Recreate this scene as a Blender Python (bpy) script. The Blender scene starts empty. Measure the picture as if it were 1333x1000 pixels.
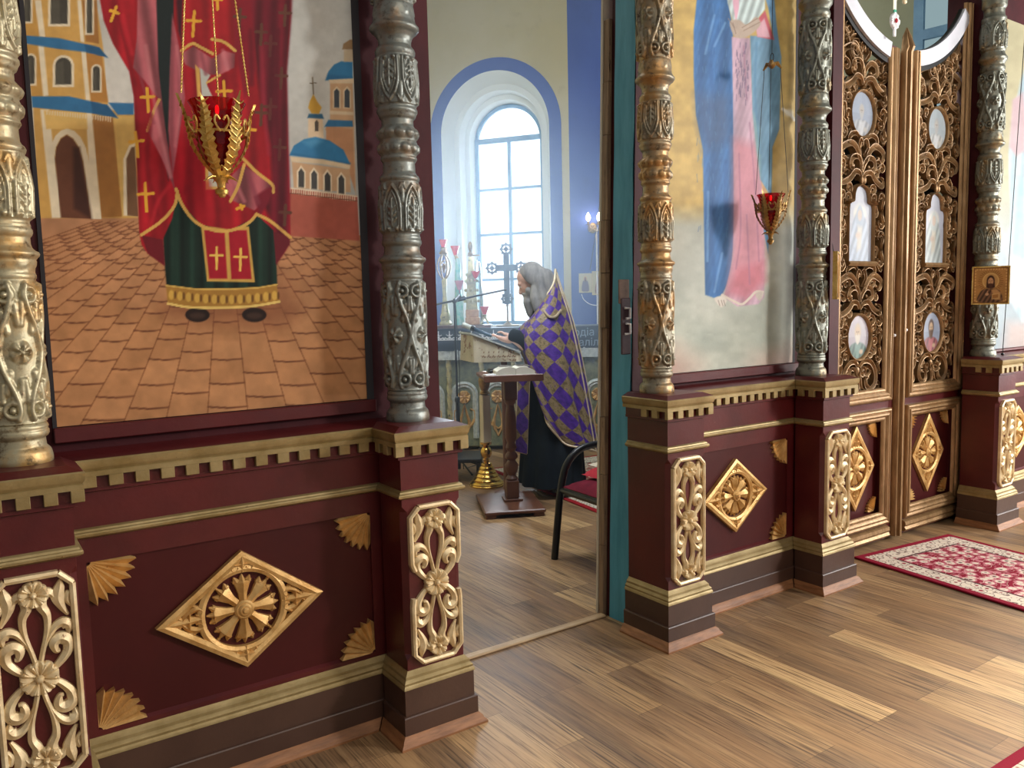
import bpy, math, random
import numpy as np
from mathutils import Vector, Matrix
S = bpy.context.scene
COL = S.collection
RNG = random.Random(11)
PI = math.pi
def rad(d): return d*PI/180

# ------------------------------------------------------------------ camera
CAM_F = 1048.563; CAM_C = np.array([-0.856, -2.543, 1.597])
_yaw, _pit, _rol = [rad(a) for a in (34.576, -5.556, -1.3336)]
def _cam_axes():
    fw = np.array([math.sin(_yaw)*math.cos(_pit), math.cos(_yaw)*math.cos(_pit), math.sin(_pit)])
    rt = np.array([math.cos(_yaw), -math.sin(_yaw), 0.]); up = np.cross(rt, fw)
    c, s = math.cos(_rol), math.sin(_rol)
    return np.array([c*rt+s*up, -s*rt+c*up, fw])
CAM_R = _cam_axes()
def project(X):
    v = (np.asarray(X, float)-CAM_C) @ CAM_R.T
    return np.stack([666.5+CAM_F*v[..., 0]/v[..., 2], 500-CAM_F*v[..., 1]/v[..., 2]], -1)
def ray(px, py): return CAM_R.T @ np.array([(px-666.5)/CAM_F, -(py-500)/CAM_F, 1.])
def at(px, py, axis, val):          # measured point -> place in the room on the plane axis = val
    d = ray(px, py); i = 'xyz'.index(axis)
    return Vector(CAM_C+(val-CAM_C[i])/d[i]*d)
def deep(px, py, d): return Vector(CAM_C+ray(px, py)*d)   # measured point at distance d along the view axis
cam = bpy.data.cameras.new('camera'); camo = bpy.data.objects.new('camera', cam); COL.objects.link(camo)
cam.sensor_fit = 'HORIZONTAL'; cam.sensor_width = 36; cam.lens = CAM_F/1333*36; cam.clip_start = .05
_m = Matrix.Identity(4)
for _i in range(3):
    _m[_i][0], _m[_i][1], _m[_i][2], _m[_i][3] = CAM_R[0][_i], CAM_R[1][_i], -CAM_R[2][_i], CAM_C[_i]
camo.matrix_world = _m; S.camera = camo

# ------------------------------------------------------------------ objects and tags
def tag(o, label=None, cat=None, group=None, kind=None):
    if label: o['label'] = label
    if cat: o['category'] = cat
    if group: o['group'] = group
    if kind: o['kind'] = kind
    return o
def thing(name, label, cat, loc=(0, 0, 0), group=None, rz=0):
    o = bpy.data.objects.new(name, None); COL.objects.link(o); o.empty_display_size = .1
    o.location = loc; o.rotation_euler = (0, 0, rz)
    return tag(o, label, cat, group)
def copy_tree(o, parent=None):
    c = o.copy(); COL.objects.link(c); c.parent = parent
    for ch in list(o.children): copy_tree(ch, c)
    return c

class MB:
    """collects geometry and links it as ONE mesh object"""
    def __init__(s): s.v = []; s.f = []; s.m = []; s.wk = 1.
    def add(s, vs, fs, m=0):
        b = len(s.v); s.v += [tuple(p) for p in vs]
        for f in fs: s.f.append([b+i for i in f]); s.m.append(m)
    def poly(s, pts, m=0): s.add(pts, [list(range(len(pts)))], m)
    def box(s, x0, x1, y0, y1, z0, z1, m=0, M=None):
        v = [Vector(p) for p in ((x0,y0,z0),(x1,y0,z0),(x1,y1,z0),(x0,y1,z0),(x0,y0,z1),(x1,y0,z1),(x1,y1,z1),(x0,y1,z1))]
        if M is not None: v = [M @ p for p in v]
        s.add(v, [(0,3,2,1),(4,5,6,7),(0,1,5,4),(1,2,6,5),(2,3,7,6),(3,0,4,7)], m)
    def bevbox(s, x0, x1, y0, y1, z0, z1, b=.004, m=0, M=None):
        pts = []
        for (z, i) in ((z0, b), (z0+b, 0), (z1-b, 0), (z1, b)):
            xa, xb, ya, yb = x0+i, x1-i, y0+i, y1-i; c = b if i == 0 else b*.5
            pts.append([(xa+c,ya,z),(xb-c,ya,z),(xb,ya+c,z),(xb,yb-c,z),(xb-c,yb,z),(xa+c,yb,z),(xa,yb-c,z),(xa,ya+c,z)])
        if M is not None: pts = [[M @ Vector(p) for p in r] for r in pts]
        s.loft(pts, True, True, m)
    def loft(s, rings, closed=True, caps=True, m=0):
        n = len(rings[0]); b = len(s.v)
        for r in rings: s.v += [tuple(p) for p in r]
        for i in range(len(rings)-1):
            for j in range(n if closed else n-1):
                k = (j+1) % n
                s.f.append([b+i*n+j, b+i*n+k, b+(i+1)*n+k, b+(i+1)*n+j]); s.m.append(m)
        if caps and closed:
            s.f.append([b+j for j in range(n)][::-1]); s.m.append(m)
            e = b+(len(rings)-1)*n; s.f.append([e+j for j in range(n)]); s.m.append(m)
    def lathe(s, prof, c=(0,0,0), n=24, m=0, caps=True, M=None):
        rings = []
        for r, z in prof:
            ring = [Vector((r*math.cos(2*PI*j/n), r*math.sin(2*PI*j/n), z)) for j in range(n)]
            rings.append([(M @ p if M is not None else p+Vector(c)) for p in ring])
        s.loft(rings, True, caps, m)
    def tube(s, path, r, n=8, m=0, caps=True):
        P = [Vector(p) for p in path]; R = r if isinstance(r, (list, tuple)) else [r]*len(P)
        rings = []; prev = None
        for i, p in enumerate(P):
            t = (P[min(i+1, len(P)-1)]-P[max(i-1, 0)]).normalized()
            if prev is None:
                a = Vector((0,0,1)) if abs(t.z) < .9 else Vector((1,0,0)); nrm = t.cross(a).normalized()
            else: nrm = (prev-t*prev.dot(t)).normalized()
            prev = nrm; bi = t.cross(nrm)
            rings.append([p+(nrm*math.cos(2*PI*j/n)+bi*math.sin(2*PI*j/n))*R[i] for j in range(n)])
        s.loft(rings, True, caps, m)
    def ell(s, c, rx, ry, rz, n=10, k=6, m=0, M=None):
        rings = []
        for i in range(1, k):
            a = PI*i/k
            ring = [Vector((rx*math.sin(a)*math.cos(2*PI*j/n), ry*math.sin(a)*math.sin(2*PI*j/n), -rz*math.cos(a))) for j in range(n)]
            rings.append([(M @ p if M is not None else p)+Vector(c) for p in ring])
        s.loft(rings, True, True, m)
    def prism(s, pts, F, h0, h1, m=0, bev=0):
        """polygon (u,v) in frame F, from height h0 to h1 along the normal, optional bevel"""
        n = len(pts); A = [F(u, v, h0) for u, v in pts]
        if bev:
            cu = sum(p[0] for p in pts)/n; cv = sum(p[1] for p in pts)/n
            B = [F(u, v, h1-bev) for u, v in pts]
            q = []
            for i in range(n):
                a, b_, c = pts[i-1], pts[i], pts[(i+1) % n]
                d1 = Vector((b_[0]-a[0], b_[1]-a[1])); d2 = Vector((c[0]-b_[0], c[1]-b_[1]))
                if d1.length < 1e-9 or d2.length < 1e-9: q.append(b_); continue
                d1.normalize(); d2.normalize()
                n1 = Vector((-d1.y, d1.x)); n2 = Vector((-d2.y, d2.x)); w = n1+n2
                if w.length < 1e-6: w = n1
                w = w.normalized()/max(.5, w.normalized().dot(n1))
                q.append((b_[0]+w.x*bev, b_[1]+w.y*bev))
            s.loft([A, B, [F(u, v, h1) for u, v in q]], True, True, m)
        else: s.loft([A, [F(u, v, h1) for u, v in pts]], True, True, m)
    def ribbon(s, path, W, H, F, base=0., m=0, ridge=.55):
        """carved strip along a 2D path: W half-widths, H heights, ridged top"""
        n = len(path); W = W if isinstance(W, (list, tuple)) else [W]*n; H = H if isinstance(H, (list, tuple)) else [H]*n
        rings = []
        for i, (u, v) in enumerate(path):
            a = path[max(i-1, 0)]; b = path[min(i+1, n-1)]
            t = Vector((b[0]-a[0], b[1]-a[1])); t = t.normalized() if t.length > 1e-9 else Vector((1, 0))
            q = Vector((-t.y, t.x)); w = W[i]*s.wk; h = H[i]
            rings.append([F(u+q.x*w*k, v+q.y*w*k, base+h*z) for k, z in (((1, 0), (.92, ridge), (0, 1), (-.92, ridge), (-1, 0)) if ridge > 0 else ((1, 0), (1, 1), (.78, .98), (0, .5), (-.78, .98), (-1, 1), (-1, 0)))])
        s.loft(rings, True, True, m)
    def usweep(s, prof, xl, xr, yf, yb, m=0, caps=True, ch=0., clear=.004):
        """mitred moulding round the three free sides of a block; prof = [(offset, z)]"""
        rings = []; yb0 = yb
        for o, z in prof:
            yb = REC-o-clear if yb0 is None else yb0
            if ch: rings.append([(xl-o, yb, z), (xl-o, yf-o+ch, z), (xl-o+ch, yf-o, z), (xr+o-ch, yf-o, z), (xr+o, yf-o+ch, z), (xr+o, yb, z)])
            else: rings.append([(xl-o, yb, z), (xl-o, yf-o, z), (xr+o, yf-o, z), (xr+o, yb, z)])
        s.loft(rings, True, caps, m)
    def xsweep(s, prof, x0, x1, yf, m=0, yb=None):
        """straight moulding along X; prof = [(offset toward the viewer, z)]"""
        yb = yf+.05 if yb is None else yb
        P = [(yf-o, z) for o, z in prof]; P = [(yb, P[0][1])]+P+[(yb, P[-1][1])]
        s.loft([[(x0, y, z) for y, z in P], [(x1, y, z) for y, z in P]], True, True, m)
    def grid(s, fn, nu, nv, closed_u=False, m=0):
        b = len(s.v)
        for j in range(nv+1):
            for i in range(nu if closed_u else nu+1): s.v.append(tuple(fn(i/nu, j/nv)))
        w = nu if closed_u else nu+1
        for j in range(nv):
            for i in range(nu):
                k = (i+1) % w if closed_u else i+1
                s.f.append([b+j*w+i, b+j*w+k, b+(j+1)*w+k, b+(j+1)*w+i]); s.m.append(m)
    def build(s, name, mats, parent=None, smooth=40, kind=None, label=None, off=None):
        me = bpy.data.meshes.new(name)
        v = s.v if off is None else [(p[0]-off[0], p[1]-off[1], p[2]-off[2]) for p in s.v]
        me.from_pydata(v, [], s.f)
        mats = mats if isinstance(mats, (list, tuple)) else [mats]
        for q in mats: me.materials.append(q)
        if len(mats) > 1: me.polygons.foreach_set('material_index', s.m)
        import bmesh
        bm = bmesh.new(); bm.from_mesh(me); bmesh.ops.recalc_face_normals(bm, faces=bm.faces); bm.to_mesh(me); bm.free()
        if smooth:
            me.shade_smooth(); me.set_sharp_from_angle(angle=rad(smooth))
        o = bpy.data.objects.new(name, me); COL.objects.link(o)
        if parent: o.parent = parent
        if off is not None: o.location = off
        return tag(o, label, None, None, kind)
def frame(o, U, V, N):
    o, U, V, N = Vector(o), Vector(U), Vector(V), Vector(N)
    return lambda u, v, h=0.: o+U*u+V*v+N*h
def front(x, y, z): return frame((x, y, z), (1,0,0), (0,0,1), (0,-1,0))   # faces the nave
def cr(pts, k=6, closed=False):
    """Catmull-Rom through points of any dimension"""
    P = [np.array(p, float) for p in pts]; out = []; n = len(P)
    for i in range(n if closed else n-1):
        p0 = P[(i-1) % n] if closed or i > 0 else P[0]*2-P[1]
        p1, p2 = P[i], P[(i+1) % n]
        p3 = P[(i+2) % n] if closed or i+2 < n else P[-1]*2-P[-2]
        for j in range(k):
            t = j/k
            out.append(tuple(.5*((2*p1)+(-p0+p2)*t+(2*p0-5*p1+4*p2-p3)*t*t+(-p0+3*p1-3*p2+p3)*t**3)))
    if not closed: out.append(tuple(P[-1]))
    return out
def lerp(a, b, t): return a+(b-a)*t
def taper(n, *vals):
    """n values running through vals"""
    return [float(np.interp(i/(n-1), np.linspace(0, 1, len(vals)), vals)) for i in range(n)]

# ------------------------------------------------------------------ materials
def lin(c): return tuple((x/255/12.92 if x/255 <= .04045 else ((x/255+.055)/1.055)**2.4) for x in c)
class Nodes:
    def __init__(s, name):
        s.m = bpy.data.materials.new(name); s.m.use_nodes = True; s.t = s.m.node_tree; s.t.nodes.clear()
        s.out = s.n('ShaderNodeOutputMaterial'); s.b = s.n('ShaderNodeBsdfPrincipled'); s.l(s.b.outputs[0], s.out.inputs[0])
    def n(s, t, **k):
        o = s.t.nodes.new(t)
        for a, v in k.items():
            if hasattr(o, a): setattr(o, a, v)
            else: o.inputs[a.replace('_', ' ')].default_value = v
        return o
    def l(s, a, b): s.t.links.new(a, b)
    def coord(s, kind='Object', scale=(1,1,1), rot=(0,0,0)):
        c = s.n('ShaderNodeTexCoord'); mp = s.n('ShaderNodeMapping'); mp.inputs['Scale'].default_value = scale; mp.inputs['Rotation'].default_value = rot
        s.l(c.outputs[kind], mp.inputs[0]); return mp.outputs[0]
    def noise(s, vec, scale, detail=4, rough=.6):
        o = s.n('ShaderNodeTexNoise'); o.inputs['Scale'].default_value = scale; o.inputs['Detail'].default_value = detail; o.inputs['Roughness'].default_value = rough
        if vec is not None: s.l(vec, o.inputs['Vector'])
        return o.outputs['Fac']
    def ramp(s, fac, stops, interp='LINEAR'):
        r = s.n('ShaderNodeValToRGB'); r.color_ramp.interpolation = interp; e = r.color_ramp.elements
        while len(e) < len(stops): e.new(.5)
        for q, (p, c) in zip(e, stops): q.position = p; q.color = (*c, 1) if len(c) == 3 else c
        s.l(fac, r.inputs[0]); return r.outputs[0]
    def math(s, op, a, b=None, c=None):
        o = s.n('ShaderNodeMath'); o.operation = op
        for i, x in enumerate((a, b, c)):
            if x is None: continue
            if isinstance(x, (int, float)): o.inputs[i].default_value = x
            else: s.l(x, o.inputs[i])
        return o.outputs[0]
    def mix(s, fac, a, b, mode='MIX'):
        o = s.n('ShaderNodeMix'); o.data_type = 'RGBA'; o.blend_type = mode
        for i, x in ((0, fac), (6, a), (7, b)):
            if isinstance(x, (int, float)): o.inputs[i].default_value = x
            elif isinstance(x, tuple): o.inputs[i].default_value = (*x[:3], 1)
            else: s.l(x, o.inputs[i])
        return o.outputs[2]
    def bump(s, h, strength=.3, dist=.01):
        o = s.n('ShaderNodeBump'); o.inputs['Strength'].default_value = strength; o.inputs['Distance'].default_value = dist
        s.l(h, o.inputs['Height']); s.l(o.outputs[0], s.b.inputs['Normal'])
    def set(s, **k):
        for a, v in k.items():
            a = a.replace('_', ' ')
            if isinstance(v, (int, float)) or isinstance(v, tuple):
                s.b.inputs[a].default_value = (*v, 1) if isinstance(v, tuple) and len(v) == 3 and 'olor' in a or a == 'Base Color' and isinstance(v, tuple) else v
            else: s.l(v, s.b.inputs[a])
        return s
def paint(name, c1, c2, scale=6, rough=.4, metal=0., bump=.15, bscale=40, stretch=(1,1,1), contrast=(.35, .65), spec=.5, rvar=.0, chips=None):
    """two-tone worn surface: noise mix of two colours, fine bump; chips = (colour, threshold, scale)"""
    N = Nodes(name); v = N.coord(scale=stretch)
    f = N.noise(v, scale, 5)
    col = N.ramp(f, [(contrast[0], lin(c1)), (contrast[1], lin(c2))])
    if chips:
        g = N.noise(v, chips[2], 6, .7)
        col = N.mix(N.ramp(g, [(chips[1], (0,0,0)), (chips[1]+.03, (1,1,1))]), col, lin(chips[0]))
    N.set(Base_Color=col, Roughness=rough, Metallic=metal, Specular_IOR_Level=spec)
    if rvar: N.set(Roughness=N.math('ADD', N.math('MULTIPLY', N.noise(v, scale*2.3, 3), rvar), rough-rvar/2))
    if bump: N.bump(N.noise(v, bscale, 6, .65), bump, .006)
    return N.m
M = {}
M['maroon'] = paint('maroon_paint', (72,18,21), (90,26,27), 3, .36, 0, .22, 22, rvar=.15, chips=((128,92,92), .71, 42))
M['board'] = paint('maroon_board_paint', (54,16,21), (70,23,28), 3, .6, 0, .22, 22, spec=.2, chips=((128,92,92), .745, 42))
M['maroon_dark'] = paint('maroon_field_paint', (62,14,15), (72,18,18), 2.5, .45, 0, .12, 18, rvar=.12, spec=.3)
M['brown'] = paint('brown_plinth_paint', (66,44,35), (78,54,43), 3, .4, 0, .2, 20, rvar=.15, chips=((150,125,115), .74, 36))
M['gold'] = paint('carving_gold_paint', (188,142,78), (224,184,120), 14, .42, .45, .35, 60, chips=((112,72,38), .66, 30))
M['palegold'] = paint('pale_grille_gilding', (206,178,132), (234,214,172), 14, .42, .3, .35, 60, chips=((132,92,56), .66, 30))
M['oldgold'] = paint('cornice_gold_paint', (134,114,70), (164,144,100), 8, .45, .4, .3, 34, chips=((96,70,34), .68, 26))
M['woodtrim'] = paint('oiled_wood_trim', (124,80,46), (158,106,66), 5, .55, 0, .2, 40, stretch=(2,2,14), chips=((90,52,30), .7, 20))
M['teal'] = paint('teal_jamb_paint', (60,146,174), (82,168,196), 4, .45, 0, .2, 24, stretch=(4,4,.7), chips=((24,70,86), .74, 18))
M['rawwood'] = paint('raw_weathered_wood', (116,96,76), (160,134,106), 6, .8, 0, .5, 50, stretch=(8,8,.6), chips=((62,44,34), .62, 9))
M['plaster'] = paint('pale_plaster', (196,188,170), (214,208,192), 3, .8, 0, .2, 30)
M['black'] = paint('black_metal', (16,18,20), (26,28,30), 8, .35, 0, .05, 40)
M['brass'] = paint('polished_brass', (206,160,70), (232,196,112), 8, .22, 1., .05, 30)
M['white'] = paint('white_enamel', (224,224,226), (238,238,238), 5, .4, 0, .05, 30)
def column_mat(name, silver, gold, dark, fac):
    N = Nodes(name); v = N.coord()
    f = N.noise(v, 5.5, 5, .62)
    base = N.ramp(f, [(fac-.07, lin(silver)), (fac+.07, lin(gold))])
    g = N.noise(v, 34, 6, .7)
    col = N.mix(N.ramp(g, [(.54, (0,0,0)), (.68, (1,1,1))]), base, lin(dark))
    N.set(Base_Color=col, Metallic=.45, Roughness=N.math('ADD', N.math('MULTIPLY', g, .3), .22))
    N.bump(N.noise(v, 55, 6, .7), .22, .006)
    return N.m
M['col_cream'] = column_mat('column_cream_gilt', (178,168,136), (190,150,90), (104,84,54), .56)
M['col_silver'] = column_mat('column_worn_silver_sheen', (124,128,122), (134,106,76), (82,76,66), .62)
M['col_bronze'] = column_mat('column_gilt_bronze', (136,128,108), (170,130,78), (74,58,40), .52)
M['col_green'] = column_mat('column_shaded_green', (116,118,106), (146,122,80), (62,60,50), .58)  # one worn gilding; each column's light and reflections are mixed into its tones
# ------------------------------------------------------------------ the setting
WALL_Y = .33            # front of the screen's backing boards
PED = {1: -.735, 2: .545, 3: 1.892, 4: 3.063, 5: 5.02}
HW = .155               # half width of a pedestal cornice
REC = .189              # recess of the dado between pedestals
def struct(name, mb, mat, smooth=0): return mb.build(name, mat, None, smooth, 'structure')

def floor_mat():
    N = Nodes('laminate_planks')
    c = N.n('ShaderNodeTexCoord'); sp = N.n('ShaderNodeSeparateXYZ'); N.l(c.outputs['Object'], sp.inputs[0])
    cb = N.n('ShaderNodeCombineXYZ'); N.l(sp.outputs[1], cb.inputs[0]); N.l(sp.outputs[0], cb.inputs[1])
    br = N.n('ShaderNodeTexBrick'); N.l(cb.outputs[0], br.inputs['Vector'])
    br.offset = .37; br.offset_frequency = 3; br.inputs['Scale'].default_value = 1
    br.inputs['Brick Width'].default_value = .92; br.inputs['Row Height'].default_value = .136
    br.inputs['Mortar Size'].default_value = .0012; br.inputs['Mortar Smooth'].default_value = .3; br.inputs['Bias'].default_value = 0
    br.inputs['Color1'].default_value = (0,0,0,1); br.inputs['Color2'].default_value = (1,1,1,1); br.inputs['Mortar'].default_value = (.5,.5,.5,1)
    v = N.coord(scale=(26, 1.6, 1)); v2 = N.coord(scale=(90, 2.4, 1)); v3 = N.coord(scale=(5, .8, 1))
    # each plank shifts its own grain
    sh = N.n('ShaderNodeVectorMath'); sh.operation = 'ADD'; N.l(v, sh.inputs[0])
    m3 = N.n('ShaderNodeVectorMath'); m3.operation = 'SCALE'; N.l(br.outputs['Color'], m3.inputs[0]); m3.inputs[3].default_value = 37; N.l(m3.outputs[0], sh.inputs[1])
    g = N.noise(sh.outputs[0], 1.5, 6, .62); g2 = N.noise(v2, 1.2, 4, .6); g3 = N.noise(v3, 1, 4)
    base = N.ramp(br.outputs['Color'], [(0, lin((82,66,54))), (.18, lin((140,110,80))), (.34, lin((100,80,64))), (.5, lin((162,130,92))), (.66, lin((116,92,72))), (.82, lin((178,144,102))), (1, lin((216,182,132)))])
    grain = N.ramp(g, [(.3, lin((82,62,48))), (.48, lin((144,112,80))), (.68, lin((208,174,126)))])
    col = N.mix(.30, base, grain)
    col = N.mix(N.math('MULTIPLY', N.ramp(g2, [(.48, (0,0,0)), (.64, (1,1,1))]), .85), col, lin((62,47,37)))
    col = N.mix(N.math('MULTIPLY', N.ramp(g3, [(.4, (0,0,0)), (.62, (1,1,1))]), .3), col, lin((170,128,84)))
    col = N.mix(N.math('MULTIPLY', br.outputs['Fac'], .7), col, lin((60,42,30)))
    N.set(Base_Color=col, Roughness=N.math('ADD', N.math('MULTIPLY', g, .25), .34), Specular_IOR_Level=.35)
    h = N.math('SUBTRACT', N.math('MULTIPLY', g2, .4), N.math('MULTIPLY', br.outputs['Fac'], 1.))
    N.bump(h, .25, .002)
    return N.m
M['floor'] = floor_mat()
mb = MB(); mb.box(-5, 9.5, -6, 12, -.1, 0); struct('floor', mb, M['floor'])

def wall_mat(name, c1, c2, stain):
    N = Nodes(name); v = N.coord()
    col = N.ramp(N.noise(v, .9, 4), [(.35, lin(c1)), (.65, lin(c2))])
    col = N.mix(N.ramp(N.noise(v, 3.5, 6, .7), [(.58, (0,0,0)), (.75, (.5,.5,.5))]), col, lin(stain))
    N.set(Base_Color=col, Roughness=.85, Specular_IOR_Level=.2); N.bump(N.noise(v, 14, 5), .15, .01)
    return N.m
M['wall_yellow'] = wall_mat('yellow_whitewash', (190,176,126), (198,186,146), (160,146,108))
M['wall_blue'] = wall_mat('blue_distemper', (52,76,156), (60,86,168), (48,68,136))
M['wall_green'] = wall_mat('grey_green_plaster', (150,152,126), (162,164,140), (132,132,108))
M['wall_nave'] = wall_mat('nave_whitewash', (212,206,192), (222,216,204), (190,184,170))

# screen backing boards (maroon), with the side door and the royal door openings
JL, JR = .762, 1.80      # side door jambs (the right one leans)
def JX(z): return JR+.028*z
RL, RR = 3.40, 5.00      # royal door opening
mb = MB(); mb.box(-2.2, JL, WALL_Y, .50, 0, 4.6); struct('wall_screen_left', mb, M['board'])
mb = MB(); mb.loft([[(JX(z), WALL_Y, z), (RL, WALL_Y, z), (RL, .50, z), (JX(z), .50, z)] for z in (0, 4.6)], True, True); struct('wall_screen_middle', mb, M['board'])
mb = MB(); mb.box(RR, 8.2, WALL_Y, .50, 0, 4.6); struct('wall_screen_right', mb, M['board'])
mb = MB(); mb.box(JL, JX(3.5), WALL_Y, .50, 3.5, 4.6); mb.box(RL, RR, WALL_Y, .50, 4.5, 4.6); struct('wall_screen_top', mb, M['board'])
# teal inner face of the right jamb, raw boards behind it, white edge
mb = MB()
mb.grid(lambda a, b: (JX(3.5*b)-.004-.0012*math.sin(b*40+a*3)*a, lerp(.336+.003*math.sin(b*23)+.002*math.sin(b*61), .475, a), 3.5*b), 6, 140)
mb.poly([(JR,.335,0),(JX(3.5),.335,3.5),(JX(3.5),.475,3.5),(JR,.475,0)])
struct('trim_1', mb, M['teal'], 60)
mb = MB()
z = 0
for k in range(9):
    h = RNG.uniform(.25, .5); w = RNG.uniform(.0, .012)
    ya = .505+RNG.uniform(0, .004); mb.loft([[(JX(q)-.012-w, ya, q), (JX(q)+.05, ya, q), (JX(q)+.05, .545, q), (JX(q)-.012-w, .545, q)] for q in (z+.003, z+h)], True, True); z += h
struct('trim_2', mb, M['rawwood'])
mb = MB(); mb.loft([[(JX(q)-.020, .548, q), (JX(q)+.05, .548, q), (JX(q)+.05, .562, q), (JX(q)-.020, .562, q)] for q in (0, 3.5)], True, True); struct('trim_3', mb, M['plaster'])
mb = MB(); mb.box(JL-.05, JL-.002, .502, .56, 0, 3.5); struct('trim_4', mb, M['wall_blue'])

# door latch keep, hinge plate on the right jamb
th = thing('latch_plate', 'rusty square latch plate with a white lock keep on the jamb right of the doorway', 'latch', (1.85, WALL_Y, 1.55))
p = at(812, 379, 'y', WALL_Y)
mb = MB(); mb.bevbox(-.038, .03, -.008, 0, -.06, .055, .003, 0, Matrix.Translation(p-Vector(th.location)))
mb.build('plate', paint('rusty_plate', (96,78,70), (126,104,92), 20, .6, .4, .3, 60), th)
q = at(813, 418, 'y', WALL_Y)-Vector(th.location)
mb = MB(); mb.bevbox(q.x-.028, q.x+.03, -.012, 0, -.16+q.z, .11+q.z, .003)
mb.build('keep_board', paint('grey_violet_patch', (62,46,56), (76,56,62), 20, .6, 0, .3, 60), th)
mb = MB()
for s_ in (-1, 1):
    mb.tube([(q.x-.012, -.014, q.z+s_*.062), (q.x+.02, -.018, q.z+s_*.06), (q.x+.018, -.02, q.z+s_*.015), (q.x-.006, -.018, q.z+s_*.012)], .006, 6)
mb.build('keep', M['white'], th)

# altar beyond: window wall, blue return wall, right wall, left wall, ceilings
WC = deep(668, 300, 11.0); WU = Vector((-.57, .82, 0)).normalized(); WN = Vector((WU.y, -WU.x, 0))   # WN points outdoors
if WN.dot(Vector(CAM_R[2])) < 0: WN = -WN
def plane_hit(px, py, p0, n):
    d = Vector(ray(px, py)); c = Vector(CAM_C); return c+d*((p0-c).dot(n)/d.dot(n))
def wall_uv(px, py):
    q = plane_hit(px, py, WC, WN)-WC; return -q.dot(WU), q.z+WC.z      # u to the right as seen from inside
aL = wall_uv(578, 300)[0]; aR = wall_uv(717.6, 300)[0]; AC = (aL+aR)/2; AHW = (aR-aL)/2
ATOP = wall_uv((578+717)/2, 91)[1]; ASP = ATOP-AHW; ASILL = wall_uv(650, 422)[1]-.02
EDGE = wall_uv(742.5, 300)[0]
WF = frame(Vector((WC.x, WC.y, 0)), -WU, (0,0,1), -WN)                 # h toward the room
H_ALT = 6.6
def arch(cx, hw, sill, spring, n=24):
    pts = [(cx-hw, sill), (cx-hw, spring)]
    pts += [(cx-hw*math.cos(PI*i/n), spring+hw*math.sin(PI*i/n)) for i in range(1, n)]
    return pts+[(cx+hw, spring), (cx+hw, sill)]
mb = MB()
A = arch(AC, AHW, ASILL, ASP); L_, R_ = -3.2, EDGE
mid = len(A)//2
mb.poly([WF(*p) for p in [(L_, 0), (A[0][0], 0)]+A[:mid+1]+[(A[mid][0], H_ALT), (L_, H_ALT)]])
mb.poly([WF(*p) for p in [(A[-1][0], 0), (R_, 0), (R_, H_ALT), (A[mid][0], H_ALT)]+A[mid:]])
mb.poly([WF(*p) for p in [(A[0][0], 0), (A[-1][0], 0), A[-1], A[0]]])
struct('wall_north', mb, M['wall_yellow'])
# stepped splay and the blue painted band
steps = [(AHW, 0, 0), (AHW-.10, -.22, -.02), (AHW-.17, -.23, -.03), (AHW-.19, -.40, -.03), (AHW-.25, -.41, -.04), (AHW-.27, -.62, -.05)]
mb = MB(); rings = []
for hw, d, dz in steps: rings.append([WF(u, v, d) for u, v in arch(AC, hw, ASILL, ASP+dz)])
mb.loft(rings, False, False)
sill_in = steps[-1]
mb.poly([WF(AC-AHW, ASILL, 0), WF(AC+AHW, ASILL, 0), WF(AC+sill_in[0], ASILL, -.62), WF(AC-sill_in[0], ASILL, -.62)])
w1 = mb.build('window_1', M['plaster_w'] if 'plaster_w' in M else wall_mat('white_reveal', (218,222,218), (226,230,226), (200,206,204)), None, 30, 'structure')
mb = MB(); o_, i_ = arch(AC, AHW+.165, ASILL, ASP, 36), arch(AC, AHW, ASILL, ASP, 36)
mb.loft([[WF(u, v, .001) for u, v in o_], [WF(u, v, .012) for u, v in o_], [WF(u, v, .012) for u, v in i_], [WF(u, v, 0) for u, v in i_]], False, False)
mb.build('painted_band', M['wall_blue'], w1, 0)
GH = AHW-.27; GSP = ASP-.05
def glow_mat(name, c, s):
    N = Nodes(name); N.t.nodes.remove(N.b); e = N.n('ShaderNodeEmission'); e.inputs[0].default_value = (*c, 1); e.inputs[1].default_value = s
    N.l(e.outputs[0], N.out.inputs[0]); return N.m
WIN_STRENGTH = 1.35
M['pane'] = glow_mat('bright_daylight_pane', (.90, .96, 1.), WIN_STRENGTH)
mb = MB(); mb.poly([WF(u, v, -.60) for u, v in arch(AC, GH, ASILL, GSP)])
mb.build('pane', M['pane'], w1, 0)
M['sash'] = paint('pale_blue_sash', (92,138,176), (110,156,190), 5, .5, 0, .1, 30)
mb = MB()
def bar(u0, u1, v0, v1, d0=-.60, d1=-.555):
    mb.loft([[WF(u0, v0, h), WF(u1, v0, h), WF(u1, v1, h), WF(u0, v1, h)] for h in (d0, d1)], True, True)
vb = [wall_uv(640, y)[1] for y in (182, 246, 305, 364)]
shift = 0
for k, v in enumerate(vb):
    zz = 1.6+(v-1.6)*(1+.62*.82/11); w = .035 if k == 0 else .018
    bar(AC-GH, AC+GH, zz-w, zz+w)
bar(AC-.022, AC+.022, ASILL, 1.6+(vb[0]-1.6)*1.05)
bar(AC-GH, AC-GH+.05, ASILL, GSP); bar(AC+GH-.05, AC+GH, ASILL, GSP); bar(AC-GH, AC+GH, ASILL, ASILL+.05)
ou, inn = arch(AC, GH, GSP-.01, GSP, 24), arch(AC, GH-.05, GSP-.01, GSP, 24)
mb.loft([[WF(u, v, -.60) for u, v in ou], [WF(u, v, -.555) for u, v in ou], [WF(u, v, -.555) for u, v in inn], [WF(u, v, -.60) for u, v in inn]], False, False)
mb.build('sash', M['sash'], w1, 0)
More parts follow.
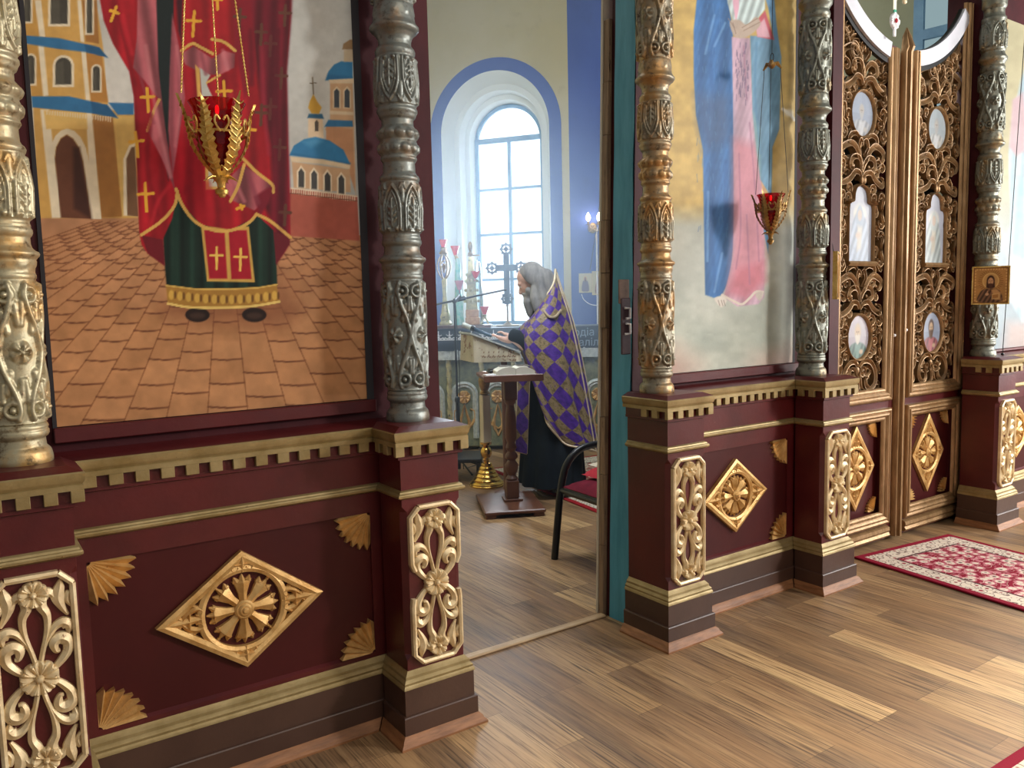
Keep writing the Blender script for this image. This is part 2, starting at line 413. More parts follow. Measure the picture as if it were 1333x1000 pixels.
# blue return wall at right of the window, then the far right wall and the rest of the shell
E0 = WF(EDGE, 0, 0); BU = Vector((.82, -.57, 0)); E1 = E0+BU*1.7
def vwall(name, a, b, h, mat, t=.12, out=None):
    a, b = Vector(a), Vector(b); d = (b-a).normalized(); n = Vector((d.y, -d.x, 0))
    if out is not None and n.dot(out) < 0: n = -n
    mb = MB(); mb.loft([[a, b, b+n*t, a+n*t], [p+Vector((0,0,h)) for p in (a, b, b+n*t, a+n*t)]], True, True)
    return struct(name, mb, mat)
vwall('wall_east', E0+Vector((0,0,0)), E1, H_ALT, M['wall_blue'], out=Vector((.57,.82,0)))
E2 = Vector((8.1, .52, 0))
vwall('wall_south', E1, E2, H_ALT, M['wall_green'], out=Vector((1, .2, 0)))
LW = WF(L_, 0, 0)
vwall('wall_west', LW, Vector((-2.1, .52, 0)), H_ALT, M['wall_yellow'], out=Vector((-1, .4, 0)))
mb = MB(); mb.box(-2.4, 9.5, .5, 11.5, H_ALT, H_ALT+.1); struct('ceiling', mb, M['wall_green'])
mb = MB(); mb.box(-2.2, 8.2, .34, .5, 4.6, H_ALT); struct('wall_screen_attic', mb, M['wall_nave'])

# threshold strip
th = MB(); a = at(612, 857, 'z', .0); b = at(778, 803, 'z', .0)
M['strip'] = paint('pale_wood_strip', (176,146,110), (204,176,140), 6, .5, 0, .2, 40, stretch=(1, 8, 8))
th.bevbox(JL+.003, JR-.02, .478, .522, 0, .012, .004)
tag(th.build('threshold_strip', M['strip']), 'pale wooden threshold strip nailed across the floor of the doorway', 'threshold')
# ------------------------------------------------------------------ carved ornaments
def flower(mb, F, cu, cv, R, h, petals=8, base=0.):
    for k in range(petals):
        a = 2*PI*(k+.5)/petals; w = R*math.sin(PI/petals)*.98
        ring = []
        path = [(cu+math.cos(a)*R*t, cv+math.sin(a)*R*t) for t in (.18, .4, .62, .82, .95, 1.0)]
        W_ = [w*.35, w*.62, w*.92, w*1.0, w*.75, w*.3]; H_ = [h*.55, h*.75, h*.95, h, h*.75, h*.35]
        n = len(path); t = Vector((math.cos(a), math.sin(a))); q = Vector((-t.y, t.x))
        for (u, v), ww, hh in zip(path, W_, H_):    # cupped petal: raised rims, hollow middle
            ring.append([F(u+q.x*ww*kk, v+q.y*ww*kk, base+hh*zz) for kk, zz in ((1, 0), (.95, .85), (.6, 1), (0, .62), (-.6, 1), (-.95, .85), (-1, 0))])
        mb.loft(ring, True, True)
    for r0, h0 in ((.24, 1.05),):
        pts = []
        for i in range(4):
            rr = R*r0*math.cos(i/3*PI/2*.9); pts.append([F(cu+rr*math.cos(2*PI*j/10), cv+rr*math.sin(2*PI*j/10), base+h*(.5+.65*math.sin(i/3*PI/2))) for j in range(10)])
        mb.loft(pts, True, True)
def bar2(mb, F, a, b, w, h, base=0.):
    mb.ribbon([a, b], w, h, F, base, ridge=.8)

def grille(parent, xc, yf, zc, broken=False, w=.197, h=.584):
    F = front(xc, yf, zc); a, b = w/2, h/2; c = .034
    mb = MB(); mb.wk = 1.15; t = .0075; H = .021
    if broken:
        for s in (1, -1):
            mb.ribbon([(s*(a-.004), -.045), (s*a, -.075), (s*a, -b+c), (s*(a-c), -b)], t, H, F, ridge=.8)
            mb.ribbon([(s*(a-.012), .058), (s*a, .085), (s*a, b-c), (s*(a-c), b)], t, H, F, ridge=.8)
        for s in (1, -1): bar2(mb, F, (-a+c, s*b), (a-c, s*b), t, H)
    else:
        o = [(a, -b+c), (a, b-c), (a-c, b), (-a+c, b), (-a, b-c), (-a, -b+c), (-a+c, -b), (a-c, -b)]
        for i in range(8): bar2(mb, F, o[i], o[(i+1) % 8], t, H)
    for s in (1, -1):
        for q in (1, -1):           # upper half, then its mirror below
            def T(P): return [(s*u, q*v) for u, v in P]
            stem = cr(T([(.004, .03), (.014, .075), (.028, .13), (.03, .175), (.018, .205), (.022, .232), (.04, .238), (.052, .222)]), 5)
            mb.ribbon(stem, taper(len(stem), .006, .006, .009, .013, .016, .004), taper(len(stem), .012, .016, .019, .02, .014), F)
            br = cr(T([(.018, .085), (.03, .112), (.048, .138), (.068, .146), (.083, .132), (.08, .112)]), 5)
            mb.ribbon(br, taper(len(br), .005, .007, .011, .016, .004), taper(len(br), .012, .018, .02, .013), F)
            lp = cr(T([(.03, .012), (.055, .034), (.075, .062), (.077, .09), (.058, .103), (.042, .09), (.046, .068), (.056, .066)]), 5)
            mb.ribbon(lp, taper(len(lp), .007, .010, .013, .016, .014, .008, .004), taper(len(lp), .014, .018, .022, .02, .014), F)
            bud = cr(T([(.082, .165), (.068, .192), (.06, .222), (.066, .25), (.07, .272)]), 4)
            mb.ribbon(bud, taper(len(bud), .004, .009, .016, .012, .003), taper(len(bud), .01, .016, .02, .012), F)
            hk = cr(T([(.092, .19), (.082, .21), (.088, .23), (.094, .222)]), 3)
            mb.ribbon(hk, taper(len(hk), .004, .009, .004), .014, F)
    g = mb.build('carved_grille', M['palegold'], parent, 30)
    for v, r in ((0, .050), (b-.05, .038), (-b+.05, .038)):
        f = MB(); flower(f, F, 0, v, r, .026, 10 if v == 0 else 8, .002); f.build('rosette', M['palegold'], g, 30)
    return g

def lozenge(parent, xc, yf, zc, a, b, r):
    F = front(xc, yf, zc); mb = MB(); mb.wk = 1.28; t = .0115; H = .025
    P = [(a, 0), (0, b), (-a, 0), (0, -b)]
    for i in range(4):
        p, q = P[i], P[(i+1) % 4]; d = Vector((q[0]-p[0], q[1]-p[1])).normalized()
        pass
        pass
    dd = a*b/math.hypot(a, b); tw = t*1.28
    mb.loft([[F(u*(1-o/dd), v*(1-o/dd), h) for u, v in P] for o, h in ((0, 0), (.001, H*.8), (tw, H), (2*tw-.001, H*.8), (2*tw, 0))], True, False)
    ring = [(r*math.cos(2*PI*i/48), r*math.sin(2*PI*i/48)) for i in range(49)]
    mb.ribbon(ring, .0105, H*.85, F, ridge=.75)
    for k in range(4):                        # fleur pieces between the ring and the corners
        ang = k*PI/2; tip = a if k % 2 == 0 else b; c_, s_ = math.cos(ang), math.sin(ang)
        def T(pts): return [(c_*u-s_*v, s_*u+c_*v) for u, v in pts]
        g = tip-r; m = r+.012
        mb.ribbon(T([(r-.012, 0), (r+g*.3, 0), (r+g*.62, 0), (tip-.012, 0)]), [.006, .013, .012, .005], [.02, .027, .026, .016], F)
        for s in (1, -1):
            sc = cr(T([(r+g*.42, s*.006), (r+g*.30, s*.024), (r+g*.10, s*.036), (r-.004, s*.028), (r+.004, s*.014), (r+g*.12, s*.016)]), 4)
            mb.ribbon(sc, taper(len(sc), .006, .008, .009, .006, .003), .022, F)
            lf = cr(T([(r+g*.40, s*.004), (r+g*.52, s*.022), (r+g*.44, s*.034)]), 4)
            mb.ribbon(lf, taper(len(lf), .004, .009, .002), .02, F)
            mb.ribbon(T([(r*.97, s*r*.22), (r+g*.2, s*.05), (r+g*.4, s*.032)]), [.004, .007, .003], .016, F)
        mb.ribbon(T([(r+g*.27, -.026), (r+g*.27, .026)]), .006, .026, F)
    o = mb.build('lozenge_ornament', M['gold'], parent, 30)
    w = MB(); w.wk = 1.3; n = 8
    for k in range(n):
        an = 2*PI*k/n; c_, s_ = math.cos(an), math.sin(an); R = r*.86
        def T(pts): return [(c_*u-s_*v, s_*u+c_*v) for u, v in pts]
        w.ribbon(T([(r*.12, 0), (R*.45, 0), (R*.72, 0), (R*.82, 0)]), [.010, .012, .021, .027], [.02, .022, .026, .022], F, ridge=.45)
        for s, e in ((1, 1), (0, 1), (-1, 1)):
            w.ribbon(T([(R*.80, s*.020), (R*(.93 if s else 1.0), s*.028)]), [.010, .0015], [.02, .008], F)
        if k % 2: w.ribbon(T([(R*.98, 0), (r, 0)]), [.004, .004], .014, F)
    for i_, (rr, hh) in enumerate(((.24*r, .027), (.16*r, .035))):
        w.prism([(rr*math.cos(2*PI*j/14), rr*math.sin(2*PI*j/14)) for j in range(14)], F, 0, hh, 0, .006)
    w.prism([(.08*r*math.cos(2*PI*j/10), .08*r*math.sin(2*PI*j/10)) for j in range(10)], F, .03, .042, 0, .004)
    w.build('wheel_flower', M['gold'], o, 30)
    return o

def fan(parent, x, y, z, sx, sz, R=.137):
    """pleated quarter fan with its apex in the corner (x, z), opening toward sx, sz"""
    F = front(x, y, z); mb = MB(); n = 7
    for k in range(n):
        a0, a1 = PI/2*k/n, PI/2*(k+1)/n; am = lerp(a0, a1, .5)
        def q(a, r, h): return F(sx*math.cos(a)*r, sz*math.sin(a)*r, h)
        r0 = .012
        A, B, C_ = q(a0, R*.90, .004), q(a0, R*1.0, .024), q(a1, R*.90, .004)
        p = [q(a0, r0, .008), q(lerp(a0, a1, .25), R, .026), q(a1, R*.88, .006), q(a1, r0, .006)]
        mb.add([q(a0, r0, 0), q(a0, R*.88, 0), q(a1, R*.88, 0), q(a1, r0, 0), q(a0, r0, .010), q(a0, R*.88, .006), q(lerp(a0, a1, .3), R*1.03, .026), q(a1, R*.88, .006), q(a1, r0, .010), q(lerp(a0, a1, .3), R*1.03, 0)],
               [(4,5,6), (4,6,7,8), (0,1,5,4), (1,9,6,5), (9,2,7,6), (2,3,8,7), (0,4,8,3), (0,3,2,9,1)])
    return mb.build('corner_fan', M['gold'], parent, 0)

# ------------------------------------------------------------------ pedestals and dados
P_PLINTH = [(.002, 0), (.002, .104), (-.001, .108), (-.008, .110), (-.008, .212)]
P_TRIM = [(.029, 0), (.029, .008), (.023, .016), (.018, .020), (.014, .030), (.006, .037), (.003, .040)]
P_BASE = [(-.004, .208), (-.006, .218), (-.010, .222), (-.009, .230), (-.014, .236), (-.018, .240), (-.019, .250), (-.027, .258), (-.033, .266)]
P_RING = [(-.034, .908), (-.026, .911), (-.017, .917), (-.016, .924), (-.019, .929), (-.024, .931), (-.026, .937), (-.034, .942)]
P_CORN = [(-.020, 1.105), (-.0045, 1.105), (-.0045, 1.120), (-.008, 1.122), (-.003, 1.130), (-.001, 1.134), (.001, 1.154), (-.003, 1.158)]
P_CAP = [(-.003, 1.158), (-.040, 1.174)]
def dentils_front(mb, x0, x1, yf, n, tw=.035):
    """teeth of the cornice between x0 and x1, flush at both ends"""
    for k in range(n):
        c = lerp(x0+tw/2, x1-tw/2, k/(n-1)); mb.bevbox(c-tw/2, c+tw/2, yf, yf+.018, 1.070, 1.1055, .0015)
def pedestal(i, label, broken=False, yback=None):
    xc = PED[i]; xl, xr = xc-HW, xc+HW
    t = thing('pedestal', label, 'pedestal', (xc, .17, 0), 'column pedestals of the screen')
    class L(MB):
        def build(s, name, mat, sm=30): return MB.build(s, name, mat, t, sm, off=None)
    loc = Vector((xc, .17, 0))
    def B(mb, name, mat, sm=30):
        o = MB.build(mb, name, mat, t, sm); o.location = -loc; return o
    yb = yback
    m = MB(); m.usweep(P_PLINTH, xl, xr, 0, yb, clear=.012); B(m, 'plinth', M['brown'], 25)
    m = MB(); m.usweep(P_TRIM, xl, xr, 0, yb); B(m, 'floor_trim', M['woodtrim'], 35)
    m = MB(); m.usweep(P_BASE, xl, xr, 0, yb); B(m, 'base_moulding', M['oldgold'], 35)
    m = MB(); o = -.035
    rings = []
    yb = REC-o-.015 if yback is None else yback
    for z, ch in ((.262, .001), (.305, .001), (.325, .020), (.86, .020), (.882, .001), (.912, .001)):
        rings.append([(xl-o, yb, z), (xl-o, -o+ch, z), (xl-o+ch, -o, z), (xr+o-ch, -o, z), (xr+o, -o+ch, z), (xr+o, yb, z)])
    yb = yback
    m.loft(rings, True, True); B(m, 'shaft', M['maroon'], 25)
    m = MB(); m.usweep(P_RING, xl, xr, 0, yb); B(m, 'astragal', M['oldgold'], 35)
    m = MB(); m.usweep([(-.035, .935), (-.035, 1.052), (-.022, 1.056), (-.022, 1.068)], xl, xr, 0, yb, clear=.014); B(m, 'frieze', M['maroon'], 25)
    m = MB(); m.usweep(P_CORN[1:], xl, xr, 0, yb)
    dentils_front(m, xl+.004, xr-.004, .004, 5)
    for s, xx in ((-1, xl+.004), (1, xr-.004)):
        for k in range(3):
            yy = .004+.036*.5+(k)*.068+.0; 
            if k: m.bevbox(min(xx, xx-s*.018), max(xx, xx-s*.018), yy-.018, yy+.018, 1.070, 1.1055, .0015)
    B(m, 'cornice', M['oldgold'], 30)
    m = MB(); m.usweep([(-.024, 1.060), (-.024, 1.12)], xl, xr, 0, yb, clear=.03); m.usweep(P_CAP, xl, xr, 0, yb); B(m, 'cap_board', M['maroon'], 20)
    g = grille(t, .006, .035-.17, .581, broken); 
    return t
def dado(x0, x1, label, ends, fans, loz, nt, dx=None, lx0=None):
    LX0 = x0 if lx0 is None else lx0
    """recessed panel between pedestals: plinth, mouldings, framed field with a carved lozenge"""
    xc = (x0+x1)/2; t = thing('dado_panel', label, 'panel', (xc, .26, 0), 'recessed dado panels of the screen'); loc = Vector((xc, .26, 0))
    def B(mb, name, mat, sm=30):
        o = MB.build(mb, name, mat, t, sm); o.location = -loc; return o
    y = REC; yb = WALL_Y-.002
    def X(prof, name, mat, sm=30):
        m = MB(); m.xsweep(prof, x0, x1, y, 0, yb); return B(m, name, mat, sm)
    X(P_PLINTH, 'plinth', M['brown'], 25)
    m = MB(); PT = [(.0, 0)]+P_TRIM+[(.0, .040)]; m.loft([[(dx[0]-.006+o_, y-o_, z_) for o_, z_ in PT], [(dx[1]+.006-o_, y-o_, z_) for o_, z_ in PT]], True, True); B(m, 'floor_trim', M['woodtrim'], 35)
    X(P_BASE, 'base_moulding', M['oldgold'], 35)
    X(P_RING, 'rail_moulding', M['oldgold'], 35)
    X([(-.035, .935), (-.035, 1.052), (-.022, 1.056), (-.022, 1.068)], 'frieze', M['maroon'], 25)
    m = MB(); m.xsweep(P_CORN, x0, x1, y, 0, yb)
    dentils_front(m, dx[0], dx[1], y+.0045, nt, (dx[1]-dx[0])/(2*nt-1)*1.08); B(m, 'cornice', M['oldgold'], 30)
    m = MB(); m.xsweep([(-.024, 1.060), (-.024, 1.12)], x0, x1, y, 0, yb)
    m.loft([[(xx, y+.003, 1.157), (xx, yb, 1.172), (xx, yb, 1.14), (xx, y+.02, 1.14)] for xx in (LX0, x1)], True, True); B(m, 'ledge', M['maroon'], 20)
    fx0, fx1, fz0, fz1 = fans
    m = MB(); ys = y+.035
    m.box(x0, x1, ys, yb, .262, fz0); m.box(x0, x1, ys, yb, fz1, .912)
    if fx0 > x0: m.box(x0, fx0, ys, yb, fz0, fz1)
    if fx1 < x1: m.box(fx1, x1, ys, yb, fz0, fz1)
    for (a, b, c, d) in ((fx0, fx1, fz0, fz0+.012), ):
        m.loft([[(xx, ys, c), (xx, ys+.016, d), (xx, ys+.016, c)] for xx in (a, b)], True, True)
    B(m, 'field_frame', M['maroon'], 20)
    m = MB(); m.box(fx0-.01, fx1+.01, ys+.012, yb-.02, fz0-.01, fz1+.01); B(m, 'field_board', M['maroon_dark'], 20)
    yf = ys+.012
    for o in ([fan(t, fx0, yf, fz1, 1, -1)] if ends[0] else [])+([fan(t, fx0, yf, fz0, 1, 1)] if ends[0] else [])+([fan(t, fx1, yf, fz1, -1, -1), fan(t, fx1, yf, fz0, -1, 1)] if ends[1] else []):
        o.location = -loc
    if loz: lozenge(t, loz[0], yf, loz[1], loz[2], loz[3], loz[4]).location = -loc
    return t
pedestal(1, 'maroon pedestal with gilded carving at the left edge, below the first column from the left')
pedestal(2, 'maroon pedestal left of the open doorway, its carved gilt grille broken at the waist', True)
pedestal(3, 'maroon pedestal right of the open doorway, beside the teal jamb', False, .30)
pedestal(4, 'maroon pedestal just left of the latticed double doors')
pedestal(5, 'maroon pedestal just right of the latticed double doors, near the right edge', False, .272)
e = HW-.036
e = HW-.04
dado(PED[1]-e, PED[2]+e, 'wide maroon dado under the painting of the red robed figure', (1, 1), (-.571, .385, .282, .832), (-.1, .572, .287, .208, .143), 13, (PED[1]+HW+.01, PED[2]-HW-.01))
dado(PED[3]+HW+.034, PED[4]+e, 'narrow maroon dado under the painting of the figure in blue and pink', (1, 1), (2.055, 2.895, .275, .832), (2.462, .575, .2525, .1975, .128), 13, (PED[3]+HW+.04, PED[4]-HW-.01))
dado(PED[5]+HW+.034, PED[5]+1.25, 'maroon dado at the right edge, right of the last pedestal', (1, 1), (5.21, 6.1, .275, .832), (5.62, .575, .26, .2, .128), 15, (PED[5]+HW+.04, PED[5]+1.2))

# ------------------------------------------------------------------ columns
COLX = {1: -.72, 2: .543, 3: 1.858, 4: 3.05, 5: 5.0}
PROF = [(1.166,.0763),(1.176,.0815),(1.184,.0825),(1.192,.0817),(1.206,.079),(1.213,.0755),(1.222,.0671),(1.245,.0653),(1.250,.0725),(1.257,.0765),(1.266,.0765),(1.271,.0735),(1.279,.0755),(1.286,.073),(1.290,.0689),(1.293,.0735),
 (1.499,.0745),(1.699,.0735),(1.703,.0715),(1.709,.0746),(1.717,.0746),(1.722,.0725),(1.760,.0765),(1.766,.081),(1.771,.0862),(1.777,.0878),(1.783,.085),(1.786,.078),(1.795,.0698),(1.806,.0666),(1.824,.0662),(1.830,.0715),(1.838,.0742),(1.846,.0736),(1.852,.070),(1.858,.0705),(1.865,.0679),(1.871,.0686),(1.876,.0745),
 (1.964,.0785),(2.052,.0705),(2.059,.069),(2.064,.0725),(2.072,.0745),(2.080,.071),(2.086,.0645),(2.095,.0597),(2.129,.0586),(2.136,.0639),(2.142,.0674),(2.148,.066),(2.152,.064),(2.168,.0725),(2.185,.0735),(2.200,.0695),(2.208,.066),(2.216,.0695),(2.233,.0745),(2.248,.070),(2.256,.0625),(2.262,.0584),(2.284,.0583),(2.290,.0655),(2.296,.0682),(2.302,.0700),(2.310,.0745),(2.318,.0745),(2.324,.0706),(2.330,.0705),(2.335,.0745),
 (2.416,.078),(2.499,.0715),(2.505,.0685),(2.514,.0721),(2.524,.0735),(2.532,.0705),(2.540,.0640),(2.545,.0597),(2.560,.0597),(2.575,.064),(2.588,.074),(2.594,.083),(2.602,.0895),(2.610,.0895),(2.616,.084),(2.625,.0785),(2.655,.0745),(2.687,.0693),(2.693,.073),
 (2.88,.0745),(3.070,.073),(3.075,.069),(3.085,.074),(3.10,.076),(3.112,.073),(3.12,.068),(3.135,.074),(3.15,.085),(3.165,.087),(3.175,.080),(3.195,.070),(3.205,.068),(3.215,.074),(3.227,.075),
 (3.31,.0785),(3.392,.070),(3.40,.072),(3.412,.0755),(3.425,.074),(3.433,.066),(3.45,.062),(3.48,.062),(3.49,.07),(3.50,.075),(3.70,.076),(3.9,.075)]
_pz = np.array([p[1-1] for p in PROF]); _pr = np.array([p[1] for p in PROF])
def bump_(d, w): return np.clip(1-(d/w)**2, 0, 1)
def seg_d(x, y, ax, ay, bx, by):
    dx, dy = bx-ax, by-ay; t = np.clip(((x-ax)*dx+(y-ay)*dy)/(dx*dx+dy*dy), 0, 1)
    return np.hypot(x-ax-t*dx, y-ay-t*dy)
def poly_d(x, y, pts):
    return np.minimum.reduce([seg_d(x, y, *pts[i], *pts[i+1]) for i in range(len(pts)-1)])
def vine(th, z, z0, z1, flip=1):
    """interlaced stems, scrolls, blossoms"""
    n = 4; P = 2*PI/n; a = .118; u = ((th/P) % 1)-.5; t = (z-(z0+z1)/2)/((z1-z0)/2)*flip
    x = u*a; y = t*.19; h = np.zeros_like(x)
    ax_ = np.abs(x)
    stem = cr([(.0585, -.03), (.0585, .0), (.047, .055), (.028, .105), (.018, .15), (.022, .178)], 4)
    stem2 = cr([(.0585, 0), (.046, -.05), (.024, -.105), (.014, -.15), (.020, -.178)], 4)
    for s_ in (stem, stem2): h = np.maximum(h, .0140*bump_(poly_d(ax_, y, s_), .0088)**.6)
    for sg in (1, -1):
        cx, cy = .032, sg*.152; r = np.hypot(ax_-cx, y-cy)
        h = np.maximum(h, .0125*bump_(np.abs(r-.0195), .0075)**.6); h = np.maximum(h, .017*bump_(r, .0095)**.5)
        for (px_, py_, qx, qy, w, hh) in ((.044, sg*.105, .034, sg*.055, .011, .0085), (.010, sg*.128, .004, sg*.075, .010, .008), (.03, sg*.12, .012, sg*.10, .007, .007), (.056, sg*.13, .053, sg*.085, .008, .010)):
            h = np.maximum(h, hh*bump_(seg_d(ax_, y, px_, py_, qx, qy), w)**.7)
    r = np.hypot(x, y); an = np.arctan2(y, x)
    fl = .016*bump_(r, .031)**.5*(.62+.38*np.cos(5*an+.6))
    fl = np.maximum(fl, .016*bump_(r, .009)**.6); fl = np.where(r < .031, fl, 0)
    return np.maximum(h, fl)-.002
def ogive(th, z, z0, z1, flip=1, n=6):
    P = 2*PI/n; u = ((th/P) % 1)-.5; t = (z-z0)/(z1-z0); t = t if flip > 0 else 1-t
    x = u*.080; y = t*.176; ax_ = np.abs(x); h = np.zeros_like(x)
    ar = cr([(.030, .0), (.031, .05), (.030, .095), (.020, .135), (.0, .165)], 4); ar2 = cr([(.022, .012), (.023, .055), (.021, .09), (.012, .122), (0, .143)], 4)
    h = np.maximum(h, .009*bump_(poly_d(ax_, y, ar), .0055)**.5); h = np.maximum(h, .005*bump_(poly_d(ax_, y, ar2), .0035)**.6)
    h = np.maximum(h, .008*bump_(seg_d(ax_, y, 0, .02, 0, .115), .005+.0*y)**.6)
    for yy, l in ((.03, .016), (.05, .014), (.072, .012)): h = np.maximum(h, .007*bump_(seg_d(ax_, y, 0, yy, l, yy+.016), .0045))
    h = np.maximum(h, .011*bump_(np.hypot(ax_-.017, y-.010), .009)**.6)
    h = np.maximum(h, .0075*bump_(seg_d(ax_, y, .040, .105, .040, .176), .012)); h = np.maximum(h, .009*bump_(seg_d(ax_, y, .04, .176, .028, .15), .004))
    return h-.001
def beads(th, z, zc, n=11, ph=0):
    u = (((th/(2*PI)*n)+ph) % 1)-.5
    return .0075*np.clip(1-(u/.46)**2-((z-zc)/.0185)**2, 0, 1)**.5-.001
def scallop(th, z, z0, z1, n=9):
    u = ((th/(2*PI)*n) % 1)-.5; t = (z-z0)/(z1-z0)
    return .0032*np.clip((t-.30-.9*u*u*2)/.12, 0, 1)-.001
PARTS = [('column_base', 1.166, 1.293), ('vine_drum', 1.293, 1.701), ('collar', 1.701, 1.876), ('arcade_drum', 1.876, 2.055), ('bead_neck', 2.055, 2.333), ('tongue_drum', 2.333, 2.502), ('collar', 2.502, 2.690), ('vine_drum', 2.690, 3.072), ('collar', 3.072, 3.227), ('arcade_drum', 3.227, 3.396), ('collar', 3.396, 3.9)]
def column_part(name, z0, z1, parent, mat):
    fine = name in ('vine_drum', 'arcade_drum', 'tongue_drum')
    zs = sorted(set([z0, z1]+[z for z in _pz if z0 < z < z1]))
    step = .0036 if fine else .0045
    zz = []
    for a, b in zip(zs[:-1], zs[1:]):
        k = max(1, int(math.ceil((b-a)/step))); zz += [lerp(a, b, i/k) for i in range(k)]
    zz.append(z1); zz = np.array(zz); n = 176 if fine else (120 if name == 'bead_neck' else 64)
    th = np.arange(n)*2*PI/n; TH, ZZ = np.meshgrid(th, zz)
    r = np.interp(zz, _pz, _pr)[:, None]+np.zeros_like(TH)
    edge = np.clip(np.minimum(ZZ-z0, z1-ZZ)/.006, 0, 1)
    if name == 'vine_drum': r = r+vine(TH+.55, ZZ, z0, z1, 1 if z0 < 2 else -1)*edge
    elif name == 'arcade_drum': r = r+ogive(TH+.2, ZZ, z0, z1)*edge
    elif name == 'tongue_drum': r = r+ogive(TH+.1, ZZ, z0, z1, -1)*edge
    elif name == 'bead_neck':
        for zc, ph in ((2.178, 0), (2.231, .5)): r = r+np.where(np.abs(ZZ-zc) < .02, beads(TH, ZZ, zc, 11, ph), 0)
    elif name == 'collar' and z0 < 1.8: r = r+np.where((ZZ > 1.722) & (ZZ < 1.760), scallop(TH, ZZ, 1.722, 1.760), 0)
    elif name == 'collar' and 2.5 < z0 < 2.6: r = r+np.where((ZZ > 2.625) & (ZZ < 2.687), scallop(TH, ZZ, 2.625, 2.687), 0)
    v = np.stack([r*np.cos(TH), r*np.sin(TH), ZZ-1.166], -1).reshape(-1, 3)
    mb = MB(); mb.v = [tuple(p) for p in v.tolist()]; k = len(zz)
    for j in range(k-1):
        for i in range(n): mb.f.append([j*n+i, j*n+(i+1) % n, (j+1)*n+(i+1) % n, (j+1)*n+i]); mb.m.append(0)
    for j in (0, k-1): mb.f.append([j*n+i for i in range(n)]); mb.m.append(0)
    o = mb.build(name, mat, parent, 60)
    return o
CL = {1: 'carved cream and gilt column at the left edge, left of the painting of the red robed figure', 2: 'silvery carved column with worn gilding, left of the open doorway', 3: 'carved column left of the figure in blue and pink, gilt below and silvery above', 4: 'dark carved column left of the latticed double doors', 5: 'dark gilt carved column right of the latticed double doors, with a small icon hung on it'}
CM = {1: 'col_cream', 2: 'col_silver', 3: 'col_bronze', 4: 'col_green', 5: 'col_green'}
c0 = thing('carved_column', CL[1], 'column', (COLX[1], .19, 1.166), 'carved columns of the screen')
for nm, z0, z1 in PARTS: column_part(nm, z0, z1, c0, M['col_cream'])
COLUMNS = {1: c0}
for i in (2, 3, 4, 5):
    c = copy_tree(c0); c.location.x = COLX[i]; c['label'] = CL[i]; c.rotation_euler.z = (0, 0, .35, .1, -.25, .5)[i]; COLUMNS[i] = c
    for ch in c.children:
        ch.material_slots[0].link = 'OBJECT'; ch.material_slots[0].material = M[CM[i]]
# ------------------------------------------------------------------ painted panels (vertex colours hold the painted picture)
class Painter:
    """paints a flat panel: every vertex of the panel's grid gets the colour of the picture there"""
    def __init__(s, pts, base):
        s.p = pts; s.c = np.empty((len(pts), 3)); s.c[:] = base
        s.x, s.y = pts[:, 0], pts[:, 1]
        r = np.random.RandomState(5); s.nz = []
        for sc in (7, 16, 40, 110):       # smooth value noise at several scales
            g = r.rand(64, 64); X = (s.x/sc) % 62; Y = (s.y/sc) % 62; i, j = X.astype(int), Y.astype(int); fx, fy = X-i, Y-j
            fx, fy = fx*fx*(3-2*fx), fy*fy*(3-2*fy)
            s.nz.append((g[i, j]*(1-fx)+g[i+1, j]*fx)*(1-fy)+(g[i, j+1]*(1-fx)+g[i+1, j+1]*fx)*fy-.5)
    def mask(s, pts, soft=.9, smooth=False):
        P = np.array(cr(pts, 5, True) if smooth else pts, float); lo, hi = P.min(0)-3*soft, P.max(0)+3*soft
        k = np.where((s.x > lo[0]) & (s.x < hi[0]) & (s.y > lo[1]) & (s.y < hi[1]))[0]
        if len(k) == 0: return k, np.zeros(0)
        x, y = s.x[k], s.y[k]; ins = np.zeros(len(k), bool); d = np.full(len(k), 1e9); n = len(P)
        for i in range(n):
            ax, ay = P[i]; bx, by = P[(i+1) % n]
            if ay != by:
                c = ((ay > y) != (by > y)); ins ^= c & (x < (bx-ax)*(y-ay)/(by-ay)+ax)
            d = np.minimum(d, seg_d(x, y, ax, ay, bx, by) if (ax, ay) != (bx, by) else d)
        return k, np.clip(.5+np.where(ins, d, -d)/(2*soft), 0, 1)
    def put(s, k, a, col):
        col = np.asarray(col, float); s.c[k] = s.c[k]*(1-a[:, None])+col*a[:, None]
    def poly(s, pts, col, soft=.8, alpha=1., smooth=False, shade=None):
        k, a = s.mask(pts, soft, smooth)
        if len(k) == 0: return
        c = np.array(col, float)[None, :]+np.zeros((len(k), 3))
        if shade is not None: c = c*shade(s.x[k], s.y[k])[:, None]
        s.put(k, a*alpha, c)
    def line(s, pts, w, col, alpha=1., smooth=False, soft=.6):
        P = cr(pts, 6) if smooth else pts; A = np.array(P, float); lo, hi = A.min(0)-w-2, A.max(0)+w+2
        k = np.where((s.x > lo[0]) & (s.x < hi[0]) & (s.y > lo[1]) & (s.y < hi[1]))[0]
        if len(k) == 0: return
        d = poly_d(s.x[k], s.y[k], P); s.put(k, np.clip((w/2-d)/soft+.5, 0, 1)*alpha, col)
    def ell(s, cx, cy, rx, ry, col, soft=.8, alpha=1., rot=0):
        s.poly([(cx+rx*math.cos(t)*math.cos(rot)-ry*math.sin(t)*math.sin(rot), cy+rx*math.cos(t)*math.sin(rot)+ry*math.sin(t)*math.cos(rot)) for t in np.linspace(0, 2*PI, 24, endpoint=False)], col, soft, alpha)
    def mottle(s, amt, lvl=2, where=None):
        f = 1+amt*s.nz[lvl]
        if where is not None: f = np.where(where, f, 1)
        s.c *= f[:, None]
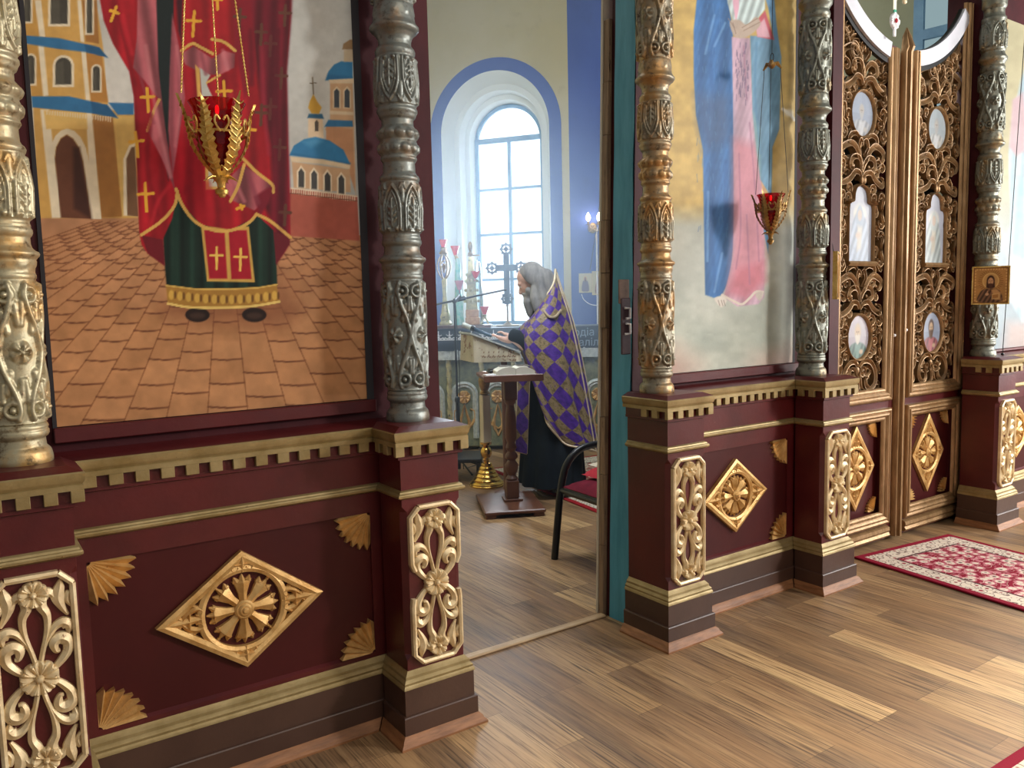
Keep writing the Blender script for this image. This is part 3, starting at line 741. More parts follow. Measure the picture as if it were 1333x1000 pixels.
def lin_np(c):
    c = (np.asarray(c)-118)*1.06+114
    c = np.clip(c, 0, 255)/255.; return np.where(c <= .04045, c/12.92, ((c+.055)/1.055)**2.4)
def canvas_mat(name, rough=.5, bump=.12):
    N = Nodes(name); a = N.n('ShaderNodeAttribute'); a.attribute_name = 'picture'
    v = N.coord(); f = N.noise(v, 60, 5); col = N.mix(.12, a.outputs['Color'], N.ramp(f, [(.3, (.5,.5,.5)), (.7, (1,1,1))]), 'MULTIPLY')
    N.set(Base_Color=col, Roughness=rough, Specular_IOR_Level=.2); N.bump(N.noise(v, 130, 4), bump, .002); return N.m
M['canvas'] = canvas_mat('painted_canvas'); M['varnished'] = canvas_mat('varnished_picture', .3, .05)
def picture(name, F, u0, u1, v0, v1, nu, nv, paintfn, parent, mat, base=(200,200,200), thick=.012, mask=None, origin=None, px=None):
    """flat picture: grid in frame F, painted by paintfn(Painter) in picture coordinates"""
    U, V = np.meshgrid(np.linspace(u0, u1, nu+1), np.linspace(v0, v1, nv+1))
    o, ex, ey, en = F(0, 0, 0), F(1, 0, 0)-F(0, 0, 0), F(0, 1, 0)-F(0, 0, 0), F(0, 0, 1)-F(0, 0, 0)
    P3 = np.array(o)+U[..., None]*np.array(ex)+V[..., None]*np.array(ey); P3 = P3.reshape(-1, 3)
    pts = (px if px is not None else (lambda X, u, v: np.stack([u, v], -1)))(P3, U.ravel(), V.ravel())
    pt = Painter(pts, base); paintfn(pt)
    w = nu+1; faces = []
    keep = np.ones(len(P3), bool) if mask is None else mask(U.ravel(), V.ravel())
    for j in range(nv):
        for i in range(nu):
            f = [j*w+i, j*w+i+1, (j+1)*w+i+1, (j+1)*w+i]
            if all(keep[q] for q in f): faces.append(f)
    n0 = len(P3); bk = P3-np.array(en)*thick
    verts = P3.tolist(); cols = lin_np(pt.c)
    if mask is None:
        c = [0, nu, nv*w+nu, nv*w]; verts += bk[c].tolist(); b = n0
        faces.append([b+3, b+2, b+1, b])
        for e_, (p, q) in zip((range(0, nu+1), range(nu, nv*w+nu+1, w), range(nv*w+nu, nv*w-1, -1), range(nv*w, -1, -w)), ((0,1), (1,2), (2,3), (3,0))):
            faces.append(list(e_)[::-1]+[b+p, b+q])
        cols = np.concatenate([cols, cols[c]])
    off = np.array(origin if origin is not None else (0,0,0)); verts = (np.array(verts)-off).tolist()
    me = bpy.data.meshes.new(name); me.from_pydata(verts, [], faces); me.materials.append(mat)
    at_ = me.color_attributes.new('picture', 'FLOAT_COLOR', 'POINT')
    at_.data.foreach_set('color', np.concatenate([cols, np.ones((len(cols), 1))], 1).astype(np.float32).ravel())
    ob = bpy.data.objects.new(name, me); COL.objects.link(ob)
    if parent: ob.parent = parent
    return ob
def Z(k, ox=0, oy=0):            # tracing helper: zoomed tracing units -> picture units
    return lambda *p: [(ox+x/k, oy+y/k) for x, y in p]
def gcross(p, x, y, h=9, col=(214,160,62), tilt=0, w=2.6):
    c, s_ = math.cos(tilt), math.sin(tilt); T = lambda a, b: (x+a*c-b*s_, y+a*s_+b*c)
    p.line([T(0, -h), T(0, h)], w, col); p.line([T(-h*.55, -h*.25), T(h*.55, -h*.25)], w, col)
def paint_red(p):
    q = Z(3.333); r = Z(3.333, 0, 280); e = Z(3.333, 360, 0)
    # sky, plaza
    p.c[:] = (196,192,182); sky = p.y < 300
    p.c[p.x > 330] = (184,184,178); p.mottle(.16, 3, sky); p.mottle(.08, 2, sky)
    hor = np.where(p.x < 300, 282, 306); fl = p.y > hor
    base = np.array((178,130,90.)); p.c[fl] = base
    p.c[fl] *= (1+.10*p.nz[2][fl]+.10*p.nz[1][fl])[:, None]
    far = np.clip((p.y-285)/140, 0, 1); p.c[fl] = p.c[fl]*(.92+.10*far[fl])[:, None]+np.outer(1-far[fl], (14,10,12))
    vx, vy = 290, 228; rs = np.random.RandomState(3)
    for k in range(-16, 12):
        p.line([(lerp(vx, 271+51*k, t), lerp(vy, 530, t)) for t in (.20, 1.25)], 1.7, (118,74,50), .75)
        cx = 271+51*(k+.5)
        for j in range(-2, 16):
            t = 1.12**-(j+(.5 if k % 2 else 0)+rs.uniform(-.12, .12)); 
            if t*302 < 60: continue
            y = vy+302*t; x0, x1 = vx+(271+51*k-vx)*t, vx+(271+51*(k+1)-vx)*t
            if rs.rand() < .93 and y > 290: p.line([(x0, y), ((x0+x1)/2, y+1.2), (x1, y-.8)], 1.5+1.2*t, (96,56,40), .8)
            t2 = t/1.12; sh = rs.uniform(-16, 16)
            if y > 290: p.poly([(x0, y), (x1, y), (vx+(271+51*(k+1)-vx)*t2, vy+302*t2), (vx+(271+51*k-vx)*t2, vy+302*t2)], (180+sh, 130+sh*.9, 90+sh*.8), 1.5, .45)
    # ochre gate tower on the left
    OC, OL, OD, WH, DK, BL = (198,156,88), (218,180,108), (160,112,60), (220,206,178), (74,70,62), (58,112,152)
    p.poly([(24,-260), (120,-260), (125,0), (134,60), (141,142), (180,150), (182,284), (50,284)], OC, .9)
    p.poly(q((480,505), (580,505), (605,940), (510,940)), (206,170,100)); p.poly(q((395,500), (490,510), (530,940), (440,945)), OD)
    p.poly(q((95,0), (160,0), (180,160), (105,155)), (190,146,78)); p.poly(q((355,0), (420,0), (430,190), (372,180)), OD)
    p.poly(q((110,190), (170,195), (185,420), (135,418)), (186,142,76)); p.poly(q((370,225), (440,225), (470,445), (395,440)), (176,126,66))
    for a in (q((150,0), (178,0), (196,160), (172,160)), q((165,195), (190,195), (210,415), (188,418)), q((335,0), (352,0), (366,185), (350,180)), q((352,215), (372,222), (392,440), (372,436)), q((175,475), (212,475), (268,945), (225,945)), q((372,485), (398,488), (440,950), (400,950))): p.poly(a, WH)
    p.poly(q((190,480), (375,485), (380,560), (200,560)), OL)
    def awin(x0, x1, y0, y1, fr=3.4):
        for g, col in ((fr, WH), (0, DK)):
            hw = (x1-x0)/2; pts = [(x0-g, y1+g), (x0-g, y0+hw)]+[((x0+x1)/2-(hw+g)*math.cos(t), y0+hw-(hw+g)*math.sin(t)) for t in np.linspace(.15, PI-.15, 8)]+[(x1+g, y0+hw), (x1+g, y1+g)]
            p.poly(pts, col, .7)
        p.poly([(x0+1, y1), (x0+(x1-x0)*.55, y1), (x0+(x1-x0)*.5, y0+4), (x0+1, y0+8)], (96,92,80), 1, .6)
    awin(66, 88, -22, 31); awin(31, 40, -22, 28, 2.4); awin(113, 120, -10, 43, 2.4)
    awin(72, 93, 75, 110); awin(35, 45, 72, 109, 2.4); awin(121, 130, 86, 118, 2.4)
    p.poly(q((102,153), (255,165), (365,190), (430,205), (468,250), (370,226), (250,212), (105,188)), BL); p.poly(q((365,190), (430,205), (468,250), (375,226)), (46,92,128))
    p.poly(q((135,418), (300,418), (465,455), (512,512), (395,492), (140,466)), BL); p.poly(q((395,440), (465,455), (512,512), (400,492)), (46,92,128)); p.poly(q((470,445), (580,448), (580,498), (510,498)), BL)
    for i in range(26): p.line(q((205+11*i, 480+1.1*i), (205+11*i, 496+1.2*i)), 1.6, WH, .8)
    p.poly(q((228,945), (216,690), (222,630), (240,590), (265,566), (292,558), (322,568), (350,596), (372,640), (386,700), (440,950), (396,950), (362,700), (345,640), (318,600), (290,582), (262,600), (242,640), (236,690), (262,945)), WH, .7)
    p.poly(q((264,945), (238,690), (244,640), (264,602), (290,585), (317,602), (343,642), (360,702), (396,950)), (104,66,48), .7); p.poly(q((318,640), (345,640), (398,950), (320,905)), (62,38,32), 3, .8)
    p.poly(q((536,935), (535,690), (560,632), (585,622), (600,940)), WH, .7); p.poly(q((552,935), (548,690), (570,640), (585,636), (600,940)), (112,82,58), .7)
    # blue domed church on the right
    BG = (196,160,124); WL = (212,192,160)
    p.poly(e((0,812), (350,850), (360,1045), (0,1020)), (168,92,76), .8); p.mottle(.0)
    p.poly(e((232,345), (330,345), (345,850), (320,690), (210,560), (232,545)), BG); p.poly(e((215,545), (330,560), (340,830), (300,700), (215,640)), (188,140,104))
    p.poly(e((213,348), (225,310), (250,280), (280,266), (330,268), (330,348)), (60,124,166)); p.poly(e((213,348), (222,320), (330,335), (330,350)), (48,98,138), 2, .6)
    p.poly(e((226,346), (335,340), (335,362), (232,362)), WL); p.poly(e((230,480), (335,486), (335,500), (232,496)), WL); p.poly(e((208,550), (225,520), (330,524), (332,550)), (58,112,150))
    for x0 in (250, 295): p.poly(e((x0-6,470), (x0-6,392), (x0+11,374), (x0+28,392), (x0+28,470)), WL, .5); p.poly(e((x0,466), (x0,396), (x0+11,384), (x0+22,396), (x0+22,468)), (70,76,82), .5)
    p.poly(e((285,215), (290,190), (318,172), (335,172), (335,215)), (150,122,88), .8); p.poly(e((292,215), (335,215), (335,268), (292,268)), (196,178,150), .8)
    p.poly(e((137,595), (137,500), (200,505), (205,600)), (214,190,158)); p.poly(e((166,570), (166,530), (174,520), (182,530), (182,570)), (90,80,72), .5); p.poly(e((133,512), (140,494), (198,494), (206,516)), (56,100,128))
    p.poly(e((152,492), (137,468), (144,440), (160,408), (176,440), (196,466), (184,494)), (202,158,66), .7); p.line(e((160,408), (156,335)), 1.1, (90,70,44)); p.line(e((145,362), (172,360)), 1, (90,70,44))
    p.poly(e((55,675), (75,632), (120,604), (170,594), (230,610), (290,650), (320,712), (200,690)), (58,122,164)); p.poly(e((70,668), (320,708), (318,716), (200,694)), (44,92,128), 2, .7); p.poly(e((110,615), (170,600), (200,615), (150,640)), (92,154,188), 3, .6)
    p.poly(e((60,680), (200,692), (320,716), (318,735), (200,712), (64,702)), WL); p.poly(e((66,702), (318,735), (322,835), (75,815)), BG)
    for x0, y0 in ((92,720), (148,728), (206,736), (266,748)): p.poly(e((x0-4,y0+95), (x0-4,y0+22), (x0+14,y0-2), (x0+34,y0+24), (x0+34,y0+97)), (226,210,182), .5); p.poly(e((x0+3,y0+92), (x0+3,y0+26), (x0+15,y0+10), (x0+28,y0+28), (x0+28,y0+94)), (76,74,72), .5)
    for i in range(30): p.line(e((60+9.6*i, 818+1.2*i), (60+9.6*i, 838+1.2*i)), 1.4, (222,204,176), .9)
    p.line(e((58,816), (350,852)), 1.5, (222,204,176)); p.line(e((58,838), (350,872)), 1.2, (120,84,66))
    # figure: shadow on the ground, dark green tunic, red mantle
    p.ell(300, 404, 90, 20, (120,74,50), 14, .6); p.ell(352, 390, 34, 40, (140,92,64), 16, .5)
    for cx in (257, 331): p.ell(cx, 410, 16, 9.5, (44,32,28)); p.ell(cx, 411, 10, 4, (78,58,48), 2, .7)
    stripes = lambda x, y: .84+.20*np.sin(x*.28+.6)+.06*np.sin(x*.71)
    p.poly([(212,290), (232,250), (280,240), (345,270), (358,300), (361,372), (290,382), (217,374), (213,330)], (34,58,48), .9, 1, False, stripes)
    p.poly(r((872,50), (1080,50), (1106,292), (898,288)), (198,158,82), .7); p.poly(r((886,66), (974,66), (986,276), (908,276)), (160,30,46)); p.poly(r((992,66), (1070,66), (1092,278), (1004,278)), (160,30,46))
    gcross(p, 282, 336, 14, (226,186,92), 0, 3.4); gcross(p, 313, 338, 14, (226,186,92), .03, 3.4)
    hem = r((720,302), (850,318), (1000,318), (1120,312), (1200,298), (1212,378), (1090,398), (950,404), (820,402), (728,388))
    p.poly(hem, (164,122,58), .7)
    for i in range(13): p.ell(223+i*11.2, 384+6*math.sin(i*.25), 3.6, 6.2, (208,170,84), .8, .8); p.ell(228+i*11.2, 384+6*math.sin(i*.25), 1.6, 5, (96,64,34), .8, .8)
    p.line(r((722,306), (850,322), (1000,322), (1120,316), (1202,302)), 2, (204,168,90)); p.line(r((728,384), (820,400), (950,402), (1090,396), (1212,376)), 3.2, (220,190,112), 1, True)
    mantle = [(110,-200), (126,-90), (130,0), (135,27), (147,57), (168,93), (174,126), (177,192), (181,300), (184,318), (192,330), (214,346), (212,312), (224,285), (231,252), (242,272), (262,293), (300,299), (330,285), (336,281), (356,300), (360,343), (372,326), (378,308), (377,250), (375,186), (373,93), (379,18), (379,0), (382,-90), (370,-200)]
    RD, RM, PK, GD = (164,28,40), (112,26,42), (178,98,104), (206,164,88)
    fold = lambda x, y: .93+.10*np.sin(x*.16+y*.01)+.06*np.sin(x*.37-y*.02)
    p.poly(mantle, RD, .9, 1, False, fold)
    p.poly([(318,-90), (320,0), (330,60), (338,120), (352,190), (354,240), (344,268), (358,300), (360,343), (376,318), (377,250), (375,186), (373,93), (379,18), (382,-90)], RM, 3, 1, False, lambda x, y: .92+.16*np.sin(x*.33+y*.012))
    p.poly([(184,306), (192,330), (214,346), (212,312)], (108,28,38)); p.poly([(357,302), (360,343), (377,318), (377,308)], (104,30,40))
    p.poly([(201,-120), (226,-120), (226,20), (222,100), (221,160), (219,236), (212,170), (206,95), (203,30)], (30,40,40), 1)
    p.poly([(226,-60), (244,-60), (246,10), (238,60), (232,40)], (70,22,36), 2)
    p.poly([(180,-60), (202,-60), (206,90), (215,165), (228,249), (210,205), (192,171), (207,130), (188,105), (173,88), (178,50)], PK, 1, 1, False, lambda x, y: .9+.16*np.sin((x-y*.16)*.26))
    p.poly([(224,18), (235,69), (241,128), (233,178), (225,228), (219,170), (221,90)], (168,88,96), 1, 1, False, lambda x, y: .95+.1*np.sin(x*.5))
    p.line([(207,130), (200,145), (192,170)], 4, GD, 1, True)
    p.poly([(240,-60), (300,-60), (306,40), (308,66), (290,60), (276,72), (262,58), (238,66), (236,40)], (172,34,42), 1, 1, False, fold); p.poly([(300,-60), (322,-60), (334,90), (318,130), (306,62)], (132,26,42), 2)
    p.poly([(235,70), (252,60), (276,76), (292,66), (306,70), (305,88), (285,98), (264,96), (241,84)], PK, 1, 1, False, lambda x, y: .88+.2*np.sin(x*.22))
    p.line([(236,66), (250,57), (262,62), (277,70)], 4, GD, 1, True); p.line([(276,51), (292,55), (306,66)], 4, GD, 1, True); p.line([(286,98), (274,105), (268,112), (283,140)], 3, GD, 1, True)
    p.poly([(254,84), (260,90), (262,142), (258,142)], GD); p.poly([(260,88), (274,98), (268,108), (283,140), (264,143)], (186,186,176)); p.poly([(267,216), (292,246), (268,247)], GD); p.poly([(271,220), (288,243), (272,243)], (196,190,170))
    p.poly([(317,214), (354,241), (346,262), (331,274), (304,262), (290,244), (304,226)], (170,92,98), 1, 1, False, lambda x, y: .86+.22*np.sin(x*.17+1)); p.poly([(331,256), (356,240), (350,264), (338,282)], (120,30,46), 2)
    for a, w_, c_, al in (([(190,60), (204,150), (222,230)], 5, (206,130,132), .6), ([(180,90), (200,160)], 4, (140,70,80), .6), ([(230,60), (236,120), (228,190)], 4, (196,118,122), .6), ([(262,70), (268,96)], 5, (140,74,82), .7), ([(290,66), (296,90)], 5, (204,130,134), .6), ([(322,224), (336,264)], 6, (136,66,78), .7), ([(306,236), (318,262)], 5, (200,124,128), .6),
        ([(196,150), (192,220), (206,280)], 6, (122,16,30), .6), ([(222,240), (206,262), (196,296)], 5, (190,44,54), .6), ([(245,150), (250,200), (242,250)], 7, (128,18,32), .55), ([(270,240), (276,280)], 9, (190,40,52), .5), ([(340,60), (344,140), (350,200)], 6, (150,44,60), .6), ([(362,40), (360,150), (368,260)], 6, (84,18,32), .6), ([(326,40), (328,110)], 6, (96,20,34), .6), ([(160,20), (172,70)], 5, (190,42,54), .6), ([(150,10), (166,70), (176,110)], 4, (124,18,30), .6), ([(300,120), (306,190)], 6, (186,44,54), .5)): p.line(a, w_, c_, al, True, w_*.7)
    for ln in ([(231,249), (227,268), (210,288), (184,306)], [(229,246), (238,268), (256,290), (284,301), (308,298), (325,289), (334,279)], [(334,279), (352,288), (378,309)], [(316,206), (334,224), (354,240), (356,250)], [(300,262), (310,242), (318,214)]): p.line(ln, 4.2, GD, 1, True)
    for x, y, h, t in ((148,18,10,.35), (252,31,16,.06), (283,2,10,0), (192,130,15,-.06), (178,188,16,-.1), (190,257,18,-.05), (292,123,17,-.05), (324,172,15,.1), (313,270,5,1.2)): gcross(p, x, y, h, (216,162,58), t, 4)
    for x, y in ((312,25), (340,45), (340,150), (352,142), (364,195), (366,102), (371,20), (371,280), (352,60)): gcross(p, x, y, 13, (98,62,48), .05, 4)
    p.poly([(340,-60), (356,-60), (368,200), (366,300), (352,200)], (92,20,38), 4, .4)
    # shoulders and head above
    p.poly([(120,-190), (250,-240), (372,-190), (380,-60), (120,-60)], RD, 3); p.ell(250, -270, 62, 70, (206,170,84)); p.ell(250, -262, 38, 50, (176,130,96)); p.poly([(222,-240), (278,-240), (270,-180), (250,-165), (230,-180)], (150,146,140), 4)
    p.mottle(.05, 0); p.mottle(.05, 1)
def paint_blue(p):
    q = Z(3.333, 780, 0); r = Z(3.333, 780, 280)
    p.c[:] = (188,162,100); w = np.clip((p.x-1015)/25, 0, 1)[:, None]; p.c = p.c*(1-w*.5)+np.array((190,160,92))*w*.5
    p.c *= (1+.05*p.nz[0]+.06*p.nz[1])[:, None]
    t = np.clip((p.y-262-14*p.nz[3])/34, 0, 1)[:, None]; cl = np.array((166,168,156))+np.outer(p.nz[2], (34,30,26))+np.outer(p.nz[3], (24,34,34))
    p.c = p.c*(1-t)+cl*t
    pk = np.clip((p.y-440+20*p.nz[2])/40, 0, 1)*np.clip(np.abs(p.x-945)/60-.25, 0, 1); p.c = p.c*(1-pk[:, None]*.7)+np.array((196,150,136))*pk[:, None]*.7
    brush = lambda x, y: .97+.025*np.sin(x*.9+y*.31)+.09*np.sin(x*.23+y*.02)
    BL, BT, PK = (66,112,166), (108,146,172), (190,162,178)
    p.ell(925, 365, 52, 60, (184,190,182), 26, .6)
    p.poly([(925,-190), (905,-60), (907,0), (903,39), (903,99), (906,150), (915,195), (916,270), (918,384), (930,388), (940,384), (950,364), (956,310), (957,270), (955,120), (954,39), (945,-20), (945,-190)], BL, 1, 1, False, brush)
    p.poly(q((575,160), (655,165), (665,430), (690,700), (718,900), (716,1290), (690,1320), (600,1330), (540,1290), (580,1120), (584,900), (580,400)), PK, 1, 1, False, brush)
    p.poly([(955,180), (985,190), (996,280), (995,365), (985,380), (950,372), (955,320)], (200,138,150), 8, .85); p.poly([(960,350), (994,340), (994,366), (972,392), (945,382)], (186,112,124), 6, .7)
    p.poly([(994,300), (1003,255), (1000,330)], (86,128,160))
    p.poly(q((655,155), (765,160), (790,250), (782,560), (752,640), (748,860), (700,780), (665,480)), BT, 1, 1, False, brush); p.poly(q((665,480), (700,560), (700,780), (680,640)), (132,172,172), 2, .7)
    p.poly([(985,-190), (1003,-60), (1011,33), (1017,75), (1008,55), (1000,10), (985,-40)], (112,154,190), 1)
    p.poly([(943,-60), (995,-60), (996,12), (985,26), (968,34), (954,28), (947,4)], (196,212,212), 1, 1, False, lambda x, y: .93+.12*np.sin(x*.6+y*.2)); p.poly([(955,-60), (963,-60), (962,10), (958,30), (954,4)], (212,168,186), .8)
    p.poly([(984,28), (996,14), (1008,52), (986,48)], (190,96,108), .8); p.poly([(984,36), (995,24), (1003,49), (986,48)], (206,164,176), 1)
    p.poly([(950,28), (962,26), (972,32), (984,22), (990,32), (976,46), (962,50), (954,44)], (180,164,150), 1, 1, True)
    for a in ([(966,36), (986,24)], [(968,40), (989,29)], [(954,30), (958,44)], [(948,24), (956,36)]): p.line(a, 1.1, (140,122,110), .8)
    for a in ([(938,30), (925,80), (930,140)], [(946,40), (938,100), (940,190)], [(914,60), (912,120), (924,190)], [(930,200), (926,300), (932,380)], [(945,210), (944,300)]): p.line(a, 5, (56,98,152), .5, True, 3)
    for a in ([(930,20), (918,70)], [(944,30), (930,60)], [(940,330), (930,380)], [(922,250), (921,340)]): p.line(a, 3, (128,170,214), .5, True, 2)
    for a in ([(968,60), (972,130)], [(976,160), (984,260), (988,340)], [(962,200), (964,300), (958,350)], [(972,280), (976,370)]): p.line(a, 2.2, (160,116,140), .55, True, 1.5)
    rs = np.random.RandomState(8)
    p.poly([(906,122), (950,126), (953,180), (918,198), (909,160)], (78,98,132), 9, .6)
    for i in range(130): x, y = rs.uniform(907, 952), rs.uniform(5, 300); p.line([(x, y), (x+rs.uniform(-1.5, 1.5), y+rs.uniform(3, 14))], 1.1, ((96,140,186), (52,92,144))[i % 2], .35)
    for i in range(60): x, y = rs.uniform(958, 975), rs.uniform(55, 130); p.line([(x, y), (x+rs.uniform(-1, 1), y+rs.uniform(3, 9))], 1.2, (104,92,120), .5)
    p.line([(985,56), (983,120), (990,200)], 3, (92,134,168), .6, True, 2)
    hemc = (206,196,184)
    p.line([(940,384), (955,392), (966,396), (976,388), (984,380), (993,380)], 3, hemc, 1, True); p.poly([(930,388), (942,386), (946,392), (940,400), (934,396)], (208,202,192), .8, 1, True); p.poly([(984,382), (994,380), (990,391), (985,388)], (190,182,172), .8, 1, True)
    for x in (935, 939, 942): p.line([(x, 391), (x+2, 398)], .8, (130,118,110))
    p.line([(1019,142), (1030,150), (1034,156)], 4, (226,222,208), .9, False, 2); p.ell(1027, 147, 6, 5, (220,216,202), 2, .7)
    p.poly([(1026,345), (1036,340), (1034,420), (1026,410)], (150,148,136), 3, .5)
    p.poly([(925,-190), (930,-260), (960,-300), (990,-255), (985,-190)], BL, 2); p.ell(958, -235, 16, 24, (198,164,140), 2); p.mottle(.06, 0); p.mottle(.05, 1)
def paint_pale(p):
    p.c[:] = (166,160,132); t = np.clip((p.y-230)/100, 0, 1)[:, None]; p.c = p.c*(1-t)+np.array((140,152,158))*t; p.c *= (1+.08*p.nz[2]+.05*p.nz[1])[:, None]
    p.poly([(1352,40), (1330,100), (1319,150), (1313,200), (1316,300), (1310,380), (1330,420), (1400,430), (1400,40)], (158,178,186), 2, 1, False, lambda x, y: .95+.07*np.sin(x*.5+y*.05))
    p.poly([(1318,130), (1332,120), (1340,190), (1324,205), (1314,192)], (168,148,152), 2); p.poly([(1325,230), (1350,260), (1352,340), (1322,350), (1318,300)], (132,170,200), 5, .7); p.poly([(1312,330), (1334,340), (1330,400), (1310,390)], (176,170,164), 4, .7)
    p.ell(1372, 20, 24, 30, (214,196,150), 2); p.ell(1372, 22, 14, 20, (190,160,138), 2); p.poly([(1312,420), (1420,420), (1420,470), (1305,455)], (186,150,136), 8, .5); p.mottle(.06, 0)
YI = WALL_Y-.005
def panel(label, x0, x1, z0, z1, nu, nv, fn, gap_side=0):
    t = thing('icon_painting', label, 'painting', ((x0+x1)/2, YI, z0), 'large painted panels of the screen'); loc = Vector(t.location)
    F = front(0, YI, 0)
    o = picture('canvas', F, x0, x1, z0, z1, nu, nv, fn, t, M['canvas'], thick=.004, px=lambda X, u, v: project(X), origin=loc)
    m = MB(); m.bevbox(x0-.012, x1+.03, YI-.022, YI+.004, max(1.176, z0-.05), z0-.003, .003); r = m.build('bottom_rail', M['maroon'], t, 30); r.location = -loc
    return t
panel('tall painting of a red robed figure on a brick plaza, between two carved columns', -.612, .438, 1.252, 3.35, 330, 620, paint_red)
panel('tall painting of a figure in blue and pink standing on cloud, right of the doorway', 1.98, 3.07, 1.238, 3.55, 240, 480, paint_blue)
panel('pale painting at the right edge showing part of a figure in white and blue', 5.10, 6.6, 1.195, 3.55, 130, 210, paint_pale)
# flush dark strips painting the shade of the gaps beside the panels
mb = MB(); mb.box(-.624, -.612, YI-.001, YI+.004, 1.2, 3.5); mb.box(.438, .468, YI-.001, YI+.004, 1.2, 3.5); mb.box(3.07, 3.09, YI-.001, YI+.004, 1.2, 3.5)
mb.build('trim_5', paint('gap_shade_strip', (22,18,24), (30,24,30), 4, .7, 0, 0), None, 0, 'structure')
# ------------------------------------------------------------------ royal doors
M['bronze'] = paint('door_lattice_gilding', (112,86,56), (152,120,82), 9, .42, .5, .3, 40, chips=((92,62,38), .66, 24))
M['doorgold'] = paint('door_moulding_gilding', (128,98,62), (164,130,90), 7, .42, .5, .25, 30, stretch=(6,6,1), chips=((104,74,46), .66, 16))
DY = .33; DF = .036       # door front plane, reveal of the panels
RIB = [(0, 0), (0, .020), (.006, .028), (.014, .030), (.020, .024), (.026, .022), (.030, .030), (.040, .032), (.048, .026), (.054, .018), (.062, .020), (.070, .016), (.078, .004), (.080, 0)]
def rib(k): return [(a*k, h) for a, h in RIB]
def strip(mb, F, a, b, prof, side=1):
    """ribbed moulding from a to b, growing to the left of its direction (side=1)"""
    d = Vector((b[0]-a[0], b[1]-a[1])).normalized(); q = Vector((-d.y, d.x))*side
    mb.loft([[F(p[0]+q.x*o, p[1]+q.y*o, h) for o, h in prof] for p in (a, b)], True, True)
def rframe(mb, F, u0, u1, v0, v1, prof, sides='lbrt'):
    mid = {}
    for o, h in prof: pass
    C_ = lambda o: [(u0+o, v0+o), (u1-o, v0+o), (u1-o, v1-o), (u0+o, v1-o)]
    idx = {'b': (0, 1), 'r': (1, 2), 't': (2, 3), 'l': (3, 0)}
    for s_ in sides:
        i, j = idx[s_]
        mb.loft([[F(*C_(o)[i], h) for o, h in prof], [F(*C_(o)[j], h) for o, h in prof]], True, True)
ACX, ACZ, AR = 4.155, 3.985, .945
def arc_z(x, r=AR): return ACZ-math.sqrt(max(0, r*r-(x-ACX)**2))
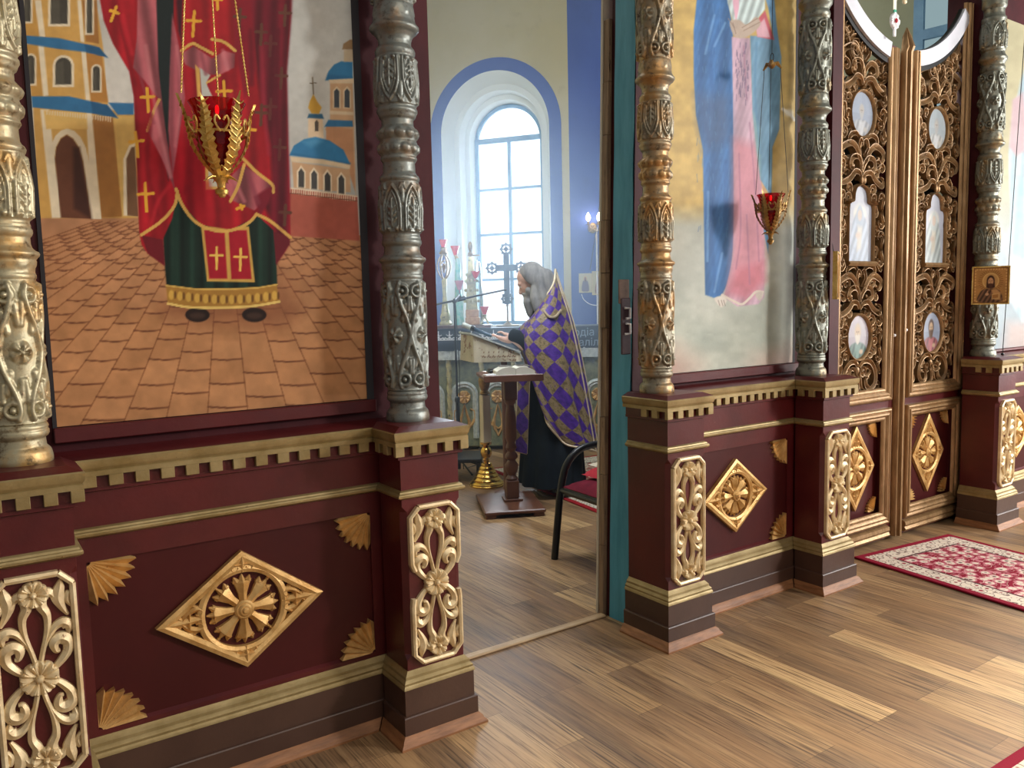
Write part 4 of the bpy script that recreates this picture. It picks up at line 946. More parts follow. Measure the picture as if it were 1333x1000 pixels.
def scrolls(parent, F, hw, z0, meds, zt):
    """carved openwork: mirrored scroll bands round the medallions; zt(u) = upper limit"""
    mb = MB(); H = .046
    def band(pts, w=.013, h=H, tip=.3, n=5, ball=0):
        w *= 1.02
        P = cr(pts, n)
        if max(v-zt(u) for u, v in P) > 0: return
        k = len(P); mb.ribbon(P, taper(k, w*.7, w, w*1.15, w*1.05, w*tip), taper(k, h*.8, h, h, h*.9, h*.7), F, ridge=0)
        if ball: mb.ell(F(*P[-1], h*.5), ball, ball, ball, 8, 5)
    def M2(pts, **k):
        for s_ in (1, -1): band([(s_*u, v) for u, v in pts], **k)
    def curl(c, r, a0, turns, w=.012, d=1, **k):
        pts = []
        for i in range(13):
            t = i/12; a = a0+d*turns*2*PI*t; rr = r*(1-.78*t); pts.append((c[0]+rr*math.cos(a), c[1]+rr*math.sin(a)))
        M2(pts, n=2, w=w, **k)
    B0 = z0
    # foot group
    M2([(.012, B0+.17), (.05, B0+.20), (.12, B0+.19), (.17, B0+.13), (.17, B0+.06), (.12, B0+.02), (.08, B0+.05), (.085, B0+.09), (.115, B0+.095)], w=.016, ball=.013)
    M2([(.10, B0+.02), (.05, B0+.012), (.018, B0+.035), (.012, B0+.09), (.022, B0+.15)], w=.012)
    for dz, r in ((.05, .016), (.095, .02), (.145, .022), (.185, .016)): mb.ell(F(0, B0+dz, .02), r, r*.9, r*1.15, 8, 5)
    M2([(hw-.01, B0+.22), (hw-.04, B0+.17), (hw-.015, B0+.12), (hw-.002, B0+.15)], w=.011)
    for (mz, mh, mw, kind) in meds:
        # hooks up both sides
        n = 3 if kind == 'oval' else 4; lo, hi = mz-mh, mz+mh*(1 if kind == 'oval' else .75)
        for i in range(n):
            z = lerp(lo+.05, hi-.05, i/(n-1)); d = 1 if i % 2 else -1
            M2([(hw-.002, z-d*.065), (hw-.022, z-d*.03), (hw-.012, z+d*.02), (hw-.038, z+d*.038), (hw-.05, z+d*.012), (hw-.036, z+d*.004)], w=.013, ball=.008)
            M2([(hw-.004, z+d*.06), (hw-.02, z+d*.045), (hw-.026, z+d*.066)], w=.010)
        t = mz+mh
        # crest: two leaves and crossing bands over the medallion
        M2([(.006, t+.012), (.03, t+.045), (.085, t+.05), (.13, t+.01), (hw-.03, t-.02), (hw-.015, t+.02), (hw-.05, t+.035)], w=.016, ball=.01)
        M2([(.004, t+.05), (.012, t+.10), (.055, t+.14), (.11, t+.13), (.125, t+.085), (.095, t+.07), (.08, t+.09)], w=.015, ball=.012)
        M2([(.0, t+.06), (-.03, t+.12), (-.075, t+.19), (-.135, t+.215), (-hw+.02, t+.18), (-hw+.03, t+.13), (-hw+.055, t+.15)], w=.017, ball=.012)
        M2([(.015, t+.15), (.045, t+.195), (.03, t+.24), (.008, t+.225), (.018, t+.20)], w=.013)
        M2([(hw-.004, t+.27), (hw-.03, t+.25), (hw-.055, t+.275), (hw-.04, t+.30), (hw-.02, t+.29)], w=.012, ball=.008)
        M2([(.03, t+.245), (.075, t+.275), (.13, t+.265), (.145, t+.235), (.115, t+.222)], w=.014)
        mb.ell(F(0, t+.03, .02), .014, .014, .022, 8, 5); mb.ell(F(0, t+.12, .02), .011, .011, .02, 8, 5)
    # upper tangle under the arch
    t = meds[-1][0]+meds[-1][1]
    for (u, v, r, d) in ((.10, t+.20, .06, 1), (.17, t+.31, .05, -1), (.05, t+.32, .055, 1), (.20, t+.42, .045, 1), (.12, t+.44, .05, -1), (.19, t+.53, .045, -1), (.205, t+.64, .035, 1)):
        for s_ in (1, -1):
            pts = []
            for i in range(13):
                q = i/12; a = (2.2 if d > 0 else .9)+d*1.5*2*PI*q; rr = r*(1-.75*q); pts.append((s_*(u+rr*math.cos(a)), v+rr*math.sin(a)))
            band(pts, w=.014, n=2)
            band([(s_*(u-.02), v-r*1.9), (s_*(u+.015), v-r*1.2), (s_*(u+r*.8), v-r*.3), (s_*(u+r*.9), v+r*.5)], w=.016)
    # smaller leaves and curls fill what is left open
    rs = random.Random(int(z0*1000)+3); C_ = []
    allp = np.array(mb.v); 
    cent = np.array([(F(0,0,0).x, F(0,0,0).z)])
    P2 = np.stack([allp[:, 0]-cent[0][0], allp[:, 2]-cent[0][1]], -1)[::5]
    for i in range(2600):
        u, v = rs.uniform(.0, hw-.01), rs.uniform(z0+.01, z0+2.5)
        if v > zt(u)-.03 or v > zt(-u)-.03 and rs.random() < .0: continue
        bad = False
        for mz, mh, mw, k in meds:
            if k == 'oval' and (u/(mw+.012))**2+((v-mz)/(mh+.012))**2 < 1: bad = True
            if k != 'oval' and ((u < mw+.012 and mz-mh-.02 < v < mz+mh*.5) or (u < mw*.62 and mz < v < mz+mh+.03)): bad = True
        if bad or np.min(np.hypot(P2[:, 0]-u, P2[:, 1]-v)) < .026 or any(math.hypot(u-a, v-b) < .046 for a, b in C_): continue
        C_.append((u, v)); r = rs.uniform(.022, .032); a0 = rs.uniform(0, 2*PI); d = rs.choice((1, -1))
        for s_ in (1, -1):
            if v > zt(s_*u)-.03: continue
            pts = [(s_*(u+r*1.5*math.cos(a0-d*1.1)), v+r*1.5*math.sin(a0-d*1.1))]
            for q in range(9):
                t_ = q/8; a = a0+d*t_*2*PI*.95; rr = r*(1-.7*t_); pts.append((s_*(u+rr*math.cos(a)), v+rr*math.sin(a)))
            band(pts, w=.0125, n=2, h=H*rs.uniform(.6, .95))
    return mb.build('openwork', M['bronze'], parent, 45)
def medallion(parent, F, zc, hh, hw, kind, fn):
    def outline(k, n=36):
        if kind == 'oval': return [(k*hw*math.cos(2*PI*i/n), zc+k*hh*math.sin(2*PI*i/n)) for i in range(n)]
        a, b = hw*(1+(k-1)*.75), hh*(1+(k-1)*.45)
        top = cr([(a, zc+b*.36), (a*.93, zc+b*.50), (a*.62, zc+b*.56), (a*.58, zc+b*.72), (a*.42, zc+b*.90), (0, zc+b)], 4)
        return [(-a, zc-b), (a, zc-b)]+top+[(-u, v) for u, v in top[-2::-1]]
    mb = MB(); R = [outline(k) for k in (1.0, .98, .95, .91, .88, .86)]; Hs = (.0, .040, .046, .042, .034, .022)
    mb.loft([[F(u, v, h) for u, v in r] for r, h in zip(R, Hs)], True, False)
    if kind != 'oval':
        mb.bevbox(0, 1, 0, 1, 0, 1, .0) if False else None
        mb.ribbon([(-hw*1.06, zc-hh*.985), (hw*1.06, zc-hh*.985)], .016, .064, F, ridge=.8)
        for s_ in (1, -1): mb.ribbon([(s_*hw*.8, zc+hh*.56), (s_*hw*1.0, zc+hh*.50)], .009, .064, F, ridge=.8); mb.ell(F(s_*.014, zc+hh*1.07, .04), .015, .015, .026, 8, 5)
    o = mb.build('medallion', M['doorgold'], parent, 40)
    inner = np.array(outline(.885)); 
    def mask(U, V):
        x, y = U, V; ins = np.zeros(len(x), bool)
        for i in range(len(inner)):
            a, b = inner[i], inner[(i+1) % len(inner)]
            if a[1] != b[1]: ins ^= ((a[1] > y) != (b[1] > y)) & (x < (b[0]-a[0])*(y-a[1])/(b[1]-a[1])+a[0])
        return ins
    G = lambda u, v, h=0.: F(u, v, h+.026)
    picture('portrait', G, -hw, hw, zc-hh, zc+hh, 56, 64 if kind == 'oval' else 110, fn, o, M['varnished'], mask=mask, px=lambda X, u, v: np.stack([u/hw*50, -(v-zc)/hh*50], -1))
    return o
def portrait(bg, robe, hair, skin, beard, halo=None, pale=0., scale=1., dim=.80):
    def fn(p):
        p.c[:] = bg; p.c *= (1+.1*p.nz[2])[:, None]; s = scale
        if halo: p.ell(0, -10*s, 24*s, 22*s, halo, 3)
        p.poly([(-44, 60), (-36, 26), (-16, 12), (16, 12), (36, 26), (44, 60)], robe, 2, 1, True, lambda x, y: .9+.16*np.sin(x*.4+y*.2))
        p.poly([(-10, 14), (10, 14), (4, 50), (-6, 50)], tuple(min(255, c*1.25) for c in robe), 3, .8)
        p.ell(0, -12*s, 13*s, 17*s, hair, 2); p.ell(0, -9*s, 9*s, 13*s, skin, 1.6); p.poly([(-9*s, -4*s), (9*s, -4*s), (7*s, 9*s), (0, 15*s), (-7*s, 9*s)], beard, 2, 1, True)
        for e_ in (-1, 1): p.ell(e_*3.6*s, -11*s, 1.7*s, 1.1*s, (60,44,38), .8)
        p.line([(0, -10*s), (0, -4*s)], 1.4, tuple(c*.8 for c in skin)); p.ell(14, 30, 7, 5, skin, 2)
        p.c = p.c*(1-pale)+np.array((190,198,206))*pale; p.c *= dim  # pale wash paints a glare over the portrait
    return fn
def tall_figure(robe, veil, pale):
    def fn(p):
        p.c[:] = (176,180,194); p.c *= (1+.10*p.nz[2])[:, None]; p.ell(0, -12, 24, 12, (222,218,204), 3)
        p.poly([(-30, 55), (-34, 20), (-26, -2), (-12, -14), (0, -22), (12, -14), (26, -2), (32, 22), (30, 55)], robe, 2, 1, True, lambda x, y: .9+.16*np.sin(x*.3+y*.25))
        p.poly([(-14, -2), (-11, -16), (0, -23), (11, -16), (14, -2), (0, 6)], veil, 1.5, 1, True); p.ell(0, -11, 8, 7, (202,172,146), 1.5)
        p.poly([(-8, 2), (10, 4), (6, 30), (-10, 34)], (222,206,176), 3, .8); p.ell(-6, 14, 9, 4, (206,178,152), 2); p.line([(-20, 30), (-4, 52)], 4, veil, .7)
        p.c = (p.c*(1-pale)+np.array((196,200,208))*pale)*.78  # same painted glare over the standing figure
    return fn
def door_leaf(name_label, x0, x1, left):
    """one leaf from x0 to x1; the free stile is the one nearest the middle of the doorway"""
    xc = (x0+x1)/2; t = thing('door_leaf', name_label, 'door', (xc, DY, 0), 'leaves of the latticed double doors')
    F = front(0, 0, 0); hw = (x1-x0)/2; f0, f1 = -hw, hw
    fr = .085                                   # width of the gilded frames
    zb, zl0, zl1, zu0 = .02, .125, .887, .935
    top_in = 3.14
    m = MB(); d0, d1 = -.07, 0
    def bx(u0, u1, v0, v1, h0=d0, h1=d1): m.box(u0, u1, -h1, -h0, v0, v1)
    bx(f0+.06, f1-.06, zb, zl0+.05); bx(f0+.06, f1-.06, zl1-.05, zu0+.05)
    bx(f0, f0+.06, zb, arc_z(xc+f0, AR+.02) if left else top_in); bx(f1-.06, f1, zb, top_in if left else arc_z(xc+f1, AR+.02))
    m.build('stile_boards', M['maroon'], t, 20)
    m = MB(); m.box(f0+.05, f1-.05, DF, DF+.02, zl0, zl1); m.build('lower_board', M['maroon_dark'], t, 20)
    m = MB(); rframe(m, F, f0, f1, zl0, zl1, rib(fr/.08)); m.build('lower_moulding', M['doorgold'], t, 40)
    m = MB(); pr = rib(fr/.08)
    zt_out = 3.6; C_ = lambda o: ((f0+o, zu0+o), (f1-o, zu0+o))
    m.loft([[F(*C_(o)[0], h) for o, h in pr], [F(*C_(o)[1], h) for o, h in pr]], True, True)
    zl, zr = (3.55, top_in-.02) if left else (top_in, 3.55)
    m.loft([[F(f0+o, zu0+o, h) for o, h in pr], [F(f0+o, zl, h) for o, h in pr]], True, True)
    m.loft([[F(f1-o, zu0+o, h) for o, h in pr], [F(f1-o, zr, h) for o, h in pr]], True, True)
    m.build('upper_moulding', M['doorgold'], t, 40)
    m = MB(); m.loft([[F(u, z, h) for z, h in ((.035, 0), (.035, .02), (.05, .032), (.066, .022), (.08, .03), (.1, .026), (.112, .004), (.112, 0))] for u in (f0, f1)], True, True); m.build('foot_moulding', M['doorgold'], t, 40)
    # openwork and medallions
    G = front(0, DF+.012, 0); iw = hw-fr
    meds = [(1.352, .152, .136, 'oval'), (2.045, .245, .140, 'arch'), (2.70, .148, .136, 'oval')]
    cx = 0
    scrolls(t, G, iw, zu0+.065, [(z, h+.012, w, k) for z, h, w, k in meds], lambda u: arc_z(xc+u, AR+.012) if (u > -iw-.01 and u < iw+.01) else -1)
    if left: fns = [portrait((196,186,194), (112,140,130), (210,190,164), (222,190,154), (232,222,206), None, .12), tall_figure((170,188,214), (150,168,190), .25), portrait((176,190,214), (206,208,214), (214,206,196), (216,204,190), (214,210,206), None, .38, .7)]
    else: fns = [portrait((160,170,190), (168,104,108), (92,70,60), (206,176,142), (110,84,66), None, .06), tall_figure((196,208,204), (186,196,190), .22), portrait((186,200,206), (214,214,206), (190,190,186), (214,206,190), (200,196,190), None, .36, .8)]
    for (z, h, w, k), fn in zip(meds, fns): medallion(t, G, z, h, w, k, fn)
    # silvery trim along the arched top
    m = MB(); N_ = 26; ua, ub = (f0+.03, f1-.10) if left else (f0+.05, f1-.03)
    rings = []
    for i in range(N_+1):
        u = lerp(ua, ub, i/N_); x = xc+u; a = math.asin((x-ACX)/AR)
        p = lambda r, h: F(ACX-xc+r*math.sin(a), ACZ-r*math.cos(a), h)
        rings.append([p(AR, .0), p(AR, .022), p(AR-.092, .022), p(AR-.092, 0)])
    m.loft(rings, True, True); m.build('arch_trim', M['silvertrim'], t, 30)
    m = MB(); rings = []
    for i in range(N_+1):
        u = lerp(ua, ub, i/N_); a = math.asin((xc+u-ACX)/AR); p = lambda r, h: F(ACX-xc+r*math.sin(a), ACZ-r*math.cos(a), h)
        rings.append([p(AR+.03, -.02), p(AR+.03, .004), p(AR-.10, .004), p(AR-.10, -.02)])
    m.loft(rings, True, True); m.build('arch_edge', M['black'], t, 30)
    lozenge(t, 0, DF, .522, .205, .275, .135)
    e = fr+.005
    for s_, u in ((1, f0+e), (-1, f1-e)):
        fan(t, u, DF, zl1-e, s_, -1, .095); fan(t, u, DF, zl0+e, s_, 1, .095)
    for ob in t.children:
        pass
    return t
M['silvertrim'] = paint('silver_painted_trim', (196,198,206), (216,218,226), 5, .4, .1, .3, 26)
door_leaf('left leaf of the latticed double doors, partly hidden by the dark column', 3.43, 4.075, True)
door_leaf('right leaf of the latticed double doors, fully seen beside the gilt centre post', 4.262, 4.965, False)
# centre post (astragal) fixed between the leaves
t = thing('centre_post', 'slender gilt post with a pointed tip between the two latticed door leaves', 'post', (4.168, DY, .02))
m = MB(); m.bevbox(-.088, .088, 0, .06, 0, 3.02, .004); m.build('backing_strip', M['maroon'], t, 20)
m = MB(); pr = [(-.046, 0), (-.046, .02), (-.036, .034), (-.024, .034), (-.018, .026), (-.010, .05), (.010, .05), (.018, .026), (.024, .034), (.036, .034), (.046, .02), (.046, 0)]
m.loft([[(u, -h, z) for u, h in pr] for z in (.01, 3.09)]+[[(u*.95, -h*1.2-.004, 3.12) for u, h in pr], [(u*.6, -h*.8, 3.19) for u, h in pr], [(u*.05, -h*.1-.01, 3.245) for u, h in pr]], True, True); m.build('gilt_moulding', M['doorgold'], t, 40)
for u, z in ((-.066, 1.33), (.07, 1.36)):
    m = MB(); m.ell((u, -.012, z), .011, .012, .011); m.build('knob', M['white'], t)
# gilded casing and dark jamb of the doorway
m = MB(); m.loft([[(RL-.035+o*1.0, DY-h, z) for o, h in rib(.06/.08)] for z in (.01, 4.4)], True, True)
tag(m.build('gilt_casing', M['doorgold'], None, 40), 'gilt ribbed casing strip at the left side of the latticed double doors', 'moulding')
m = MB(); m.box(RR-.03, RR+.10, .20, WALL_Y, 0, 4.5); m.build('trim_6', M['board'], None, 0, 'structure')
m = MB(); m.box(RL-.11, RL-.02, .24, WALL_Y, 0, 4.5); m.build('trim_7', M['board'], None, 0, 'structure')
# assumed curtain behind the doors, added to keep the lattice's view dark
M['curtain'] = paint('dark_grey_curtain', (58,62,60), (72,76,72), 3, .85, 0, .1, 60, spec=.1)
m = MB(); m.grid(lambda a, b: (lerp(3.3, 5.15, a), .66+.035*math.sin(a*62)+.012*math.sin(a*141), lerp(.03, 3.022, b)), 150, 6)
tag(m.build('curtain', M['curtain'], None, 60), 'assumed dark grey curtain hanging behind the latticed double doors', 'curtain')
# ------------------------------------------------------------------ hanging oil lamps, small icons, cord, pendants
def glass_mat(name, col, rough=.06):
    N = Nodes(name); N.set(Base_Color=lin(col), Roughness=rough, Transmission_Weight=.85, IOR=1.45); return N.m
M['redglass'] = glass_mat('ruby_glass', (196,22,44))
M['wax'] = paint('candle_wax', (224,204,160), (236,220,184), 5, .5, 0, .05, 30)
M['lampgold'] = paint('lamp_gilt_brass', (196,150,70), (236,204,124), 30, .3, .85, .3, 120)
M['darkbrass'] = paint('dark_brass_lamp', (120,92,50), (176,140,80), 20, .35, .8, .3, 120)
M['flame'] = glow_mat('lamp_wick_glow', (1., .12, .10), 3)
def chain(mb, a, b, r=.0016, beads=True):
    a, b = Vector(a), Vector(b); mb.tube([a, b], r*.75, 6)
    if beads:
        n = int((b-a).length/.011)
        for i in range(n): p = a.lerp(b, (i+.5)/n); mb.ell(p, r*1.7, r*1.7, r*2.2, 6, 4)
def leaf(mb, ang, prof, w, ang_off=0):
    """serrated metal leaf rising along prof [(r, z)]"""
    c, s_ = math.cos(ang), math.sin(ang); P = cr(prof, 5); n = len(P); T = Vector((-s_, c, 0))
    L = []; 
    for i, (r, z) in enumerate(P):
        t = i/(n-1); ww = w*(math.sin(PI*min(1, t*.93+.10))**.6)*(1 if i % 2 else .68)
        p = Vector((c*r, s_*r, z)); o = Vector((c, s_, 0))
        L.append([p-T*ww-o*.002, p-T*ww*.5+o*.001, p+o*.006, p+T*ww*.5+o*.001, p+T*ww-o*.002, p-o*.002])
    mb.loft(L, True, True)
    for i in range(2, n-2, 2):     # veins
        r, z = P[i]; p = Vector((c*r, s_*r, z)); o = Vector((c, s_, 0)); ww = w*.8
        for k in (1, -1): mb.tube([p+o*.006, p+T*k*ww*.55+o*.006+Vector((0,0,.006)), p+T*k*ww+o*.003+Vector((0,0,.014))], [.0026, .0022, .001], 5)
def oil_lamp(label, base, R, Hh, top, metal, n=6, rot=0., beads=True, canopy=None):
    """base = bottom of the basket; R = rim radius; Hh = basket height"""
    t = thing('hanging_oil_lamp', label, 'oil lamp', base, 'hanging oil lamps before the paintings', rot)
    m = MB()
    m.lathe([(.002, -.002), (R*.16, .0), (R*.18, .012), (R*.10, .02), (R*.12, .035), (R*.22, .05), (R*.14, .058)], n=14)
    m.ell((0, 0, .004), R*.12, R*.12, .016)
    for k in range(7): a = 2*PI*k/7; m.tube([(0, 0, .05), (math.cos(a)*R*.3, math.sin(a)*R*.3, .052), (math.cos(a)*R*.45, math.sin(a)*R*.45, .042)], [.005, .004, .001], 5)
    m.build('finial', M[metal], t, 40)
    z0 = .055; k_ = Hh
    m = MB()
    for k in range(n):
        leaf(m, 2*PI*k/n, [(R*.12, z0), (R*.42, z0+k_*.16), (R*.66, z0+k_*.36), (R*.74, z0+k_*.55), (R*.80, z0+k_*.72), (R*.96, z0+k_*(.90 if k % 2 else .96))], R*.21)
        a = 2*PI*(k+.5)/n; c, s_ = math.cos(a), math.sin(a)
        for d in (1, -1):
            pts = [(R*.70*math.cos(a+d*.05), R*.70*math.sin(a+d*.05), z0+k_*.48), (R*.78*math.cos(a+d*.22), R*.78*math.sin(a+d*.22), z0+k_*.58), (R*.80*math.cos(a+d*.16), R*.80*math.sin(a+d*.16), z0+k_*.66), (R*.78*math.cos(a+d*.05), R*.78*math.sin(a+d*.05), z0+k_*.61)]
            m.tube(cr(pts, 4), .0035, 6)
    ring = [(R*.70*math.cos(a), R*.70*math.sin(a), z0+k_*.50) for a in np.linspace(0, 2*PI, 33)]
    m.tube(ring, .004, 6); m.build('leaf_basket', M[metal], t, 40)
    m = MB(); g = R*.62
    m.lathe([(g*.25, z0+.012), (g*.6, z0+k_*.22), (g*.85, z0+k_*.46), (g*.86, z0+k_*.62), (g*1.02, z0+k_*.80), (g*1.18, z0+k_*.88), (g*1.14, z0+k_*.88), (g*.98, z0+k_*.79), (g*.80, z0+k_*.62), (g*.79, z0+k_*.46), (g*.54, z0+k_*.24), (.002, z0+.03)], n=32)
    m.build('glass_cup', M['redglass'], t, 50)
    m = MB(); m.lathe([(g*.3, z0+k_*.40), (g*.72, z0+k_*.5), (g*.72, z0+k_*.62), (.002, z0+k_*.62)], n=20); cndl = m.build('candle', M['wax'], t, 50)
    m = MB(); m.ell((0, 0, z0+k_*.80), .006, .006, .016); m.build('flame', M['flame'], t, 50)
    cz = (top if canopy is None else canopy)-base[2]
    for k in range(3):
        a = 2*PI*(k/3)+.35; m = MB(); cr_ = .006 if canopy is None else R*.45
        tip = (R*.95*math.cos(a), R*.95*math.sin(a), z0+k_*.93)
        chain(m, tip, (cr_*math.cos(a), cr_*math.sin(a), cz), .0022, beads); m.build('chain', M[metal] if beads else M['black'], t, 40)
    if canopy is not None:
        m = MB(); m.lathe([(.002, cz+.014), (R*.16, cz+.012), (R*.2, cz), (R*.1, cz-.012), (.002, cz-.016)], n=12)
        for k in range(3):
            a = 2*PI*(k/3)+.35; m.tube([(0, 0, cz+.006), (R*.3*math.cos(a), R*.3*math.sin(a), cz+.012), (R*.52*math.cos(a), R*.52*math.sin(a), cz-.012)], [.010, .011, .004], 6)
        m.build('canopy', M['darkbrass'], t, 40)
        m = MB(); m.tube(cr([(0, 0, cz+.012), (.014, 0, cz+.03), (.012, 0, cz+.05), (0, 0, cz+.06), (-.012, 0, cz+.05), (-.013, 0, cz+.03), (-.002, 0, cz+.014)], 4), .0022, 6)
        m.tube([(0, 0, cz+.06), (.0, 0, top-base[2])], .0016, 6); m.build('hook_wire', M['black'], t, 40)
    return t
LY = .10
b1 = at(289, 253, 'y', LY); tl = at(245, 145, 'y', LY); tr = at(324, 140, 'y', LY)
oil_lamp('gilt hanging lamp with a ruby glass before the red robed figure', b1, .118, .255, 3.3, 'lampgold', 6, .9)
LY2 = .15
b2 = at(1003, 316, 'y', LY2); c2 = at(1007, 86, 'y', LY2)
oil_lamp('brass hanging lamp with a ruby glass before the figure in blue and pink', b2, .098, .215, 3.4, 'darkbrass', 6, 1.25, False, c2.z)

# small icons hung on the columns either side of the doors
def plaque_paint(p):
    p.c[:] = (176,132,78); p.c *= (1+.12*p.nz[1])[:, None]
    for i in range(34):
        a = 2*PI*i/34; p.line([(22*math.cos(a), -12+22*math.sin(a)), (34*math.cos(a), -12+31*math.sin(a))], 1.6, (120,82,44), .7)
    for s_ in (-1, 1):
        p.line([(s_*46, -47), (s_*46, 47)], 3, (126,88,48)); p.line([(-46, s_*47), (46, s_*47)], 3, (126,88,48))
        for k in range(-5, 6): p.ell(s_*42, k*8, 2, 2.4, (212,172,112), .8); p.ell(k*7.5, s_*43, 2.4, 2, (212,172,112), .8)
    p.ell(0, -12, 23, 22, (212,176,112), 1); p.ell(0, -12, 20, 19, (190,150,92), 1)
    p.poly([(-32, 44), (-30, 22), (-16, 10), (16, 10), (28, 20), (30, 44)], (112,84,64), 1.5, 1, True, lambda x, y: .9+.25*np.sin(x*.5+y*.3)); p.poly([(2, 12), (16, 10), (28, 20), (28, 40), (12, 40)], (186,144,94), 2)
    p.ell(0, -12, 11, 15, (66,44,34), 1.4); p.poly([(-11, -8), (-12, 6), (-6, 8), (6, 8), (12, 6), (11, -8)], (66,44,34), 1.4); p.ell(0, -10, 7.5, 11, (190,150,112), 1.2); p.poly([(-6, -4), (6, -4), (4, 6), (0, 9), (-4, 6)], (84,56,42), 1.2, 1, True)
    for e_ in (-1, 1): p.ell(e_*3, -12, 1.4, .9, (50,34,28), .6)
    p.line([(0, -11), (0, -5)], 1, (150,112,84)); p.ell(-9, 24, 5, 4, (196,156,118), 1); p.line([(-9, 22), (-8, 16)], 2, (196,156,118)); p.poly([(4, 24), (24, 22), (24, 36), (4, 38)], (206,172,112), 1); p.poly([(6, 26), (22, 24), (22, 34), (6, 36)], (160,116,68), 1)
def plaque(label, c, az, w, h):
    t = thing('small_icon', label, 'icon', c, None, 0); n = Vector((math.sin(az), math.cos(az), 0)); u = Vector((-n.y, n.x, 0))
    F = frame((0, 0, 0), u, (0,0,1), n)
    picture('panel', F, -w/2, w/2, -h/2, h/2, 84, 96, plaque_paint, t, M['varnished'], thick=.018, px=lambda X, a, b: np.stack([a/w*100, -b/h*100], -1))
    m = MB(); G = lambda a, b, d=0.: F(a, b, d)
    for a0, a1, b0, b1 in ((-w/2-.004, w/2+.004, -h/2-.004, -h/2+.004), (-w/2-.004, w/2+.004, h/2-.004, h/2+.004), (-w/2-.004, -w/2+.004, -h/2, h/2), (w/2-.004, w/2+.004, -h/2, h/2)):
        m.loft([[G(a0, b0, d), G(a1, b0, d), G(a1, b1, d), G(a0, b1, d)] for d in (-.02, .004)], True, True)
    m.build('edge', M['lampgold'], t, 0)
    m = MB(); m.tube([G(-.03, h/2-.01, -.022), G(0, h/2+.05, -.03), G(.03, h/2-.01, -.022)], .0015, 5); m.build('hanger', M['black'], t, 40)
    return t
p5 = deep(1289.5, 371.5, 5.22)
plaque('small gilt icon of a bearded man, hung on the column right of the doors', p5, rad(242), .205, .238)
p4 = Vector((COLX[4]+.125, .115, 1.72))
plaque('small gilt icon seen edge-on at the column left of the double doors', p4, rad(150), .20, .25)

# thin black cord at the right edge
m = MB(); a = at(1333, 60, 'y', .12); b = at(1305, 461, 'y', .12)
d = (a-b); pts = [b+d*t_ for t_ in np.linspace(0, 1.25, 20)]
m.tube(pts, .003, 6); m.ell(b, .012, .012, .01, 8, 5)
tag(m.build('black_string', M['black'], None, 40), 'thin black string slanting down to the pedestal at the right edge', 'string')

# white cross pendant on a ribbon under the arch of the doors, and a smaller bead drop beside it
def pendant(label, px, py, size, big):
    c = at(px, py, 'y', .27); t = thing('pendant', label, 'pendant', c); m = MB(); F = front(0, 0, 0); s = size
    if big:
        flower(m, F, 0, 0, s*.55, s*.2, 6); m.bevbox(-s*.13, s*.13, -.012, 0, -s*1.05, -s*.4, .003); m.bevbox(-s*.14, s*.14, -.012, 0, s*.4, s*.62, .003)
        m.build('cross', M['white'], t, 40)
        m = MB(); m.ell(F(0, .0, s*.2), s*.15, s*.08, s*.17, 10, 6); m.build('red_stone', M['redglass'], t, 50)
        m = MB(); m.bevbox(-s*.16, s*.16, -.010, -.002, s*.55, s*.8, .002); m.build('green_bow', paint('green_enamel', (40,150,120), (60,172,140), 9, .4, 0, 0), t, 30)
        m = MB(); m.bevbox(-s*.2, s*.2, -.006, -.002, s*.75, 1.3, .001); m.build('ribbon', paint('cream_ribbon', (226,220,196), (236,230,210), 9, .7, 0, .1), t, 30)
    else:
        m.ell((0, 0, 0), s*.4, s*.25, s*.3, 10, 6); m.ell((-s*.25, 0, s*.3), s*.3, s*.2, s*.25, 10, 6); m.ell((s*.2, 0, s*.35), s*.25, s*.2, s*.25, 10, 6)
        m.build('cluster', M['wax'], t, 50)
        m = MB(); m.tube([(0, 0, s*.4), (0, 0, 1.2)], .003, 6); m.build('thread', M['white'], t, 40)
pendant('white jewelled cross hanging on a cream ribbon under the arch of the double doors', 1163.5, 28, .085, True)
pendant('small cream bead drop hanging beside the white jewelled cross', 1177.5, 2, .05, False)
